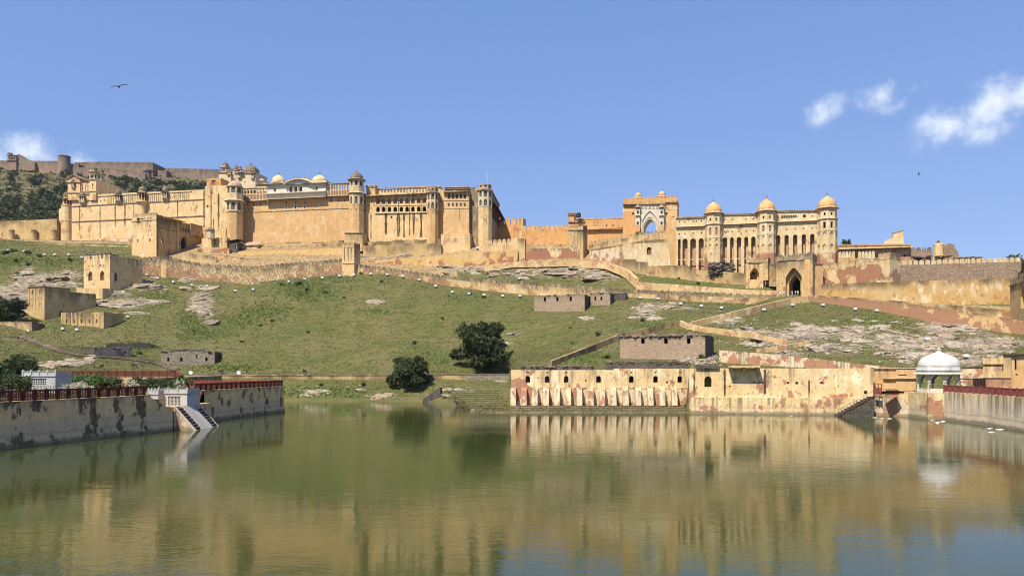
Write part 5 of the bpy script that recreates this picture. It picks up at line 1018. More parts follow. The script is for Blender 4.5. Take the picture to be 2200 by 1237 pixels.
# smooth ramp wall and the red foot
wall('ramp_wall', 'smooth ochre ramp wall with red bare foot rising to the right of the square tower', 'wall', [(770, 562, 567, 300), (850, 556, 571, 297), (950, 549, 575, 294), (1040, 541, 570, 292), (1112, 535, 562, 291)], 1.4, 'wall_smooth')
wall('merlon_wall', 'short ochre merlon parapet at the foot of the corner tower', 'wall', [(1048, 523, 540, 300), (1098, 520, 540, 298)], 1., 'main_worn', (1.6, 1.5, 'merlon'))
wall('wall_pier', 'plain square wall pier at the bend of the ochre merlon parapet', 'wall', [(1098, 511, 540, 298), (1113, 511, 540, 297)], 1.2, 'main_worn')
wall('wall_pier', 'grey stained square pier above the red bare wall', 'wall', [(1113, 512, 562, 292), (1128, 512, 562, 291.5)], 3., 'tower_dark')
wall('merlon_wall', 'low merlon wall with bare red foot in front of the blue tarpaulin', 'wall', [(1128, 533, 560, 292), (1222, 533, 560, 291), (1254, 541, 560, 290)], 1., 'wall_red', (1.6, 1.5, 'merlon'))
f = Fr(1221, 292, 1264, 289, 560); t = f.thing('wall_tower', 'square buff tower with tall vertical grooves in front of the orange court', 'tower')
block(f, t, 1221, 1253, 494, 565, 5.5, 0, [(1226, 505, 503, 1.6, 'r'), (1245, 513.5, 511.5, 1.3, 'r'), (1230, 522, 520, 1.6, 'r'), (1237, 528.5, 526.5, 1.6, 'r')], 'tower_dark'); course(f, t, 1220.5, 1253.5, 494.5, 1.3, .25)
for x in (1233.5, 1240, 1248): drain(f, t, x, 497, 537, 1.0, head=False)
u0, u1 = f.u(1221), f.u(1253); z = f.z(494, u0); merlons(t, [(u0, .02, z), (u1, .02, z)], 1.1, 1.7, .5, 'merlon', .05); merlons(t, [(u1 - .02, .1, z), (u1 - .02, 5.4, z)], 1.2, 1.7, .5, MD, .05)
tp = thing('tarpaulin', 'sagging blue grey tarpaulin stretched left of the grooved tower', 'tarpaulin', P(1200, 527, 294)); vs = []
for j in range(5):
    for i in range(9): x, y = i / 8, j / 4; vs.append(((x - .5) * 7.2, y * 3.5, .9 * (2 * x - 1.1) ** 2 * .7 + .5 * x + .5 * y + .12 * math.sin(9 * x)))
MB().add(vs, [(j * 9 + i, j * 9 + i + 1, j * 9 + i + 10, j * 9 + i + 9) for j in range(4) for i in range(8)]).build('sheet', 'tarp', tp, smooth=True)
for x in (-3.5, 3.5): MB().bar((x, .2, -2.5), (x, .2, 1.0), .08).build('pole', 'wood_and_shade', tp)
wall('ramp_parapet', 'rising white banded ramp parapet with merlons below the white gate', 'wall', [(1266, 527, 545, 292), (1300, 519, 545, 291), (1370, 507, 530, 289.5), (1432, 501, 525, 288)], 1., 'wall', (1.25, 1.45, 'merlon'), coping=None)
wall('ramp_wall', 'black stained ramp wall under the merlon parapet of the white gate', 'wall', [(1270, 536, 560, 288), (1340, 524, 560, 286.5), (1380, 517, 560, 285.5), (1437, 513, 560, 284)], 1.6, 'wall_dark')
f = Fr(1340, 284.5, 1445, 281, 580); t = f.thing('retaining_block', 'big plain cream retaining block with one arched niche under the ramp', 'wall'); u0, u1, u2 = f.u(1345), f.u(1435), f.u(1444); zt, zb = f.z(521, u1), f.z(600, u1); hn = arch(f.u(1394.5) - 0, f.z(546, u1), f.m(9.6, u1), f.z(529.5, u1) - f.z(546, u1), 'a')
MB().panel((f.u(1340), 0), (1, 0), u1 - f.u(1340), zb, zt, [[(a - f.u(1340), b) for a, b in hn]], .7).add([(u1, 0, zb), (u2, -.6, zb), (u2, 6, zb), (u1, 6, zt), (u1, 0, zt)], [(0, 1, 4), (4, 1, 2, 3)]).add([(f.u(1340), 0, zt), (u1, 0, zt), (u1, 6, zt), (f.u(1340), 6, zt)], [(0, 1, 2, 3)]).build('wall', 'pale', t)
MB().add([(a, .65, b) for a, b in hn], [tuple(range(len(hn)))]).build('niche', 'wood_and_shade', t)
wall('retaining_wall', 'mottled white and black stone wall below the ramp parapet', 'wall', [(1268, 540, 556, 287), (1345, 528, 566, 285), (1372, 533, 572, 284)], .8, 'lake')
# ochre stepped wall in front of the arcades
wall('ochre_wall', 'stepped dark stained ochre wall pieces climbing from the knoll', 'wall', [(1322, 556, 572, 281), (1366, 557, 580, 279)], 1., 'wall_dark')
wall('ochre_wall', 'second step of the stained ochre wall left of the long plain stretch', 'wall', [(1364, 562, 590, 278), (1392, 563, 594, 276.5)], 1., 'wall_dark')
wall('ochre_wall', 'third step of the stained ochre wall below the retaining block', 'wall', [(1388, 572, 596, 276), (1436, 570, 602, 273.5), (1483, 571, 604, 271)], 1., 'wall_dark')
wall('ochre_wall', 'long plain stained ochre wall running to the shaded ramp gate', 'wall', [(1480, 579, 606, 271), (1560, 584, 612, 267), (1669, 592, 622, 262)], 1., 'wall_dark')
wall('path_wall', 'bare ochre path edge curving down the rocky knoll', 'wall', [(1240, 560, 563, 285), (1300, 561, 566, 281), (1330, 572, 578, 277), (1346, 580, 587, 275), (1364, 598, 606, 269)], 1.5, 'path_edge', below=2.)
wall('path_wall', 'pale ochre path edge running left over the knoll above the merlon wall', 'wall', [(1040, 571, 575, 288), (1100, 562, 566, 287), (1240, 560, 563, 285)], 1.2, 'path_edge', below=1.5)
wall('path_wall', 'pale sandy roadway edge behind the merlon wall near the ramp gate', 'wall', [(1366, 606, 613, 268), (1440, 610, 618, 265), (1530, 617, 627, 261), (1600, 622, 632, 257), (1668, 624, 636, 253)], 2., 'path_edge', below=1.5)
# right of the gate
wall('merlon_wall', 'buff merlon wall with bare red render right of the ramp gate', 'wall', [(1766, 578, 612, 253), (1800, 574, 610, 252), (1893, 566, 600, 249)], 1., 'wall_red', (2.1, 2.0, 'merlon'))
f = Fr(1885, 251, 1915, 247, 612); t = f.thing('wall_tower', 'pale square merlon topped wall tower left of the pink stone wall', 'tower'); block(f, t, 1886, 1912, 559, 615, 6, 0, [], 'pale_red'); u0, u1 = f.u(1886), f.u(1912); z = f.z(559, u0); merlons(t, [(u0, .02, z), (u1, .02, z)], 1.2, 2.2, .5, 'merlon', .05); merlons(t, [(u1 - .02, .1, z), (u1 - .02, 5.9, z)], 1.2, 2.2, .5, MD, .05)
wall('stone_wall', 'long pink rubble stone wall with a row of round merlons under the sky', 'wall', [(1912, 570, 605, 258), (2050, 566, 606, 256), (2193, 562, 604, 254)], 1.2, 'stone_wall', (1.42, 1.6, 'pale'))
wall('stone_wall', 'end return of the pink rubble wall at the picture edge', 'wall', [(2193.5, 556, 606, 254), (2196, 556, 606, 262)], 1.2, 'stone_wall')
wall('merlon_wall', 'tiny low row of merlons at the foot of the pale wall tower', 'wall', [(1868, 604, 610, 246), (1920, 602, 610, 245)], .8, 'main_worn', (1.15, 1.2, 'merlon'))
wall('retaining_wall', 'rusty ochre retaining wall with black top stains below the pink stone wall', 'wall', [(1742, 612, 642, 251), (1800, 609, 648, 248), (1900, 606, 650, 245), (2050, 601, 648, 241), (2172, 598, 652, 238), (2230, 597, 655, 236)], 1.3, 'ochre_rust')
wall('ramp_wall', 'upper edge wall of the elephant ramp descending right from the gate', 'wall', [(1742, 634, 645, 247.5), (1800, 637, 648, 245), (1900, 644, 654, 240), (2000, 652, 660, 235), (2120, 662, 672, 229), (2190, 668, 678, 226), (2300, 680, 690, 220)], .6, 'ochre_rust')
wall('ramp_wall', 'massive bare red ramp wall descending right of the gate above the rocks', 'wall', [(1738, 637, 649, 243), (1800, 640, 654, 240), (1870, 645, 668, 236.5), (1950, 652, 692, 231), (2050, 665, 712, 222), (2120, 675, 724, 216), (2200, 690, 738, 210), (2320, 706, 760, 200)], 1.4, 'ramp_red')
gd = Fr(2170, 226, 2225, 205, 680); t = gd.thing('gatehouse', 'shaded gatehouse with white tipped merlons cut by the right picture edge', 'gate'); u1 = gd.L
hs = [arch(gd.u(2199), gd.z(662, gd.u(2199)), 5, 6.5, 'p')]
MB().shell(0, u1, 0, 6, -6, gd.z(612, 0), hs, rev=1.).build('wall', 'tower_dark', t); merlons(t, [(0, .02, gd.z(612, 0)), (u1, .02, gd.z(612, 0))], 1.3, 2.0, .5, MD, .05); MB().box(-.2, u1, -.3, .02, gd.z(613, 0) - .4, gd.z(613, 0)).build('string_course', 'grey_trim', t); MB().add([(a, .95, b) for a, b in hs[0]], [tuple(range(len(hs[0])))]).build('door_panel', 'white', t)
# zigzag path walls, standing on the slope where it is seen
def gwall(label, pts, *a, dy=0., **k): return wall('zigzag_wall', label, 'wall', [(px, pt, pb, place(px, pb, 3.).y + dy) for px, pt, pb in pts], *a, **k)
def dens(pts, n=4):
    o = []
    for a, b in zip(pts, pts[1:]): o += [tuple(a[q] + (b[q] - a[q]) * i / n for q in range(3)) for i in range(n)]
    return o + [pts[-1]]
gwall('ochre ramp wall descending left from the gate towards the zigzag', dens([(1742, 634, 649), (1700, 640, 653), (1600, 664, 679), (1488, 691, 703)]), 1., 'path_edge', face=-1)
gwall('stained diagonal path wall climbing from the lakeside building to the ruin', dens([(1186, 775, 786), (1260, 747, 760), (1340, 715, 728), (1400, 702, 715), (1458, 689, 701)]), .8, 'wall_dark')
gwall('curved ochre parapet at the bend of the zigzag path', dens([(1460, 689, 700), (1472, 694, 706), (1500, 700, 712), (1600, 712, 726), (1690, 731, 744)]), .8, 'path_edge')
gwall('low ochre wall of the second zigzag turn among the rocks', dens([(1742, 731, 740), (1690, 741, 751), (1630, 749, 760)]), .8, 'path_edge', face=-1)
wall('zigzag_wall', 'long ochre lower path wall sloping down towards the white domed pavilion', 'wall', [(1545, 752, 785, 162), (1640, 759, 792, 158), (1750, 770, 798, 154), (1850, 782, 802, 151), (1930, 790, 808, 148)], 1., 'lake')
# ================================================================ left towers and gatehouse
def sub(fr2, parent, fr1, name):
    d = V((fr2.A.x - fr1.A.x, fr2.A.y - fr1.A.y, 0)); a = -fr1.rz
    e = empty(name, (d.x * math.cos(a) - d.y * math.sin(a), d.x * math.sin(a) + d.y * math.cos(a), fr2.z0 - fr1.z0), fr2.rz - fr1.rz); e.parent = parent; return e
f = Fr(283, 312, 336, 308, 552); t = f.thing('stained_gatehouse', 'bulky ochre gatehouse with black stained shaded side and arched doorway', 'gatehouse'); u1 = f.L; zt = f.z(464, u1)
fs_ = Fr(336, 308, 431, 333, 552); e = sub(fs_, t, f, 'side_range'); dep = fs_.L
hs = [arch(f.u(x), f.z(b, f.u(x)), f.m(w, f.u(x)), f.m(b - a, f.u(x)), k) for x, b, a, w, k in ((296, 520, 513, 3.4, 'p'), (322, 519, 511, 3.4, 'p'), (296, 485, 481, 2.6, 'p'), (321, 488, 483, 2.6, 'p'), (318.5, 506, 503.5, 2, 'r'), (325, 506, 503.5, 2, 'r'), (297, 474, 468, 6, 'r'))]
MB().panel((0, 0), (1, 0), u1, -6, zt, hs, .5).panel((0, 14), (0, -1), 14, -6, zt).add([(0, 0, zt), (u1, 0, zt), (u1 + 3, 14, zt), (0, 14, zt)], [(0, 1, 2, 3)]).build('wall', 'main_worn', t)
merlons(t, [(0, .02, zt), (u1, .02, zt)], 1.25, 1.5, .5, 'merlon', .06)
MB().box(0, u1, -.15, .02, f.z(473, u1), f.z(472, u1)).build('string_course', 'grey_trim', t)
for px, a, b, w in ((290, 474, 490, 1.2), (303, 476, 488, 1.), (316, 474, 486, 1.)): drain(f, t, px, a, b, w, head=False)
MB().box(f.u(293), f.u(301), -.7, .02, f.z(476, 2), f.z(474.8, 2)).build('balcony_slab', 'grey_trim', t)
sd = lambda px: fs_.u(px)
dz = fs_.z(536, sd(395)); hs = [arch(sd(395), dz, 3.4, 5.4, 'p', 10), arch(sd(349), fs_.z(521, sd(349)), 1.2, 1.7, 'p')]
z2 = zt
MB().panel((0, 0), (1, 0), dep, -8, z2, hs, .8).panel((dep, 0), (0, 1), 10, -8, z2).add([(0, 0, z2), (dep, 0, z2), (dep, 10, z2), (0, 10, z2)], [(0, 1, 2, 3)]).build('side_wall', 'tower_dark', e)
MB().add([(a, .75, b) for a, b in hs[0]], [tuple(range(len(hs[0])))]).build('dark_sheet', 'shade_in', e)  # near-black sheet filling the doorway arch
us = sd(381); merlons(e, [(.1, .02, z2), (us, .02, z2)], 1.5, 1.4, .5, 'merlon_dark', .06)
MB().box(sd(406), dep + .1, -1.0, .02, fs_.z(505, sd(406)), z2 + 1.0).build('upper_bay', 'tower_dark', e); MB().box(us - .4, us + .4, -.5, .02, 0, z2 + 1.4).build('pilaster', 'main_worn', e)
MB().box(us + .5, sd(406), -.35, .02, fs_.z(505, us), z2 + .6).build('upper_wall', 'tower_dark', e)
mb_ = merlon_mesh(1.1, 1.1, .35, M['merlon_dark'])
for i in range(4): inst('blind_merlon', mb_, e, (sd(387) + i * 1.5, -.75, fs_.z(497, sd(395))))
MB().box(0, us, -.15, .02, fs_.z(493, 5), fs_.z(493, 5) + .25).build('string_course', 'grey_trim', e)
for px, a, b, w in ((339, 464, 552, 2.6), (361, 487, 522, 1.6)): drain(fs_, e, px, a, b, w, head=False)
fr_arch = arch(sd(395), dz, 5.0, 7.2, 'p', 10); inr = arch(sd(395), dz, 3.9, 5.9, 'p', 10); n = len(fr_arch)
MB().add([(x, -.2, z) for x, z in fr_arch] + [(x, -.2, z) for x, z in inr] + [(x, .02, z) for x, z in fr_arch], [(i, i + 1, n + i + 1, n + i) for i in range(1, n - 1)] + [(i, 2 * n + i, 2 * n + i + 1, i + 1) for i in range(1, n - 1)]).build('door_moulding', 'main', e)

def corner_tower(label, px0, px1, pe, Y0, Y1, Ye, pyt, pyb, wins, side_wins, mat, jag=True, name='watch_tower', steps=()):
    f = Fr(px0, Y0, px1, Y1, pyb); g_ = Fr(px1, Y1, pe, Ye, pyb); t = f.thing(name, label, 'tower'); e = sub(g_, t, f, 'side_range'); u1 = f.L; zt = f.z(pyt, u1)
    hs = [arch(f.u(x), f.z(b, f.u(x)), f.m(w, f.u(x)), f.m(b - a, f.u(x)), k) for x, b, a, w, k, *_ in wins]
    MB().panel((0, 0), (1, 0), u1, -5, zt, hs, .7).panel((0, 8), (0, -1), 8, -5, zt).build('wall', mat, t)
    for w_, h in zip(wins, hs):
        if len(w_) > 5: MB().add([(a, .65, b) for a, b in h], [tuple(range(len(h)))]).build('window', w_[5], t)
    hs2 = [arch(g_.u(x), g_.z(b, g_.u(x)), g_.m(w, g_.u(x)), g_.m(b - a, g_.u(x)), k) for x, b, a, w, k, *_ in side_wins]
    L = g_.L; cuts = [(0., zt)] + [(g_.u(px), g_.z(py, g_.u(px))) for px, py in steps]; 
    poly = []
    for i, (s0, z0) in enumerate(cuts):
        s1 = cuts[i + 1][0] if i + 1 < len(cuts) else L
        MB().panel((s0, 0), (1, 0), s1 - s0, -8, z0, [[(a - s0, b) for a, b in h] for h in hs2 if s0 < h[0][0] < s1], .5).add([(s0, 0, z0), (s1, 0, z0), (s1, 7, z0), (s0, 7, z0)], [(0, 1, 2, 3)]).panel((s1, 0), (0, 1), 7, -8, z0).build('side_wall', mat, e)
    for w_, h in zip(side_wins, hs2): MB().add([(a, .45, b) for a, b in h], [tuple(range(len(h)))]).build('window', 'wood_and_shade', e)
    rr = random.Random(px0); me = merlon_mesh(.8, 1.0, .5, M['merlon_dark'])
    for i in range(int(u1 / 1.0)):
        if rr.random() < .6: inst('broken_merlon', me, t, (.5 + i * 1.0, .05, zt - .02), 0, (1, 1, rr.uniform(.3, 1.)))
    MB().box(-.15, u1 + .1, -.25, .6, zt - .25, zt + .02).build('coping', 'grey_trim', t)
    MB().box(.0, cuts[1][0] if len(cuts) > 1 else L, -.15, .5, zt - .2, zt + .03).build('coping', 'grey_trim', e)
    return f, t, g_, e
f, t, g_, e = corner_tower('square ochre tower with two big arched windows on the left slope', 180, 236, 306, 279, 275, 287, 543, 622,
             [(194, 603, 582, 12, 'p', 'wood_and_shade'), (219.5, 602, 581, 12, 'p', 'wood_and_shade'), (195, 557, 548, 4.5, 'p', 'shade_in'), (219, 556, 545, 4.5, 'p', 'shade_in'), (191, 573, 569.5, 2.6, 'r'), (198.5, 573, 569.5, 2.6, 'r'), (215, 572, 568.5, 2.6, 'r'), (223, 571, 567.5, 2.6, 'r')],
             [(249, 603, 585, 8, 'p')], 'main_worn', steps=((256, 551), ))
for x in (189, 204, 212, 228): drain(f, t, x, 544, 556, 1.4, head=False)
wall('plinth_wall', 'low ochre plinth wall at the foot of the two arched window tower', 'wall', [(164, 619, 632, 272), (220, 619, 632, 270), (243, 621, 634, 274)], 2., 'main_worn')
f, t, g_, e = corner_tower('narrow ochre tower with streaked front low on the left slope', 60, 95.5, 206, 251, 247.5, 262, 614, 695,
             [(69, 633, 622, 3.2, 'p', 'shade_in'), (86, 631, 620, 3.2, 'p', 'shade_in'), (67, 645, 642, 2, 'r'), (73, 646, 643, 2, 'r'), (82, 641, 638, 2, 'r'), (88, 642, 639, 2, 'r'), (69, 659, 653, 2.4, 'r'), (86, 657, 650, 2.4, 'r')],
             [(131, 690, 667, 7, 'p')], 'tower_dark', steps=((151, 627), ))
for x in (64, 71, 77, 84, 90): drain(f, t, x, 616, 668, 1.0, head=False)
f = Fr(131, 243, 223, 240, 704); t = f.thing('slotted_house', 'low streaked wall house with five slot windows beside the narrow tower', 'house')
block(f, t, 131, 223, 671, 715, 9, 0, [(x, 694, 685.5, 3.2, 'r') for x in (143, 159, 175, 192, 208)] + [(x, 679, 676, 2, 'r') for x in (143, 175, 208)], 'tower_dark', .5)
for x in (135, 151, 167, 183, 200, 215): drain(f, t, x, 672, 700, 1.4, head=False)
wall('low_wall', 'low brown wall carrying small lamps at the left picture edge', 'wall', [(-60, 693, 728, 238), (0, 692, 727, 236), (69, 692, 728, 234), (96, 698, 735, 240)], 1.5, 'tower_dark', coping='grey_trim')
wall('low_wall', 'dark low kerb wall below the lamp carrying wall at the left edge', 'wall', [(-60, 723, 731, 222), (38, 723, 731, 221)], .8, 'stone_dark')
wall('outer_wall', 'streaked outer wall with round buttresses left of the palace wing', 'wall', [(-90, 476, 520, 352), (0, 475, 517, 350), (60, 473, 516, 348.5), (122, 470, 515, 347)], 1.5, 'wall_dark')
for i, px in enumerate((25, 73, 116)):
    t = thing('round_buttress', ('leftmost squat round buttress of the streaked outer wall', 'middle squat round buttress of the streaked outer wall', 'squat round buttress of the streaked outer wall nearest the palace')[i], 'buttress', P(px, 518, 347)); k = 346 / F
    MB().lathe([(6 * k, -2), (5.4 * k, 21 * k), (5.9 * k, 22 * k), (5.9 * k, 23.5 * k), (1., 25 * k)], 14).build('drum', 'tower_dark', t)
wall('terrace_wall', 'rough ochre terrace wall above the rocks under the long palace wing', 'wall', [(-80, 523, 530, 327), (26, 520, 531, 327), (120, 522, 541, 325), (282, 528, 552, 318)], 1.5, 'wall', jag=.4, sub=1.5)
wall('terrace_wall', 'upper pale terrace edge directly below the long palace wing', 'wall', [(118, 516, 524, 337), (200, 514, 526, 334), (282, 513, 524, 330)], 1.5, 'lake', jag=.3, sub=1.5)
def ruin(label, px0, px1, Y0, Y1, pyt, pyb, depth, wins, mat='stone', side='stone_dark', jag=18, name='stone_ruin'):
    Y0, Y1 = place(px0, pyb, 3.).y, place(px1, pyb, 3.).y
    f = Fr(px0, Y0, px1, Y1, pyb); t = f.thing(name, label, 'ruin'); rr = random.Random(px0)
    u0, u1 = 0., f.L; zt = f.z(pyt, f.L / 2); hs = [arch(f.u(x), f.z(b, f.u(x)), f.m(w, f.u(x)), f.m(b - a, f.u(x)), 'r') for x, b, a, w in wins]
    MB().panel((0, 0), (1, 0), u1, -3, zt, hs, .7).panel((u1, .8), (-1, 0), u1, -3, zt, [[(u1 - a, b) for a, b in h][::-1] for h in hs], .01).add([(0, 0, zt), (u1, 0, zt), (u1, .8, zt), (0, .8, zt)], [(0, 1, 2, 3)]).build('front_wall', mat, t)
    MB().box(u1 - .8, u1 - .003, .802, depth, -3, zt - .05).build('side_wall', side, t); MB().box(.003, .8, .802, depth, -3, zt - .05).build('side_wall', side, t); MB().box(.81, u1 - .81, depth - .8, depth - .002, -3, zt + .3).build('back_wall', side, t)
    MB().add([(.4, .8, zt - .5), (u1 - .4, .8, zt - .5), (u1 - .4, depth - .4, zt - .5), (.4, depth - .4, zt - .5)], [(0, 1, 2, 3)]).build('added_roof', 'ground', t)  # slab added to keep the rooms behind the windows dark
    for i in range(int(u1 * (1.6 if jag < 30 else 5))):
        s = rr.uniform(.22, .5) * (1 if jag < 30 else 1.25); inst('loose_stone', RK[rr.choice((1, 4, 6, 9))], t, (rr.uniform(0, u1), rr.uniform(0, .7), zt + rr.uniform(-.1, .15)), rr.uniform(0, 6), (s, s, s * .8))
    for i in range(int(depth * 1.2)):
        s = rr.uniform(.22, .5); inst('loose_stone', RK[rr.choice((4, 9))], t, (u1 - rr.uniform(.1, .7), rr.uniform(.5, depth), zt + rr.uniform(-.1, .15)), rr.uniform(0, 6), (s, s, s * .8))
    if jag > 30:
        for i in range(26): x = u1 * i / 26; h = .15 + .9 * max(0, mnoise.noise(V((x * .45, px0, 0))) + .35); MB().box(x + .005, x + u1 / 26 - .005, .01, .7, zt - .02, zt + h).build('broken_course', mat, t)
    return f, t
ruin('grey roofless stone ruin farther left on the lower slope', 206, 283, 222, 220, 747, 766, 11, [(269, 759, 754, 4)])
wall('ruin_wall', 'dark back wall rising behind the farther left stone ruin', 'ruin', [(228, 736, 748, place(228, 748, 3.).y), (284, 736, 748, place(284, 748, 3.).y), (325, 735.5, 748, place(325, 748, 3.).y)], .8, 'stone_dark', jag=.4, sub=1.)
ruin('grey stone ruin with small square windows nearest the garden railing', 346, 461, 212, 209, 755, 782, 9, [(361.5, 776, 768, 4.5), (389.5, 776, 768, 5), (422, 769, 762, 3), (443.5, 775.5, 767.5, 4.5)])
wall('ruin_wall', 'low dark wall stub behind the ruin nearest the garden railing', 'ruin', [(368, 749.5, 757, place(368, 757, 3.).y), (405, 749, 757, place(405, 757, 3.).y), (438, 751, 758, place(438, 758, 3.).y)], .7, 'stone_dark', jag=.3, sub=1.)
ruin('pinkish brick ruin with three windows under the long merlon wall', 1148, 1256, 251, 247, 634, 668, 8, [(1170.5, 647.5, 638, 5), (1197.5, 647, 637.5, 5), (1226, 646.5, 637, 5)], 'stone_pink')
ruin('smaller dark brick ruin stub right of the three windowed ruin', 1270, 1311, 254, 252.5, 630, 656, 5, [(1279, 645, 637, 4), (1292, 645, 637, 4)], 'stone_pink')
ruin('low dark brick corner at the far right of the ruin row', 1313, 1345, 256, 254, 630, 645, 5, [(1317, 640, 636, 2)], 'stone_dark')
f, t = ruin('large mauve brick ruin with three square holes above the buttressed lake wall', 1332, 1515, 190, 183, 722, 770, 9, [(1381, 738, 725, 8), (1430.5, 738, 724.5, 8), (1479.5, 738, 724, 8), (1365, 726, 723, 3), (1365, 733, 731, 3), (1365, 744, 741, 3)], 'stone_pink', jag=40)

# ================================================================ lakeside walls
fl = Fr(1098, 158.3, 1481, 156, 876); LB = fl.thing('buttressed_wall', 'long yellow lakeside wall with fifteen sloping buttresses and arched windows', 'wall')
wn_ = [(x, 821.5, 807, 10, 'a') for x in (1134, 1175.5, 1216.5, 1286, 1356.5, 1408.5, 1460.5)] + [(x, 801.5, 798, 3.2, 'r') for x in (1134, 1176, 1216.5, 1357, 1408, 1461)] + [(1258.5, 819, 815.5, 3.4, 'r'), (1433, 823, 818.5, 4, 'r')]
block(fl, LB, 1098, 1320, 794.5, 885, 5, 0, [w for w in wn_ if w[0] < 1315], 'lake', .7); block(fl, LB, 1320, 1480, 791.5, 885, 5, .02, [w for w in wn_ if w[0] > 1325], 'lake', .7)
course(fl, LB, 1098, 1480, 833, .8, .08, mat='lake')
H = fl.m(36, 5); Wb = fl.m(11.5, 5)
bm = MB()
prof = [(0, 0), (-2.1, 0), (-1.25, H * .88), (-.95, H * .97), (0, H * 1.06)]
bm.extr(prof, (0, 0, 0), (0, 1, 0), (1, 0, 0), -Wb / 2, Wb / 2); bme = bm.mesh('buttress', 'lake')
for x in (1103.5, 1126.3, 1149.8, 1173.4, 1197, 1220.8, 1244.6, 1269, 1293.2, 1317.2, 1343, 1369.6, 1395.8, 1421, 1447): u, z = fl.at(x, 870); inst('buttress', bme, LB, (u, .03, z), 0)
for a, b, yt, yb, lab in ((1116, 1275, 786, 796, 'dark rubble coping strip along the left half of the buttressed lake wall'), (1304, 1480, 776.5, 793, 'dark rubble bank along the right half of the buttressed lake wall')):
    t = wall('rubble_wall', lab, 'wall', [(a, yt, yb, 159.5), (b, yt - .5, yb, 158)], 1.5, 'stone_dark', jag=.35, sub=.8)
    rr = random.Random(a)
    p0, p1 = P(a, yt, 159.5), P(b, yt, 158)
    for i in range(70): s = rr.uniform(.18, .4); p = p0.lerp(p1, rr.random()) - t.location; inst('loose_stone', RK[rr.choice((1, 4, 9, 6))], t, (p.x, p.y + rr.uniform(-.2, .9), p.z - rr.random() ** 2 * .5), rr.uniform(0, 6), (s, s, s * .8))
fk = Fr(1479, 147.5, 1878, 141, 895); LW = fk.thing('lakeside_wall', 'tall peeling yellow lakeside wall dropping straight into the water', 'wall')
block(fk, LW, 1481, 1878, 791, 905, 4, .6, [(1521, 831, 808, 15, 'a', 'leaf_mid', 1.6), (1568, 801 + 30, 828, 4, 'r'), (1620, 823, 820, 4, 'r'), (1693, 824, 820, 5, 'r'), (1712, 825, 820, 6, 'r'), (1765, 824, 820, 6, 'r'), (1860, 846, 839, 6.5, 'r', 'wood_and_shade')], 'lake', 1.8)
u0, u1 = fk.u(1484), fk.u(1877); MB().box(u0, u1, -.15, .63, -3, fk.z(853, u0)).build('plinth', 'lake', LW)
drain(fk, LW, 1738, 816, 889, 4, .55); drain(fk, LW, 1491, 800, 845, 2.5, .55); drain(fk, LW, 1557, 793, 850, 4, .55); drain(fk, LW, 1643, 793, 845, 5, .55)
u0, u1 = fk.u(1567), fk.u(1629); z = fk.z(789, u0); MB().box(u0 - .2, u1 + .2, -1.6, .7, z, z + .35).build('balcony_slab', 'pale', LW)
for x in (1570, 1598, 1626): u = fk.u(x); MB().extr([(0, 0), (0, .9), (-1.9, .9), (-1.9, .7)], (u, .62, z - .9), (0, 1, 0), (1, 0, 0), -.2, .2).build('bracket', 'pale', LW)
MB().box(fk.u(1495), fk.u(1545), .1, 1., fk.z(791, 10), fk.z(784, 10)).build('rubble_cap', 'stone_dark', LW)
# quay with steps, behind it the orange house
wall('quay_wall', 'recessed quay wall between the peeling wall and the white pavilion pier', 'wall', [(1877, 847, 900, 140.5), (1930, 847, 903, 138.5), (1975, 846, 905, 136.5)], 2.5, 'lake', below=2.)
f = Fr(1880, 143.8, 1972, 141.5, 835); t = f.thing('quay_house', 'flat ochre house with pale cornice behind the quay', 'house'); block(f, t, 1878, 1925, 789.5, 840, 5, 0, [], 'main'); block(f, t, 1925, 1968, 790.5, 840, 5, -.2, [(1939, 806.5, 804.5, 16, 'r')], 'main'); course(f, t, 1877, 1969, 789.5, 1.3, .2, -.2, 'dome_ivory'); course(f, t, 1897, 1968, 811, 2, .4, -.2, mat='pale')
f = Fr(1876, 139, 1900, 138, 848); t = f.thing('red_gate_screen', 'red painted steel gate screen on the quay', 'gate')
for px in (1877, 1887, 1894): u = f.u(px); MB().box(u - .06, u + .06, -.06, .06, -.1, f.z(823, u)).build('post', 'fence', t)
for z in (.4, 1.1, 1.9): MB().box(f.u(1877), f.u(1894), -.04, .04, z, z + .07).build('rail', 'fence', t)
MB().box(f.u(1879), f.u(1893), -.02, .02, .1, 1.3).build('panel', 'fence_light', t)
st = thing('quay_stairs', 'steel railed stair climbing along the wall from water to quay', 'stairs', P(1798, 893, 140)); a, b = V((0, 0, 0)), P(1874, 851, 139) - P(1798, 893, 140); n = 11
for i in range(n): p = a.lerp(b, (i + .5) / n); MB().box(p.x - .33, p.x + .33, p.y - .7, p.y + 1., -.4, p.z + .15).build('tread', 'stone_dark', st)
MB().bar(a + V((0, -.75, 0.1)), b + V((0, -.75, 0.1)), .14, h=.25).build('stringer', 'rust', st)
for k in (0, .5, 1): p = a.lerp(b, k); MB().bar((p.x, p.y - .75, p.z), (p.x, p.y - .75, p.z + 1.15), .06).build('post', 'rust', st)
MB().bar(a + V((0, -.75, 1.1)), b + V((0, -.75, 1.1)), .06).build('handrail', 'rust', st)
bx = thing('quay_shed', 'dark open awning box jutting from the quay wall', 'awning', P(1915, 843, 137)); MB().box(-.8, 1.0, -.6, .6, -.35, .35).build('box', 'rust', bx); MB().add([(-1.0, -.9, .36), (1.2, -.9, .36), (1.2, .8, .62), (-1.0, .8, .62)], [(0, 1, 2, 3)]).build('sheet_roof', 'wood_and_shade', bx)
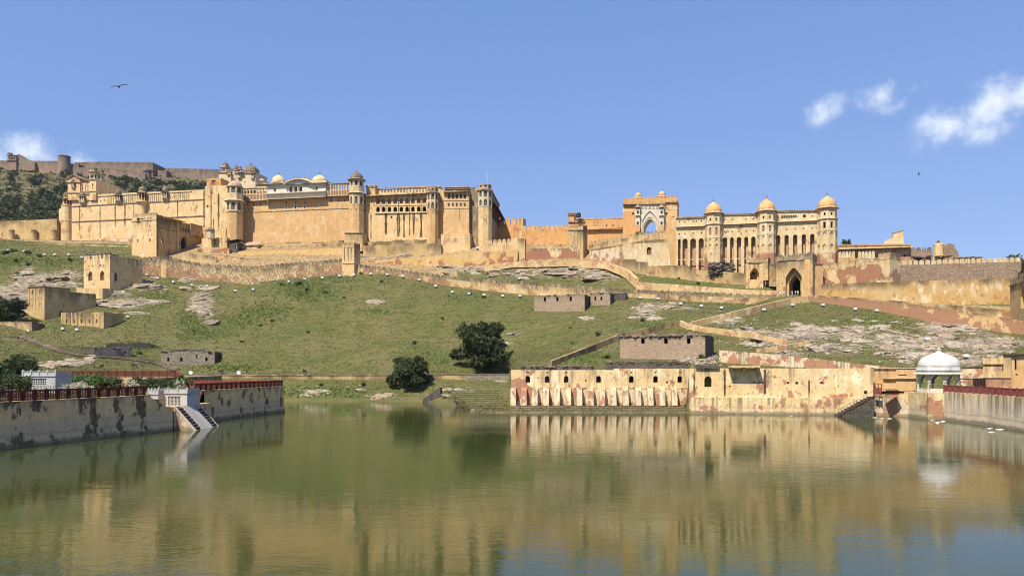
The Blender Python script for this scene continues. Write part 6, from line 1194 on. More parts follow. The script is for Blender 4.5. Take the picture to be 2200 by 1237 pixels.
# white domed pavilion on its pier
Yp = 134.; pv = thing('domed_pavilion', 'white domed lakeside pavilion with wide eave on a yellow pier', 'pavilion', (Xof(2017, Yp), Yp, Zof(843, Yp))); k = Yp / F; zz = lambda py: (843 - py) * k
pier = thing('pavilion_pier', 'yellow stone pier in the water carrying the white pavilion', 'pier', (Xof(2012, Yp), Yp, 0))
MB().prism([(-39 * k, -3.2), (6 * k, -4.2), (36 * k, -1.5), (40 * k, 5), (-38 * k, 5)], -2, Zof(843.3, Yp)).build('pier', 'lake', pier)
R8 = 3.5; rot8 = -math.pi / 2 + .18 - math.pi / 8
MB().lathe([(R8 * 1.06, 0), (R8 * 1.06, .28)], 8, (0, 0), rot8).build('floor_slab', 'white', pv)
cm = MB().lathe([(.24, 0), (.24, .2), (.16, .3), (.14, 1.35), (.27, 1.6), (.27, 1.75)], 10).mesh('column', 'white')
for i in range(8):
    a, b = rot8 + i * math.pi / 4, rot8 + (i + 1) * math.pi / 4; p, q = V((R8 * math.cos(a), R8 * math.sin(a), 0)), V((R8 * math.cos(b), R8 * math.sin(b), 0)); d = (q - p).normalized(); L = (q - p).length
    inst('column', cm, pv, (p.x * .95, p.y * .95, .28))
    MB().panel(p * .97, d, L * .97, 1.5, zz(799), [[(x, z) for x, z in arch(L * .485, 1.5 + 1e-3, L * .72, zz(810) - 1.5 + .45, 'p', 10)]], .35).build('arch_panel', 'white', pv)
    if math.sin((a + b) / 2) < .4: MB().extr([(.25, .28), (L * .95 - .2, .28), (L * .95 - .2, .78), (.25, .78)], p * .98, d, (-d.y, d.x, 0), 0, .12).build('balustrade', 'white', pv)
slab_ring(pv, (0, 0), zz(799), 4.3, .14, 8, rot8, 'white', .28, r_in=3.3)
MB().lathe([(3.6, 0), (3.6, zz(788) - zz(797))], 8, (0, 0), rot8).build('parapet', 'dome_white', pv, (0, 0, zz(797)))
MB().lathe([(3.72, 0), (3.72, .14)], 8, (0, 0), rot8).build('cornice', 'dome_white', pv, (0, 0, zz(795)))
BROAD = [(1.0, 0.), (1.0, .12), (.975, .28), (.90, .46), (.78, .60), (.60, .73), (.42, .82), (.28, .88), (.17, .94), (.09, 1.03), (.05, 1.1)]
dome(pv, (0, 0), zz(788), 3.25, zz(755) - zz(788), 'dome_white', BROAD, 48, .015, 24, True, 'dome_white', .9)
# bridge wall to the right with red fence
BR = [(2028, 129.5), (2120, 117), (2200, 106.5), (2330, 92), (2500, 78)]
wall('causeway_wall', 'black streaked pale causeway wall rising from the water at the right edge', 'wall', [(px, HZ + (CH - 4.7) * F / Y, HZ + CH * F / Y, Y) for px, Y in BR], 2., 'bridge', below=2., sub=2.)
def fence(name, label, pts, h, sp, style, group=None, mat='fence', pmat='fence'):
    """pts: world points; posts and openwork panels, one object each"""
    t = thing(name, label, 'fence', pts[0], 0, group); o = V(pts[0]); pm = MB().box(-.1, .1, -.1, .1, -.05, h + .02).add([(-.12, -.12, h + .02), (.12, -.12, h + .02), (.12, .12, h + .02), (-.12, .12, h + .02), (0, 0, h + .2)], [(0, 1, 4), (1, 2, 4), (2, 3, 4), (3, 0, 4)]).mesh('post', mat)
    cache = {}
    for a, b in zip(pts, pts[1:]):
        a, b = V(a) - o, V(b) - o; d = b - a; L = V((d.x, d.y, 0)).length; n = max(1, round(L / sp)); w = L / n; rz = math.atan2(d.y, d.x); key = (round(w, 2), round(d.z / n, 2))
        if key not in cache:
            s = d.z / n / w if L else 0; mb = MB()
            for z0, z1 in ((.06, .2), (h - .14, h)): mb.add([(.1, -.05, z0 + s * .1), (w - .1, -.05, z0 + s * (w - .1)), (w - .1, -.05, z1 + s * (w - .1)), (.1, -.05, z1 + s * .1), (.1, .05, z0 + s * .1), (w - .1, .05, z0 + s * (w - .1)), (w - .1, .05, z1 + s * (w - .1)), (.1, .05, z1 + s * .1)], [(0, 1, 2, 3), (7, 6, 5, 4), (3, 2, 6, 7), (1, 0, 4, 5)])
            if style == 'jali':
                nb = 6
                for i in range(1, nb): x = .1 + (w - .2) * i / nb; mb.box(x - .035, x + .035, -.04, .04, .15 + s * x, h - .1 + s * x)
                for i in range(nb):
                    x0, x1 = .1 + (w - .2) * i / nb, .1 + (w - .2) * (i + 1) / nb; xm = (x0 + x1) / 2; zt = h - .14
                    mb.add([(x0, -.03, zt - .22 + s * x0), (xm, -.03, zt + s * xm), (x0, -.03, zt + s * x0)], [(0, 1, 2)]).add([(x1, -.03, zt - .22 + s * x1), (x1, -.03, zt + s * x1), (xm, -.03, zt + s * xm)], [(0, 1, 2)])
                mb.box(.1, .22, -.05, .05, .1, h - .1).box(w - .22, w - .1, -.05, .05, .1, h - .1)
            else:
                nb = 9
                for i in range(nb): x = .12 + (w - .24) * (i + .5) / nb; q = (w - .24) / nb * .36; mb.box(x - q, x + q, -.03, .03, .15 + s * x, h - .1 + s * x)
            cache[key] = mb.mesh('panel', pmat)
        for i in range(n + 1): p = a + d * (i / n); inst('post', pm, t, p, rz)
        for i in range(n): p = a + d * (i / n); inst('panel', cache[key], t, p, rz)
    return t
fence('red_fence', 'faded red panel fence along the causeway right of the white pavilion', [V((Xof(px, Y) + .3, Y + .5, 4.72)) for px, Y in BR], 1.15, 1.75, 'slat', mat='fence_light', pmat='fence_pink')
f = Fr(2110, 152, 2230, 146, 840); t = f.thing('lakeside_house', 'ochre flat roofed house with dark eave at the right picture edge', 'house')
block(f, t, 2156, 2240, 762, 845, 6, 0, [(2182, 794, 772, 3, 'r'), (2184, 806, 803, 4, 'r')], 'main'); eave(f, t, 2154, 2240, 759.5, .7, .1, .3, 0, 'roof_dark')
block(f, t, 2112, 2157, 769, 845, 5, 1.5, [], 'main_worn'); course(f, t, 2111, 2157, 781.5, 1.6, .3, 1.5); block(f, t, 2155.5, 2173, 760.5, 845, 1.5, -.35, [], 'tower_dark')
eave(f, t, 2060, 2172, 811, 1.6, .2, .25, -.5, 'roof_dark')
wall('yard_wall', 'stained yellow yard wall with black top between pavilion and lakeside house', 'wall', [(2058, 791, 840, 153), (2112, 790, 840, 151)], .8, 'lake', coping='roof_dark')
wall('yard_wall', 'mottled lower yard wall with dark gateway below the long eave', 'wall', [(2058, 815, 842, 150), (2172, 815, 842, 146)], .5, 'lake')
gk = thing('yard_gate', 'black barred gateway in the yard wall behind the pavilion', 'gate', P(2104, 836, 147.2)); MB().box(-1.2, 1.2, -.06, .06, -.4, 2.1).build('panel', 'shade_in', gk)
for x in (-1.1, -.55, 0, .55, 1.1): MB().box(x - .05, x + .05, -.15, -.07, -.4, 2.2).build('bar', 'rust', gk)
for x, w in ((1975, 1.2), (1990, .7), (2003, .9), (2014, 1.1), (2120, 1.6), (2150, 1.2)):
    pass
# low shore wall along the far bank
wall('shore_wall', 'long low stained stone wall along the far bank below the grass slope', 'wall', [(412, 806, 823, 210.5), (600, 806.5, 823, 210.5), (925, 806, 822, 210), (1000, 804.5, 826, 208)], 1., 'wall_dark', coping='grey_trim', below=2.)
wall('shore_wall', 'grey rubble end of the low bank wall beside the buttressed building', 'wall', [(1000, 804.5, 830, 207.5), (1098, 804, 840, 205)], 1., 'stone', coping='grey_trim', below=3.)
wall('ghat_side_wall', 'sloping dark side wall of the stone bathing steps', 'wall', [(908, 857, 862, 193), (925, 845, 858, 191), (946, 832, 848, 190)], 1., 'stone_dark', below=2.)
gh = thing('bathing_steps', 'overgrown stone bathing steps left of the buttressed lake wall', 'steps', (Xof(1030, 165), 165, 0))
rr = random.Random(5)
for i in range(9):
    z = .12 + i * .36; Y = 160.5 + i * 2.6; xl = Xof(1008 - i * 5.5 + rr.uniform(-8, 8), Y); xr = Xof(1097, Y)
    MB().box(xl - gh.location.x, xr - gh.location.x, Y - 165, Y - 165 + 3.2, -2.5, z).build('step', 'step', gh)
lg = thing('quay_ledge', 'low weedy stone ledge at the water under the buttresses', 'ledge', (Xof(1290, 151), 151, 0))
for i, (y, z) in enumerate(((149.5, .28), (151.5, .6), (154, .95))): MB().box(Xof(1010 if i == 0 else 1096, y) - lg.location.x, Xof(1484, y) - lg.location.x, y - 151, 159 - 151 + i * .01, z - 1.4, z).build('step', 'step', lg)
# ================================================================ garden terrace on the left
ga = thing('garden_terrace', 'black blotched beige garden terrace walls rising from the lake at left', 'terrace', (-55, 90, 0)); GZ = 5.05
def gw(a, b, zt, mat='garden', th=.9, name='wall', zb=-2.):
    a, b = V((*a, 0)), V((*b, 0)); d = (b - a).normalized(); n = V((-d.y, d.x, 0)) * th; o = V((-55, 90, 0)); poly = [a - o, b - o, b + n - o, a + n - o]
    MB().prism([(p.x, p.y) for p in poly], zb, zt).build(name, mat, ga)
gw((-66, 46), (-55.3, 83), GZ); gw((-55.3, 83), (-48.86, 103.3), GZ); gw((-50.3, 122), (-45, 151.5), GZ); gw((-45, 151.5), (-45.8, 153.5), GZ); gw((-46, 153), (-120, 154), GZ)
gw((-48.86, 103.4), (-53, 104.6), GZ - .01); gw((-53, 104.6), (-53, 121.5), GZ - .02, th=.6)
MB().extr([(0, -2), (4.45, -2), (4.45, 3.3), (3.2, 3.5), (1.2, 4.4), (0, 5.0)], (-48.86 + 55, 103.32 - 90, 0), (.304, .953, 0), (-.953, .304, 0), 0, .9).build('sloping_wall', 'garden', ga);  gw((-53, 121.6), (-50.3, 122), GZ - .01)
for (a, b) in (((-66, 46), (-55.3, 83)), ((-55.3, 83), (-48.86, 103.3)), ((-50.3, 122), (-45, 151.5))):
    a, b = V((*a, 0)), V((*b, 0)); d = (b - a).normalized(); n = V((d.y, -d.x, 0)); o = V((-55, 90, 0)); MB().prism([(p.x, p.y) for p in (a + n * .18 - o, b + n * .18 - o, b - n * .01 - o, a - n * .01 - o)], -2, .75).build('footing', 'garden', ga)
    MB().prism([(p.x, p.y) for p in (a + n * .1 - o, b + n * .1 - o, b - n * 1. - o, a - n * 1. - o)], GZ + .002, GZ + .1).build('coping', 'garden', ga)
fl_ = MB().prism([(-120, 47), (-66.5, 47), (-55.9, 83.2), (-49.6, 103.2), (-53.5, 104.3), (-53.5, 121.8), (-50.8, 122.4), (-45.6, 151.4), (-46.2, 153), (-120, 153.5)], 4.4, GZ - .06).build('garden_ground', 'ground'); tag(fl_, 'planted ground of the garden terrace', kind='structure')
MB().prism([(-52.9 + 55, 105 - 90), (-49.2 + 55, 105 - 90), (-47.7 + 55, 108 - 90), (-47.55 + 55, 121.4 - 90), (-52.9 + 55, 121.4 - 90)], -2, 3.3).build('landing', 'garden', ga)
# stair ramp into the water
rp = thing('water_ramp', 'white slab ramp flanked by dark stairs running down into the lake', 'ramp', (-47.55, 108.2, 0)); n = 9; run, rise = 3.1, 3.4
def ramp_bit(y0, y1, z_off, name, mat): MB().extr([(0, -1.5), (run + .9, -1.5), (run + .9, -1.), (0, rise + z_off)], (0, 0, 0), (1, 0, 0), (0, 1, 0), y0, y1).build(name, mat, rp)
ramp_bit(0, .16, .12, 'kerb', 'slab_white'); ramp_bit(2.05, 2.3, .14, 'kerb', 'slab_white'); ramp_bit(2.302, 5.5, -.1, 'slab', 'slab_white'); ramp_bit(5.502, 6.1, .02, 'kerb', 'white_garden'); ramp_bit(8.1, 8.3, .12, 'kerb', 'slab_white')
MB().extr([(0, -1.5), (run + .8, -1.5), (0, rise - .1)], (0, 0, 0), (1, 0, 0), (0, 1, 0), -.25, -.002).build('side_wall', 'lake', rp)
for y0, y1 in ((.165, 2.045), (6.105, 8.095)):
    for i in range(n): z = rise - (i + .55) * rise / n * 1.02; x = i * run / n; MB().box(x, x + run / n * .99, y0, y1, -1.2, z - .14).build('step', 'rust', rp); MB().box(x + run / n * .86, x + run / n * .985, y0, y1, z - .139, z - .06).build('nosing', 'slab_white', rp)
# white lattice gate houses
def white_house(label, px0, px1, Y, pyt, pyb, z0, gate, name='garden_gatehouse'):
    f = Fr(px0, Y, px1, Y - .6, pyb); t = f.thing(name, label, 'gatehouse'); L = f.L; zt = f.z(pyt, 0)
    u0, zb = f.at(gate[0], gate[3]); u1 = f.u(gate[1]); zg = f.z(gate[2], u0)
    MB().shell(0, L, 0, 3.5, z0, zt - .7, [[(u0, zb), (u1, zb), (u1, zg), (u0, zg)]], rev=.3).build('wall', 'white_garden', t)
    MB().box(-.12, L + .12, -.15, 3.6, zt - .75, zt - .62).build('cornice', 'white_garden', t)
    MB().box(0, L, 0, .12, zt - .62, zt - .08).box(0, .12, .12, 3.5, zt - .62, zt - .08).box(L - .12, L, .12, 3.5, zt - .62, zt - .08).build('parapet', 'white_garden', t); MB().box(-.06, L + .06, -.06, .18, zt - .08, zt).build('rail', 'white_garden', t)
    n = max(3, int(L / 1.2)); pm = MB().box(-.1, .1, -.08, .2, zt - .62, zt + .05).add([(-.1, -.08, zt + .05), (.1, -.08, zt + .05), (.1, .2, zt + .05), (-.1, .2, zt + .05), (0, .06, zt + .28)], [(0, 1, 4), (1, 2, 4), (2, 3, 4), (3, 0, 4)]).mesh('pier', 'white_garden')
    for i in range(n + 1): inst('pier', pm, t, (L * i / n, 0, 0))
    MB().box(u0, u1, .32, .36, zb, zg).build('gate_shadow', 'shade_in', t)
    for i in range(9): x = u0 + (u1 - u0) * (i + .5) / 9; MB().box(x - .05, x + .05, .1, .16, zb, zg).build('bar', 'white_garden', t)
    for z in (zb + (zg - zb) * .33, zb + (zg - zb) * .66): MB().box(u0, u1, .165, .2, z - .06, z + .06).build('crossbar', 'white_garden', t)
    return f, t
white_house('white gatehouse with lattice gate above the water ramp', 341, 402, 113, 834, 874, -1.2, (361, 388, 851, 872))
white_house('small white wall block joining railing and lattice gatehouse', 319, 340, 112.5, 836, 848, -.6, (325, 334, 842, 847), 'white_block')
white_house('white garden building with dark lattice doors among the bushes', 49, 119, 112, 797, 838, -1., (66, 100, 813, 827))
f = Fr(62, 106, 118, 105, 840); t = f.thing('white_balustrade', 'low white pierced balustrade in front of the white garden building', 'balustrade')
MB().box(0, f.L, 0, .12, -.3, .15).box(0, f.L, 0, .12, .75, .9).build('rail', 'white_garden', t)
for i in range(18): x = f.L * (i + .5) / 18; MB().box(x - .05, x + .05, .02, .1, .1, .8).build('baluster', 'white_garden', t)
wb = thing('brick_steps', 'red brick stepped block between white gatehouse and right terrace', 'steps', P(414, 868, 119.5))
for i in range(4): MB().box(-1.0, .9, i * .4, 2.2, -1, .45 * (i + 1) + .2).build('step', 'fence_light', wb)
# railings
fence('red_railing', 'dark red openwork railing with arches on the nearest garden wall', [V((-66.2, 46, GZ + .1)), V((-55.6, 83, GZ + .1)), V((-49.3, 103, GZ + .1))], 1.22, 1.52, 'jali')
fence('red_railing', 'dark red railing along the right hand garden wall top', [V((-50.5, 122.3, GZ + .1)), V((-45.3, 151.3, GZ + .1))], 1.12, 1.55, 'jali')
fence('red_railing', 'sunlit orange red railing on the far side of the right terrace', [V((-45.5, 151.6, GZ + .1)), V((-63, 152, GZ + .1))], 1.1, 1.6, 'slat', mat='fence_light', pmat='fence_light')
bt = tag(MB().box(-96, -66.5, 143, 176, 2, 6.85).build('upper_garden', 'tower_dark'), 'raised dark back terrace of the garden', 'terrace', kind='thing')
fence('red_railing', 'long dark red railing along the raised back of the garden', [V((-88.5, 146, 6.87)), V((-66.6, 152, 6.87))], 1.25, 1.55, 'slat')
fence('red_railing', 'short dark red railing piece left of the white garden building', [V((-108, 140, 6.)), V((-84, 140, 6.))], 1.25, 1.55, 'jali')
fence('red_railing', 'sunlit red railing slanting down the steps of the garden', [V((-65.5, 150, 6.9)), V((-51.5, 123, GZ + .1))], 1.2, 1.5, 'slat', mat='fence_light', pmat='fence_light')
for i in range(14):
    x = -87.5 + i * 1.6; y = 146.2 + (x + 88.5) * 6 / 21.9 - .3
    MB().box(x - .15, x + .15, y - .25, y + .1, 4.8, 6.86).build('terrace_post', 'fence', bt)
# ================================================================ buildings at the far right
f = Fr(1801, 268, 1959, 263, 600); t = f.thing('pink_hall', 'long flat roofed hall with deep cornice behind the merlon walls at right', 'hall')
block(f, t, 1801, 1957, 534, 600, 8, .8, [(1917, 544.5, 541, 3, 'r'), (1916.5, 553, 547, 6, 'r'), (1943.5, 552, 546.5, 4, 'r')], 'recess', .5)
block(f, t, 1801, 1957, 526, 535, 8, .2, [], 'main', name='parapet'); eave(f, t, 1801, 1959, 531.5, 1.5, .3, .3, .2, 'dome_ivory'); course(f, t, 1801, 1957.5, 526, 2.4, .3, .2, mat='dome_pink', py1=524)
block(f, t, 1801, 1837, 553, 600, 2, -1.5, [], 'main', name='screen_wall'); block(f, t, 1842, 1888, 556, 600, 2, -1.2, [], 'pale', name='screen_wall')
for a, b, py in ((1801.5, 1837, 553), (1843, 1880, 553)):
    u0, u1 = f.u(a, -1.2), f.u(b, -1.2); z = f.z(py + 3, u0, -1.2); merlons(t, [(u0, -1.3, z), (u1, -1.3, z)], 1.05, 2.6, .4, 'pale', .12)
gb = f.thing('broken_gable', 'broken jagged gable wall standing on the flat roof at right', 'ruin')
pts = [(1899, 524), (1942, 524), (1942, 511), (1939.5, 504), (1941, 494.5), (1937, 494), (1919, 501), (1918.5, 510.5), (1903, 516.5)]
MB().extr([f.at(a, b, 3.)[0:2] for a, b in pts], (0, 3., 0), (1, 0, 0), (0, 1, 0), 0, 1.).build('wall', 'pale', gb)
MB().extr([f.at(a, b, 3.)[0:2] for a, b in ((1918.5, 501.5), (1941.5, 494.8), (1941.5, 493), (1918, 499.7))], (0, 2.85, 0), (1, 0, 0), (0, 1, 0), 0, 1.3).build('coping', 'dome_pink', gb)
wall('ruined_merlon_wall', 'grey ruined merlon wall right of the flat roofed hall', 'ruin', [(1957, 541, 575, 272), (2003, 540, 575, 271)], 1.2, 'stone_wall', (1.45, 1.6, 'grey_trim'))
t = thing('ruined_tower', 'crumbling little tower with pointed cap above the pink stone wall', 'ruin', P(2016, 565, 274)); k = 274 / F
MB().lathe([(11.5 * k, 0), (10.5 * k, 40 * k), (7.5 * k, 42 * k)], 9, (0, 0), .3).build('shaft', 'main_worn', t); MB().lathe([(8 * k, 41 * k), (3 * k, 45 * k), (.1, 49 * k)], 9).build('cap', 'roof_dark', t)
wall('ruined_wall', 'jagged crumbling stone wall stepping down behind the pink merlon wall', 'ruin', [(2026, 527, 572, 275), (2034, 524, 572, 275), (2047, 522, 572, 275), (2057, 535, 572, 275), (2061, 549, 572, 275), (2090, 552, 572, 275), (2110, 556, 572, 275)], 2., 'stone_wall', jag=.9, sub=.8)
rr = random.Random(21)
rt = thing('rubble_heap', 'flat rubble slabs heaped on the ruin above the pink stone wall', 'ruin', P(2010, 553, 271))
for i in range(26): s = rr.uniform(.5, 1.3); inst('loose_stone', RK[rr.choice((1, 4, 6))], rt, (rr.uniform(-7, 16), rr.uniform(-1, 1.5), rr.uniform(-1.2, .6)), rr.uniform(0, 6), (s * 1.4, s, s * .5))

# ================================================================ hilltop fortress on the ridge
def far_wall(label, pts, merl=None, th=5., mat='far_wall', jag=0.): return wall('fortress_wall', label, 'fortress', pts, th, mat, merl, 15., jag, sub=12)
far_wall('leftmost stretch of the distant fortress wall on the ridge', [(-260, 346, 366, 900), (18, 345, 362, 890)])
far_wall('distant ridge wall between the sloping roofed lookout and the round bastion', [(60, 345.5, 366, 886), (129, 346, 368, 880)])
far_wall('straight distant ridge wall right of the round bastion', [(160, 349, 374, 886), (212, 348, 376, 882)])
far_wall('tall distant fortress block with flat top above the palace wing', [(208, 347.5, 380, 868), (328, 349, 386, 862)], th=40.)
far_wall('shaded corner of the distant fortress block', [(328, 349, 390, 862), (356, 366, 396, 900)])
far_wall('low distant outwork wall under the flat topped fortress block', [(170, 360, 376, 850), (240, 362, 380, 845), (312, 371, 392, 840)])
far_wall('distant ribbed fortress wall ending behind the roof kiosks', [(354, 367, 402, 880), (400, 368, 408, 878), (445, 369, 408, 874), (505, 370, 420, 868)], (4., 3.5, 'far_wall', 2.))
far_wall('distant descending outwork wall among the trees', [(345, 384, 402, 850), (375, 388, 405, 840), (402, 397, 412, 830)], (4., 3., 'far_wall', 2.), 3.)
t = thing('round_bastion', 'big distant round bastion on the ridge wall', 'bastion', P(138, 372, 872)); k = 872 / F
MB().lathe([(13 * k, -10), (11.8 * k, 33 * k), (12.6 * k, 34 * k), (12.6 * k, 36 * k), (11 * k, 36.5 * k)], 24).build('drum', 'far_wall', t); MB().box(8 * k, 29 * k, 2, 30, -5, 21 * k).build('shoulder', 'far_wall', t)
t = thing('round_bastion', 'small distant round bastion at the corner of the fortress outwork', 'bastion', P(317, 392, 846)); k = 846 / F
MB().lathe([(9 * k, -10), (8 * k, 20 * k), (10 * k, 23 * k), (10 * k, 26 * k), (5 * k, 26.5 * k)], 20).build('drum', 'far_wall', t)
t = thing('square_bastion', 'square distant tower between the fortress block and the ribbed wall', 'bastion', P(346, 388, 866)); MB().box(-4, 6, 0, 12, -10, 22 * .525).build('body', 'far_wall', t)
f = Fr(15, 878, 72, 878, 358); t = f.thing('ridge_lookout', 'distant ridge lookout building with arched windows and long sloping parapet', 'fortress')
block(f, t, 16, 35, 333, 366, 14, 0, [(21 + i * 3.2, 343, 338, 2, 'a', 'shade_in') for i in range(4)], 'far_wall', 1.); course(f, t, 15, 36, 344, 1.5, 1.); course(f, t, 15, 36, 333.5, 1.2, .8)
block(f, t, 16, 21.5, 328, 334, 5, 1, [], 'far_wall', name='turret')
MB().extr([f.at(a, b)[0:2] for a, b in ((35, 366), (72, 366), (72, 347), (62, 345.5), (38, 330.5), (35, 331))], (0, 2, 0), (1, 0, 0), (0, 1, 0), 0, 8).build('sloping_wall', 'far_wall', t)

# ================================================================ vegetation
def leaf_mesh(name, blobs, n, size, mat, seed, clump=.2, per=14, flat_=.0, extra=None):
    """leaf faces gathered in clumps through the crown volume"""
    r = np.random.RandomState(seed); vols = np.array([b[3] * b[4] * b[5] for b in blobs]) ** .7; pick = r.choice(len(blobs), n // per, p=vols / vols.sum()); B = np.array(blobs)
    d = r.normal(size=(len(pick), 3)); d /= np.linalg.norm(d, axis=1)[:, None]; rad = r.uniform(.35, 1.05, len(pick)) ** .5
    c = B[pick, :3] + d * rad[:, None] * B[pick, 3:]
    cr = clump * B[pick, 3:].mean(1) * r.uniform(.6, 1.4, len(pick))
    lc = np.repeat(c, per, 0) + r.normal(size=(len(c) * per, 3)) * np.repeat(cr, per)[:, None] * .55
    N = len(lc); a = r.normal(size=(N, 3)); a /= np.linalg.norm(a, axis=1)[:, None]; b = np.cross(a, r.normal(size=(N, 3))); b /= np.linalg.norm(b, axis=1)[:, None]
    s = size * r.uniform(.6, 1.3, N)[:, None]
    V4 = np.stack([lc - a * s, lc + b * s * .55, lc + a * s, lc - b * s * .55], 1).reshape(-1, 3)
    me = bpy.data.meshes.new(name); fs = np.arange(N * 4).reshape(-1, 4)
    me.from_pydata(V4.tolist(), [], fs.tolist()); me.materials.append(M[mat]); me.update(); return me
def trunk_mesh(h, r0, limbs, seed):
    rr = random.Random(seed); mb = MB(); mb.lathe([(r0 * 1.4, -.6), (r0, h * .15), (r0 * .75, h * .6), (r0 * .45, h)], 8)
    for i in range(limbs):
        a = rr.uniform(0, 6.28); z = h * rr.uniform(.3, .75); L = h * rr.uniform(.5, .9); mb.bar((0, 0, z), (L * .6 * math.cos(a), L * .6 * math.sin(a), z + L * .7), r0 * .5)
    return mb.mesh('trunk', 'bark')
def tree(name, label, loc, w, h, n, size, mat, seed, crown0=.15, group=None, blobs=None):
    t = thing(name, label, 'tree', loc, 0, group); r = random.Random(seed); bl = blobs or []
    if not bl:
        bl = [(0, 0, h * .48, w * .31, w * .30, h * .34)]
        for i in range(17):
            a = i * 2.4 + r.random(); k = r.uniform(.11, .24); zz = h * r.uniform(crown0 + .10, .90); e = w * r.uniform(.30, .40) * (1.12 - 1.1 * abs(zz / h - .42)); bl.append((e * math.cos(a), e * math.sin(a), zz, w * k * .75, w * k * .75, h * k * .6))
    inst('crown', leaf_mesh('crown', bl, n, size, mat, seed), t); inst('trunk', trunk_mesh(h * .55, w * .03, 5, seed), t)
    return t
p = place(1036, 799, 3.); tree('broad_tree', 'large dark round tree on the slope left of the buttressed lake wall', p + V((0, 2, -.3)), 18.5, 14.6, 20000, .34, 'leaf_dark', 11)
p = place(879, 831, 1.); tree('bushy_tree', 'dark rounded bush tree growing on the bank over the low wall', p + V((0, 0, -.4)), 13., 9.8, 13000, .28, 'leaf_dark', 12, .05)
p = place(8, 692, 3.); tree('dark_tree', 'dense dark tree at the left edge below the pale rock face', p + V((-1, 2, -.5)), 13, 9.2, 8000, .34, 'leaf_dark', 13, .05)
tree('garden_tree', 'feathery dark green tree spreading behind the garden at far left', V((Xof(52, 140), 140, 5.2)), 9.5, 6.2, 9000, .17, 'leaf_mid', 14, .02, blobs=[(0, 0, 2.6, 2.6, 2.2, 2.4), (2.6, 0, 1.9, 2.2, 1.6, 1.1), (-2.4, 0, 3.2, 2.0, 1.6, 2.2), (.5, 0, 4.6, 1.6, 1.4, 1.4), (4.2, -.3, 2.4, 1.4, .8, .5), (-1.2, 0, 5.2, 1.0, 1., 1.0)])
tree('garden_tree', 'broad leafed green tree at the very left edge behind the railing', V((Xof(0, 136), 136, 5.2)), 8, 5.8, 6000, .24, 'leaf_mid', 15, .02)
tree('broad_tree', 'green tree rising behind the pink stone wall at the right edge', place(2196, 600, 8.) + V((3, 8, -1)), 9, 11.5, 5000, .3, 'leaf_mid', 16)
tree('bushy_tree', 'green bush on the bank in front of the pink stone wall end', place(2192, 604, 7.) + V((0, -3, -.5)), 6.5, 4.4, 3000, .24, 'leaf_mid', 17)
tree('bushy_tree', 'tiny treetop peeping over the flat roofed hall at right', V((Xof(1818, 284), 284, Zof(532, 284))), 4.5, 3.2, 1200, .25, 'leaf_mid', 18)
# garden bushes and blossoms
def bush(label, px, py, Y, w, h, n, mat, seed, size=.14, d=.7, name='garden_bush', zoff=0.):
    t = thing(name, label, 'bush', (Xof(px, Y), Y, GZ - .1 + zoff)); r = random.Random(seed)
    bl = [(r.uniform(-.35, .35) * w, r.uniform(-.3, .3) * w * d, h * r.uniform(.3, .62), w * r.uniform(.16, .28), w * d * .25, h * r.uniform(.25, .4)) for i in range(8)]
    inst('foliage', leaf_mesh('foliage', bl, n, size, mat, seed, .3), t)
    mb = MB()
    for i in range(6): a = r.uniform(0, 6.28); mb.bar((0, 0, 0), (w * .3 * math.cos(a), w * .2 * math.sin(a), h * .6), .05)
    mb.build('stems', 'bark', t); return t, bl
for i, (lab, px, Y, w, h, n, mat) in enumerate((
    ('dark green bush left of the white garden building', 20, 100, 5.0, 2.7, 4200, 'leaf_dark'), ('dark bush touching the left side of the white garden building', 45, 103, 3.0, 2.5, 2600, 'leaf_mid'),
    ('bright green bush right of the white garden building', 165, 121, 5.4, 2.6, 4200, 'leaf_light'), ('lime green bush in the middle of the garden', 200, 120, 4.0, 2.3, 3000, 'leaf_light'),
    ('olive bush before the raised back terrace', 235, 122, 3.6, 2.4, 2800, 'leaf_mid'), ('dark green hedge clump left of the slanting railing', 330, 128, 4.8, 1.9, 3200, 'leaf_mid'),
    ('green bush at the foot of the slanting red railing', 385, 124, 4.0, 2.1, 3000, 'leaf_mid'), ('small olive bush between the two blossom patches', 300, 124, 3.2, 2.0, 2200, 'leaf_mid'))):
    bush(lab, px, 0, Y, w * 1.1, h * 1.3, int(n * 1.3), mat, 40 + i)
for i, (lab, px, Y, w, h, n) in enumerate((('wide cream blossom shrub behind the garden railing', 172, 110, 5.6, 1.7, 2600), ('cream blossom shrub left of the lattice gatehouse', 287, 114, 2.8, 1.8, 1300), ('small blossom shrub in front of the white garden building', 92, 101, 2.6, 1.2, 900), ('pale blossom shrub behind the lattice gatehouse', 385, 119, 1.9, 2.0, 900), ('blossom sprig at the far left of the railing', 27, 97, 1.4, 1.3, 400))):
    t, bl = bush(lab, px, 0, Y, w, h * 1.15, n // 2, 'leaf_light', 60 + i, .1, name='blossom_bush')
    inst('blossom', leaf_mesh('blossom', [(x, y - .15, z + .1, a, b, c) for x, y, z, a, b, c in bl], n, .10, 'petal', 80 + i, .25), t)
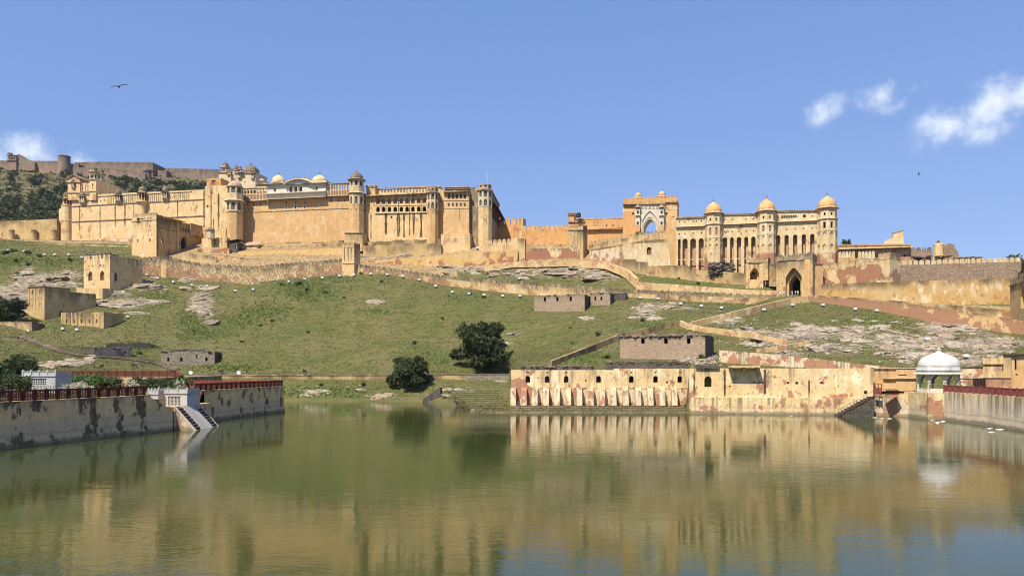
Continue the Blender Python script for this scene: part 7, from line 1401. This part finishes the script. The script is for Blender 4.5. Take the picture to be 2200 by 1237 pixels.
# hillside shrubs
SM = [leaf_mesh('foliage', [(0, 0, .45, .5, .5, .4), (.35, .1, .3, .35, .3, .28), (-.3, -.1, .35, .35, .35, .3)], 420, .12, m, 90 + i, .35) for i, m in enumerate(('leaf_mid', 'leaf_dark', 'leaf_mid', 'leaf_light'))]
rr = random.Random(77); ns = 0
LM = [(95, 650, 'the narrow streaked tower'), (230, 590, 'the two arched window tower'), (60, 520, 'the streaked outer wall'), (748, 570, 'the square curtain tower'), (1036, 745, 'the large dark tree'), (878, 800, 'the bush tree on the bank'), (1200, 650, 'the three windowed ruin'), (1425, 740, 'the mauve brick ruin'), (1700, 600, 'the arched ramp gate'), (415, 768, 'the ruin nearest the garden'), (245, 755, 'the farther left ruin'), (1290, 850, 'the buttressed lake wall'), (640, 815, 'the low bank wall'), (2110, 580, 'the pink stone wall'), (1190, 580, 'the rocky knoll'), (435, 655, 'the pale rock scar')]
_sl = {}
def shrub_label(px, py):
    a, b, n = min(LM, key=lambda q: math.hypot(px - q[0], (py - q[1]) * 1.5)); dx, dy = px - a, py - b
    w = ('right of' if dx > 0 else 'left of') if abs(dx) > abs(dy) * 1.2 else ('below' if dy > 0 else 'above'); k = 'green shrub %s %s' % (w, n); _sl[k] = _sl.get(k, 0) + 1
    return (('small ', 'another small ', 'third small ', 'fourth small ', 'fifth small ', 'sixth small ', 'seventh small ', 'eighth small ')[min(_sl[k] - 1, 7)]) + k
SHR = [(150, 560, 3.2), (35, 562, 3), (62, 570, 3.4), (40, 590, 3.6), (110, 605, 5), (140, 606, 5), (10, 545, 4), (30, 540, 4), (60, 545, 4), (85, 552, 3), (640, 612, 4), (605, 612, 3.5), (560, 700, 2), (662, 715, 2), (840, 588, 2.5), (775, 588, 3), (1010, 632, 2.2), (950, 685, 2), (1285, 720, 3), (1225, 705, 2), (1040, 640, 2.5), (890, 738, 2.6), (1300, 770, 3), (1230, 738, 2.2), (1440, 700, 3), (1480, 705, 2.5), (1500, 590 + 20, 2.5), (1460, 598, 2.5), (1540, 606, 2), (1380, 690, 2.4), (1510, 770, 3), (580, 830, 2), (690, 828, 2), (780, 828, 2.4), (872, 842, 2.6), (1130, 866, 1.5), (1230, 868, 1.5), (1330, 870, 1.4), (1430, 868, 1.5), (1475, 872, 1.6), (520, 735, 2), (585, 690, 2), (2195, 620, 3.5), (2150, 640, 3), (2080, 638, 2.5), (660, 625, 3), (700, 630, 3), (740, 640, 2), (820, 606, 2.5), (470, 770, 3), (360, 770, 3.2), (330, 745, 3), (300, 760, 2.4), (1180, 862, 1.4), (1280, 864, 1.5), (1380, 866, 1.5)]
for px, py, s in SHR:
    p = place(px, py, 1.2 if py > 800 else 3.); t = inst('shrub', SM[ns % 4], None, p + V((0, 0, -.1)), rr.uniform(0, 6), (s * .55, s * .55, s * .42)); tag(t, shrub_label(px, py), 'shrub', 'shrubs on the hillside', 'thing'); ns += 1
# ridge trees
FM = []
for i in range(5): r = random.Random(i); FM.append(leaf_mesh('crown', [(0, 0, 2.6, 2.6, 2.6, 2.1)] + [(r.uniform(-2, 2), r.uniform(-2, 2), r.uniform(1.5, 4.), 1.3, 1.3, 1.1) for _ in range(5)], 420, .55, 'leaf_far', 200 + i, .3))
TKm = trunk_mesh(2.6, .22, 3, 1); cnt = 0; rr = random.Random(99)
while cnt < 285:
    px = rr.uniform(-25, 500); top = np.interp(px, [-25, 130, 340, 470, 520], [362, 372, 392, 402, 412]); py = top + (rr.random() ** .8) * (485 - top)
    if px > 225 and py > 425: continue
    dens = .35 + .65 * np.clip((py - 400) / 45, 0, 1) if px < 140 else .8
    if mnoise.noise(V((px * .03, py * .06, 4))) + dens < rr.uniform(.25, 1.0): continue
    p = rplace(px, py); s = rr.uniform(.75, 1.5) * p.y / 640
    t = thing('ridge_tree', 'small round scrub tree on the ridge behind the palace', 'tree', p + V((0, 0, -.4)), rr.uniform(0, 6), 'scrub trees on the ridge'); t.scale = (s, s, s * rr.uniform(.8, 1.1))
    inst('crown', FM[cnt % 5], t); inst('trunk', TKm, t); cnt += 1
# undergrowth on the ridge: one mass
def scatter(name, pts, h, w, mat, seed, blades=3, label=None):
    r = np.random.RandomState(seed); N = len(pts); P_ = np.repeat(np.array(pts), blades, 0); n = len(P_); a = r.uniform(0, 6.283, n); hh = h * r.uniform(.5, 1.4, n); ww = w * r.uniform(.5, 1.3, n); lean = r.normal(size=(n, 2)) * (hh * .35)[:, None]
    dx, dy = np.cos(a) * ww, np.sin(a) * ww; off = r.normal(size=(n, 2)) * w * .8
    b = P_.copy(); b[:, :2] += off; b[:, 2] -= .08
    v0 = b + np.stack([dx, dy, 0 * dx], 1); v1 = b - np.stack([dx, dy, 0 * dx], 1); v2 = b + np.stack([lean[:, 0], lean[:, 1], hh], 1)
    me = bpy.data.meshes.new(name); me.from_pydata(np.stack([v0, v1, v2], 1).reshape(-1, 3).tolist(), [], np.arange(3 * n).reshape(-1, 3).tolist()); me.materials.append(M[mat]); me.update()
    o = bpy.data.objects.new(name, me); COL.objects.link(o); tag(o, label, None, None, 'stuff'); return o
def grassmat(name, cols):
    g = G(name); c = g.mix(g.step(g.noise(.03, 4), .40, .60), cols[0], cols[1]); c = g.mix(g.step(g.noise(.3, 4), .46, .64), c, cols[2]); c = g.mix(g.step(g.noise(2., 3), .5, .7, 0., .8), c, cols[3]); g.col(c); return g.m
M['grass'] = grassmat('hill_grass', ((.145, .150, .046), (.195, .172, .066), (.11, .132, .033), (.24, .20, .092)))
M['far_grass'] = grassmat('ridge_scrub', ((.060, .078, .032), (.085, .088, .04), (.05, .068, .028), (.12, .105, .05)))
r_ = np.random.RandomState(31); gp = []
sg = []                                                              # weeds on the bathing steps and the ledge
for i in range(9):
    Y = 160.5 + i * 2.6
    for q in range(420): px = r_.uniform(1000 - i * 5.5, 1097); yy = Y + r_.uniform(.5, 2.5); sg.append((Xof(px, yy), yy, .10 + i * .36))
for q in range(2600): px = r_.uniform(1020, 1490); yy = r_.choice([r_.uniform(149.7, 151.4), r_.uniform(151.6, 153.9), r_.uniform(154.1, 157.5)]); sg.append((Xof(px, yy), yy, .28 if yy < 151.5 else .6 if yy < 154 else .95))
JJ = np.where((TPX > -60) & (TPX < 2260))[0]; II = np.where((TK > 1.15) & (TK < 8.7))[0]
while len(gp) < 62000:
    fi = r_.uniform(II[0], II[-1], 4000); fj = r_.uniform(JJ[0], JJ[-2], 4000)
    i0, j0 = fi.astype(int), fj.astype(int); a, b = fi - i0, fj - j0
    def bl_(A): return (A[i0, j0] * (1 - a) + A[i0 + 1, j0] * a) * (1 - b) + (A[i0, j0 + 1] * (1 - a) + A[i0 + 1, j0 + 1] * a) * b
    x, y, z, rk = bl_(TX), bl_(TY), bl_(TZ), bl_(TROCK); area = (TY[i0 + 1, j0] - TY[i0, j0]).clip(.05, 4) * y / 900
    ok = (r_.uniform(0, 1, 4000) < area * 1.6) & (rk < r_.uniform(.35, .75, 4000)) & (bl_(TEARTH) < r_.uniform(0.05, 1.6, 4000)) & (z > .4)
    gp += np.stack([x, y, z], 1)[ok].tolist()
scatter('grass', gp + sg, .27, .15, 'grass', 5, 4, 'rough green and straw grass covering the hillside')
fp_ = []
for i in range(3600):
    px = rr.uniform(-40, 520); py = rr.uniform(362, 490)
    if px > 225 and py > 430: continue
    fp_.append(tuple(rplace(px, py) + V((rr.uniform(-6, 6), rr.uniform(-6, 6), 0))))
scatter('scrub_undergrowth', fp_, 1.5, .9, 'far_grass', 6, 5, 'low scrub covering the distant ridge')
# garden lawn tufts
scatter('garden_grass', [(rr.uniform(-95, -56), rr.uniform(100, 142), GZ - .06) for i in range(3500)], .35, .12, 'leaf_light', 8, 4, 'leafy ground cover of the garden terrace')
# bare rock breaking through the turf
rr = random.Random(55)
for (a, b, rx, ry, st) in ROCKS:
    n = int(2 + rx * ry / 90 * st)
    for i in range(min(n, 26)):
        px, py = a + rr.gauss(0, .5) * rx, b + rr.gauss(0, .5) * ry; p = place(px, py, 1.1); s = rr.uniform(.5, 1.9) * (1.2 if st > .9 else .9)
        o = inst('rock', RK[rr.choice((0, 2, 3, 5, 7, 8, 0, 3, 1))], hill, p + V((0, 0, -s * .12)), rr.uniform(0, 6), (s * rr.uniform(1.1, 2.2), s * rr.uniform(.7, 1.2), s * rr.uniform(.45, .8))); o.rotation_euler = (rr.uniform(.1, .5), rr.uniform(-.2, .2), rr.uniform(-.5, .5))
for px, py, sx, sy, sz, m in ((28, 648, 16, 6, 7.5, 1), (75, 625, 9, 5, 4., 1), (400, 603, 3.2, 2, 1.6, 0), (100, 596, 8, 4, 3.0, 2), (150, 607, 6, 3, 2.2, 2), (255, 655, 7, 3.4, 2.2, 0), (300, 672, 6, 2.2, 1.6, 0), (290, 612, 7, 3.4, 2.8, 2), (432, 640, 3.5, 2.4, 1.7, 3), (445, 676, 3.5, 2.4, 1.6, 3), (160, 775, 4, 2, 1.3, 0), (118, 781, 4, 2, 1.2, 3), (808, 650, 2.6, 1.3, .8, 2), (1205, 587, 7, 3, 1.2, 0), (1280, 596, 6, 3, 1.5, 2), (1130, 590, 5, 2.4, 1., 0)):
    p = place(px, py, 2.); o = inst('rock_slab', RK[m], hill, p + V((0, sy * .3, -sz * .35)), rr.uniform(-.3, .3), (sx, sy, sz))

# loose scree round the outcrops: one mass of small stones
r_ = np.random.RandomState(9); sv_, sf_ = [], []
base = np.array([(1, 0, 0), (-1, 0, 0), (0, 1, 0), (0, -1, 0), (0, 0, 1), (0, 0, -1)], float); tri = [(0, 2, 4), (2, 1, 4), (1, 3, 4), (3, 0, 4), (2, 0, 5), (1, 2, 5), (3, 1, 5), (0, 3, 5)]
SCR = [(q[0], q[1], q[2] * 1.1, q[3] * 1.1, int(q[2] * q[3] / 22 * q[4])) for q in ROCKS] + [(1500, 772, 60, 16, 220), (1640, 735, 70, 12, 120), (560, 604, 180, 8, 130), (1560, 690, 90, 14, 80), (900, 556, 130, 12, 160), (240, 540, 120, 10, 60)]
for (a, b, rx, ry, n) in SCR:
    for i in range(n):
        p = place(a + r_.normal() * .55 * rx, b + r_.normal() * .55 * ry, 1.1); s = r_.uniform(.12, .5); k = len(sv_); q = base * (1 + r_.uniform(-.35, .35, (6, 1))) * np.array([s * r_.uniform(.8, 1.6), s, s * .65]); t_ = r_.uniform(0, 6.28); c_, s_2 = math.cos(t_), math.sin(t_)
        sv_ += [(p.x + x * c_ - y * s_2, p.y + x * s_2 + y * c_, p.z + z + s * .15) for x, y, z in q]; sf_ += [(k + u, k + v, k + w) for u, v, w in tri]
me = bpy.data.meshes.new('scree'); me.from_pydata(sv_, [], sf_); me.materials.append(M['rock']); me.update(); o = bpy.data.objects.new('scree', me); COL.objects.link(o); tag(o, 'loose pale stones strewn around the rock outcrops', kind='stuff')

# lusher green weeds in the damper folds of the slope
wp = []
for (a, b, rx, ry, n) in ((655, 628, 70, 22, 900), (570, 668, 60, 16, 500), (520, 690, 60, 14, 350), (420, 685, 40, 28, 450), (440, 715, 60, 16, 300), (810, 668, 40, 8, 160), (920, 770, 50, 26, 260), (500, 790, 70, 8, 260), (640, 612, 40, 8, 240), (280, 745, 60, 12, 200), (340, 640, 40, 20, 220), (1250, 770, 50, 12, 260), (1400, 700, 40, 12, 160), (120, 560, 80, 12, 320), (30, 560, 50, 14, 260), (720, 600, 80, 8, 200), (1880, 690, 60, 14, 160), (700, 842, 90, 10, 350), (1000, 640, 60, 8, 120), (2110, 642, 60, 6, 160)):
    for i in range(n): wp.append(tuple(place(a + rr.gauss(0, .55) * rx, b + rr.gauss(0, .55) * ry, 1.2 if b > 815 else 3.)))
M['weed'] = grassmat('leafy_weed', ((.13, .18, .045), (.16, .20, .055), (.10, .15, .036), (.20, .24, .075)))
scatter('weeds', wp, .36, .24, 'weed', 12, 6, 'fresh green weeds in the damp folds of the slope')
# ================================================================ small things
# stepped stone track down the lower slope
tr = [(40, 722), (70, 733), (100, 745), (135, 757), (170, 764), (230, 768), (290, 773), (330, 780), (360, 788), (380, 797)]
vs = []; pts = []
for (a, b), (c, d) in zip(tr, tr[1:]):
    for i in range(8): pts.append(place(a + (c - a) * i / 8, b + (d - b) * i / 8, 3.))
for i, p in enumerate(pts):
    q = pts[min(i + 1, len(pts) - 1)] - pts[max(i - 1, 0)]; q.z = 0; q.normalize(); n = V((-q.y, q.x, 0)) * 1.1
    for k in (-1, 1): w = p + n * k; vs.append((w.x, w.y, max(ground(w.x, w.y), p.z - .3) + .22))
tk = MB().add(vs, [(2 * i, 2 * i + 1, 2 * i + 3, 2 * i + 2) for i in range(len(pts) - 1)]).build('path', 'path'); tag(tk, 'stepped stone path down the lower left slope', kind='structure')
for k in (0, 1):
    mb = MB()
    for i in range(len(pts) - 1): mb.bar(V(vs[2 * i + k]) + V((0, 0, .1)), V(vs[2 * i + 2 + k]) + V((0, 0, .1)), .3, h=.35)
    mb.build('kerb', 'path', tk)
# floodlights
fm_box = MB().box(-.46, .46, -.28, .28, .30, .92).mesh('housing', 'metal_white'); fm_leg = MB().box(-.38, .38, -.2, .2, -.3, .30).mesh('base', 'metal_dark')
FLO = [(506, 628), (545, 625), (622, 608), (655, 603), (693, 600), (730, 596), (761, 594), (797, 592), (832, 593), (866, 597), (901, 604), (936, 618), (972, 631), (1008, 634), (1040, 637), (1080, 639), (1117, 639), (1334, 642), (1375, 643), (1413, 645), (1462, 656), (1506, 661), (1549, 665), (317, 593), (340, 601), (374, 609), (413, 616), (446, 618)]
FL2 = [(1640, 669), (1702, 659), (1767, 659), (1836, 668), (1882, 671), (1990, 733), (2073, 770)]
FL3 = [(19, 541), (53, 543), (97, 550), (119, 550), (149, 550), (177, 556), (266, 631), (276, 684), (250, 694), (137, 710), (167, 712)]
FL4 = [(878, 539), (898, 537), (945, 535), (1026, 536), (863, 546), (792, 535)]
ORD = ['leftmost'] + [q + ' from left' for q in 'second third fourth fifth sixth seventh eighth ninth tenth eleventh twelfth thirteenth fourteenth fifteenth sixteenth seventeenth eighteenth nineteenth twentieth twenty-first twenty-second twenty-third twenty-fourth twenty-fifth twenty-sixth twenty-seventh twenty-eighth'.split()]
for lst, lab, grp in ((FLO, 'white floodlight box on the grass below the curtain wall', 'floodlights below the curtain wall'), (FL2, 'white floodlight box on the rocky slope right of the zigzag path', 'floodlights on the right slope'), (FL3, 'white floodlight box on the rocky slope around the left towers', 'floodlights on the left slope'), (FL4, 'white floodlight box on the rubble ledge below the gallery wing', 'floodlights below the palace')):
    for i, (px, py) in enumerate(sorted(lst)):
        p = place(px, py, 3. if lst is not FL4 else 8.); t = thing('floodlight', ORD[i] + ' ' + lab, 'floodlight', p + V((0, -.4, .05)), 0, grp); rz = rr.uniform(-.3, .3); inst('housing', fm_box, t, (0, 0, 0), rz); inst('base', fm_leg, t, (0, 0, 0), rz)
for px, lab in ((408, 'tilted white floodlight panel beside the slanting garden railing'), (513, 'small white lamp head on the low bank wall')):
    p = P(px, 806, 211.5); t = thing('floodlight', lab, 'floodlight', p); b = MB().box(-.5, .5, -.1, .1, .3, 1.2).build('panel', 'metal_white', t); b.rotation_euler = (0, .35 if px < 500 else 0, 0); MB().bar((0, .1, -.2), (0, .1, .5), .15).build('stand', 'metal_dark', t)
for i, px in enumerate((14, 40, 64)):
    t = thing('wall_lamp', ('leftmost', 'middle', 'rightmost')[i] + ' small white lamp on the low brown wall at the left edge', 'lamp', P(px, 712, 235.3 - i * .5) + V((0, -.8, 0))); MB().box(-.28, .28, -.1, .25, -.7, .6).build('housing', 'metal_white', t); MB().box(-.1, .1, .2, .6, -.2, .1).build('arm', 'metal_dark', t)
# floating litter
lm = [rock_mesh(70 + i, 1, .3, .4) for i in range(3)]
for m in lm: m.materials.append(M['metal_white'])
for li, (px, py, s) in enumerate(((1700, 893, .2), (1880, 897, .3), (1895, 898, .25), (1911, 899, .3), (2003, 903, .22), (2014, 908, .42), (2026, 905, .35), (2126, 920, .3), (2148, 922, .4), (2130, 928, .32))):
    Y = CH * F / (py - HZ); t = inst('litter_piece', lm[int(px) % 3], None, (Xof(px, Y), Y, .02), 0, (s * 1.6, s, s * .7)); tag(t, ORD[li] + ' white scrap of litter floating near the lakeside walls', 'litter', 'floating litter', 'thing')
# ---------------------------------------------------------------- people, goats, birds
def skin(name, verts, edges, radii, sub=1):
    me = bpy.data.meshes.new(name); me.from_pydata(verts, edges, []); o = bpy.data.objects.new(name, me); COL.objects.link(o)
    md = o.modifiers.new('skin', 'SKIN'); md.use_smooth_shade = True
    for i, r in enumerate(radii): q = me.skin_vertices[0].data[i]; q.radius = (r, r) if not isinstance(r, tuple) else r; q.use_root = (i == 0)
    o.modifiers.new('sub', 'SUBSURF').levels = sub; o.modifiers['sub'].render_levels = sub
    dg = bpy.context.evaluated_depsgraph_get(); m2 = bpy.data.meshes.new_from_object(o.evaluated_get(dg)); bpy.data.objects.remove(o); m2.name = name; return m2
PERS = [(0, 0, .98), (0, .02, 1.2), (0, .02, 1.42), (0, 0, 1.52), (0, -.02, 1.62), (0, -.02, 1.72), (.1, 0, .9), (.12, -.06, .5), (.12, .04, .08), (.13, -.12, .04), (-.1, 0, .9), (-.12, .10, .5), (-.12, .16, .08), (-.13, .02, .04), (.19, .02, 1.4), (.25, .03, 1.12), (.24, -.1, .88), (.24, -.14, .8), (-.19, .02, 1.4), (-.26, .0, 1.12), (-.25, -.14, .92), (-.25, -.2, .86)]
PE = [(0, 1), (1, 2), (2, 3), (3, 4), (4, 5), (0, 6), (6, 7), (7, 8), (8, 9), (0, 10), (10, 11), (11, 12), (12, 13), (2, 14), (14, 15), (15, 16), (16, 17), (2, 18), (18, 19), (19, 20), (20, 21)]
PR = [.15, .15, .15, .06, .10, .075, .095, .07, .045, .04, .095, .07, .045, .04, .065, .05, .04, .035, .065, .05, .04, .035]
pme = skin('person', PERS, PE, PR)
hme = MB().lathe([(.10, 1.62), (.115, 1.68), (.10, 1.76), (.05, 1.80), (.01, 1.81)], 10, (0, .01)).mesh('hair', 'hair')
skinm = flat('brown_skin', (.22, .12, .075), .1)
for i, (px, py, c1, c2, lab) in enumerate(((1677, 633, (.6, .6, .6), (.08, .08, .1), 'person in white shirt standing left below the arched ramp gate'), (1684, 632, (.65, .63, .6), (.1, .1, .12), 'person in pale shirt and dark trousers just inside the left gate pier'), (1688.5, 632, (.05, .25, .42), (.05, .2, .35), 'person in bright blue clothes beside the left gate pier'), (1702, 631.5, (.5, .6, .68), (.55, .6, .62), 'person in light blue robe in front of the dark gateway'), (1709, 631, (.7, .7, .68), (.3, .35, .3), 'person in white shirt in front of the dark gateway'), (1714, 631, (.62, .66, .55), (.5, .5, .45), 'person in pale green clothes by the right gate pier'), (1768, 606.5, (.7, .7, .7), (.6, .6, .6), 'person in white looking over the wall right of the gate'))):
    Y = 247.5 if px < 1750 else 252.5; me = pme.copy(); me.materials.clear()
    for m in (flat('trousers', c2, .15), flat('shirt', c1, .12), skinm): me.materials.append(m)
    for pl in me.polygons: z, x = pl.center.z, abs(pl.center.x); pl.material_index = 2 if z > 1.5 or (x > .2 and z < .98) or z < .06 else (1 if z > .92 else 0)
    z = ground(Xof(px, Y), Y) if px < 1750 else Zof(py + 8, Y); z = max(z, Zof(py + 4, Y) if px < 1750 else z)
    t = thing('person', lab, 'person', (Xof(px, Y), Y, z), rr.uniform(-1, 1), 'visitors on the ramp'); t.name = 'person'; inst('body', me, t); inst('hair', hme, t)
GV = [(0, .35, .62), (0, 0, .66), (0, -.35, .68), (0, -.55, .85), (0, -.66, .98), (0, -.86, .90), (.1, -.36, .5), (.1, -.38, .25), (.1, -.36, .02), (-.1, -.36, .5), (-.1, -.33, .25), (-.1, -.30, .02), (.1, .38, .5), (.1, .46, .26), (.1, .42, .02), (-.1, .38, .5), (-.1, .44, .26), (-.1, .48, .02), (0, .5, .74)]
GE = [(0, 1), (1, 2), (2, 3), (3, 4), (4, 5), (2, 6), (6, 7), (7, 8), (2, 9), (9, 10), (10, 11), (0, 12), (12, 13), (13, 14), (0, 15), (15, 16), (16, 17), (0, 18)]
gme = skin('goat', GV, GE, [.15, .17, .16, .09, .085, .05, .07, .035, .03, .07, .035, .03, .08, .04, .03, .08, .04, .03, .03]); gme.materials.clear(); gme.materials.append(flat('black_goat_hair', (.02, .018, .016), .3))
horn = MB().bar((.05, -.6, 1.03), (.1, -.5, 1.2), .03).bar((-.05, -.6, 1.03), (-.1, -.5, 1.2), .03).mesh('horns', 'grey_trim'); ear = MB().bar((.07, -.62, 1.0), (.18, -.6, .9), .05).bar((-.07, -.62, 1.0), (-.18, -.6, .9), .05).mesh('ears', 'hair')
for px, py, rz, lab in ((218, 792, 1.2, 'black goat grazing left of the rock above the back railing'), (289, 790, -1.4, 'dark goat on the grass above the garden railing beside the path'), (474, 803, 1.5, 'black goat walking on the grass above the low bank wall'), (655, 803, -.5, 'tiny dark goat standing at the edge of the low bank wall')):
    p = place(px, py, 3.); t = thing('goat', lab, 'goat', p + V((0, 0, .05)), rz, 'goats on the slope'); t.scale = (1.15,) * 3; inst('body', gme, t); inst('horns', horn, t); inst('ears', ear, t)
def bird(label, px, py, Y, span, rz, roll):
    t = thing('bird', label, 'bird', P(px, py, Y), rz); t.rotation_euler = (.15, roll, rz); s = span / 2; q = span
    MB().lathe([(.001, -.22 * q), (.035 * q, -.15 * q), (.055 * q, 0), (.045 * q, .1 * q), (.03 * q, .16 * q), (.001, .22 * q)], 10).build('body', 'hair', t).rotation_euler = (R(-90), 0, 0)
    for sg in (-1, 1):
        prof = [(0.03, .09, -.08, 0), (.35, .12, -.06, .10), (.55, .10, -.05, .08), (.85, .0, -.10, .03), (1.0, -.10, -.15, 0.)]; vs = []
        for x, a, b, z in prof: vs += [(sg * x * s, a * q, z * q), (sg * x * s, b * q - .02, z * q), (sg * x * s, (a + b) / 2 * q, z * q + .02 * q)]
        fs = []
        for i in range(4): o = i * 3; fs += [(o, o + 3, o + 5, o + 2), (o + 2, o + 5, o + 4, o + 1), (o + 1, o + 4, o + 3, o)]
        MB().add(vs, fs).build('wing', 'hair', t)
    MB().add([(0, -.18 * q, 0), (.09 * q, -.36 * q, 0), (-.09 * q, -.36 * q, 0), (0, -.3 * q, .02 * q)], [(0, 1, 3), (0, 3, 2), (0, 2, 1)]).build('tail', 'hair', t)
bird('dark kite gliding with spread wings in the open sky at upper left', 256, 187, 62, 1.35, .5, -.35)
bird('small dark bird far off in the sky at right', 1974, 374, 150, .9, 1.1, .7)

# ================================================================ light haze filling the valley air
hz = MB().box(-2600, 2600, -120, 3200, -12, 320).build('haze', 'shade_in'); hm = bpy.data.materials.new('haze_air'); hm.use_nodes = True; hn = hm.node_tree.nodes; hn.clear()
ho = hn.new('ShaderNodeOutputMaterial'); hv = hn.new('ShaderNodeVolumePrincipled'); hv.inputs['Color'].default_value = (.80, .88, 1., 1); hv.inputs['Density'].default_value = .00004; hv.inputs['Anisotropy'].default_value = .25
hm.node_tree.links.new(hv.outputs[0], ho.inputs['Volume']); hz.data.materials.clear(); hz.data.materials.append(hm); tag(hz, 'thin pale haze in the valley air', kind='stuff')
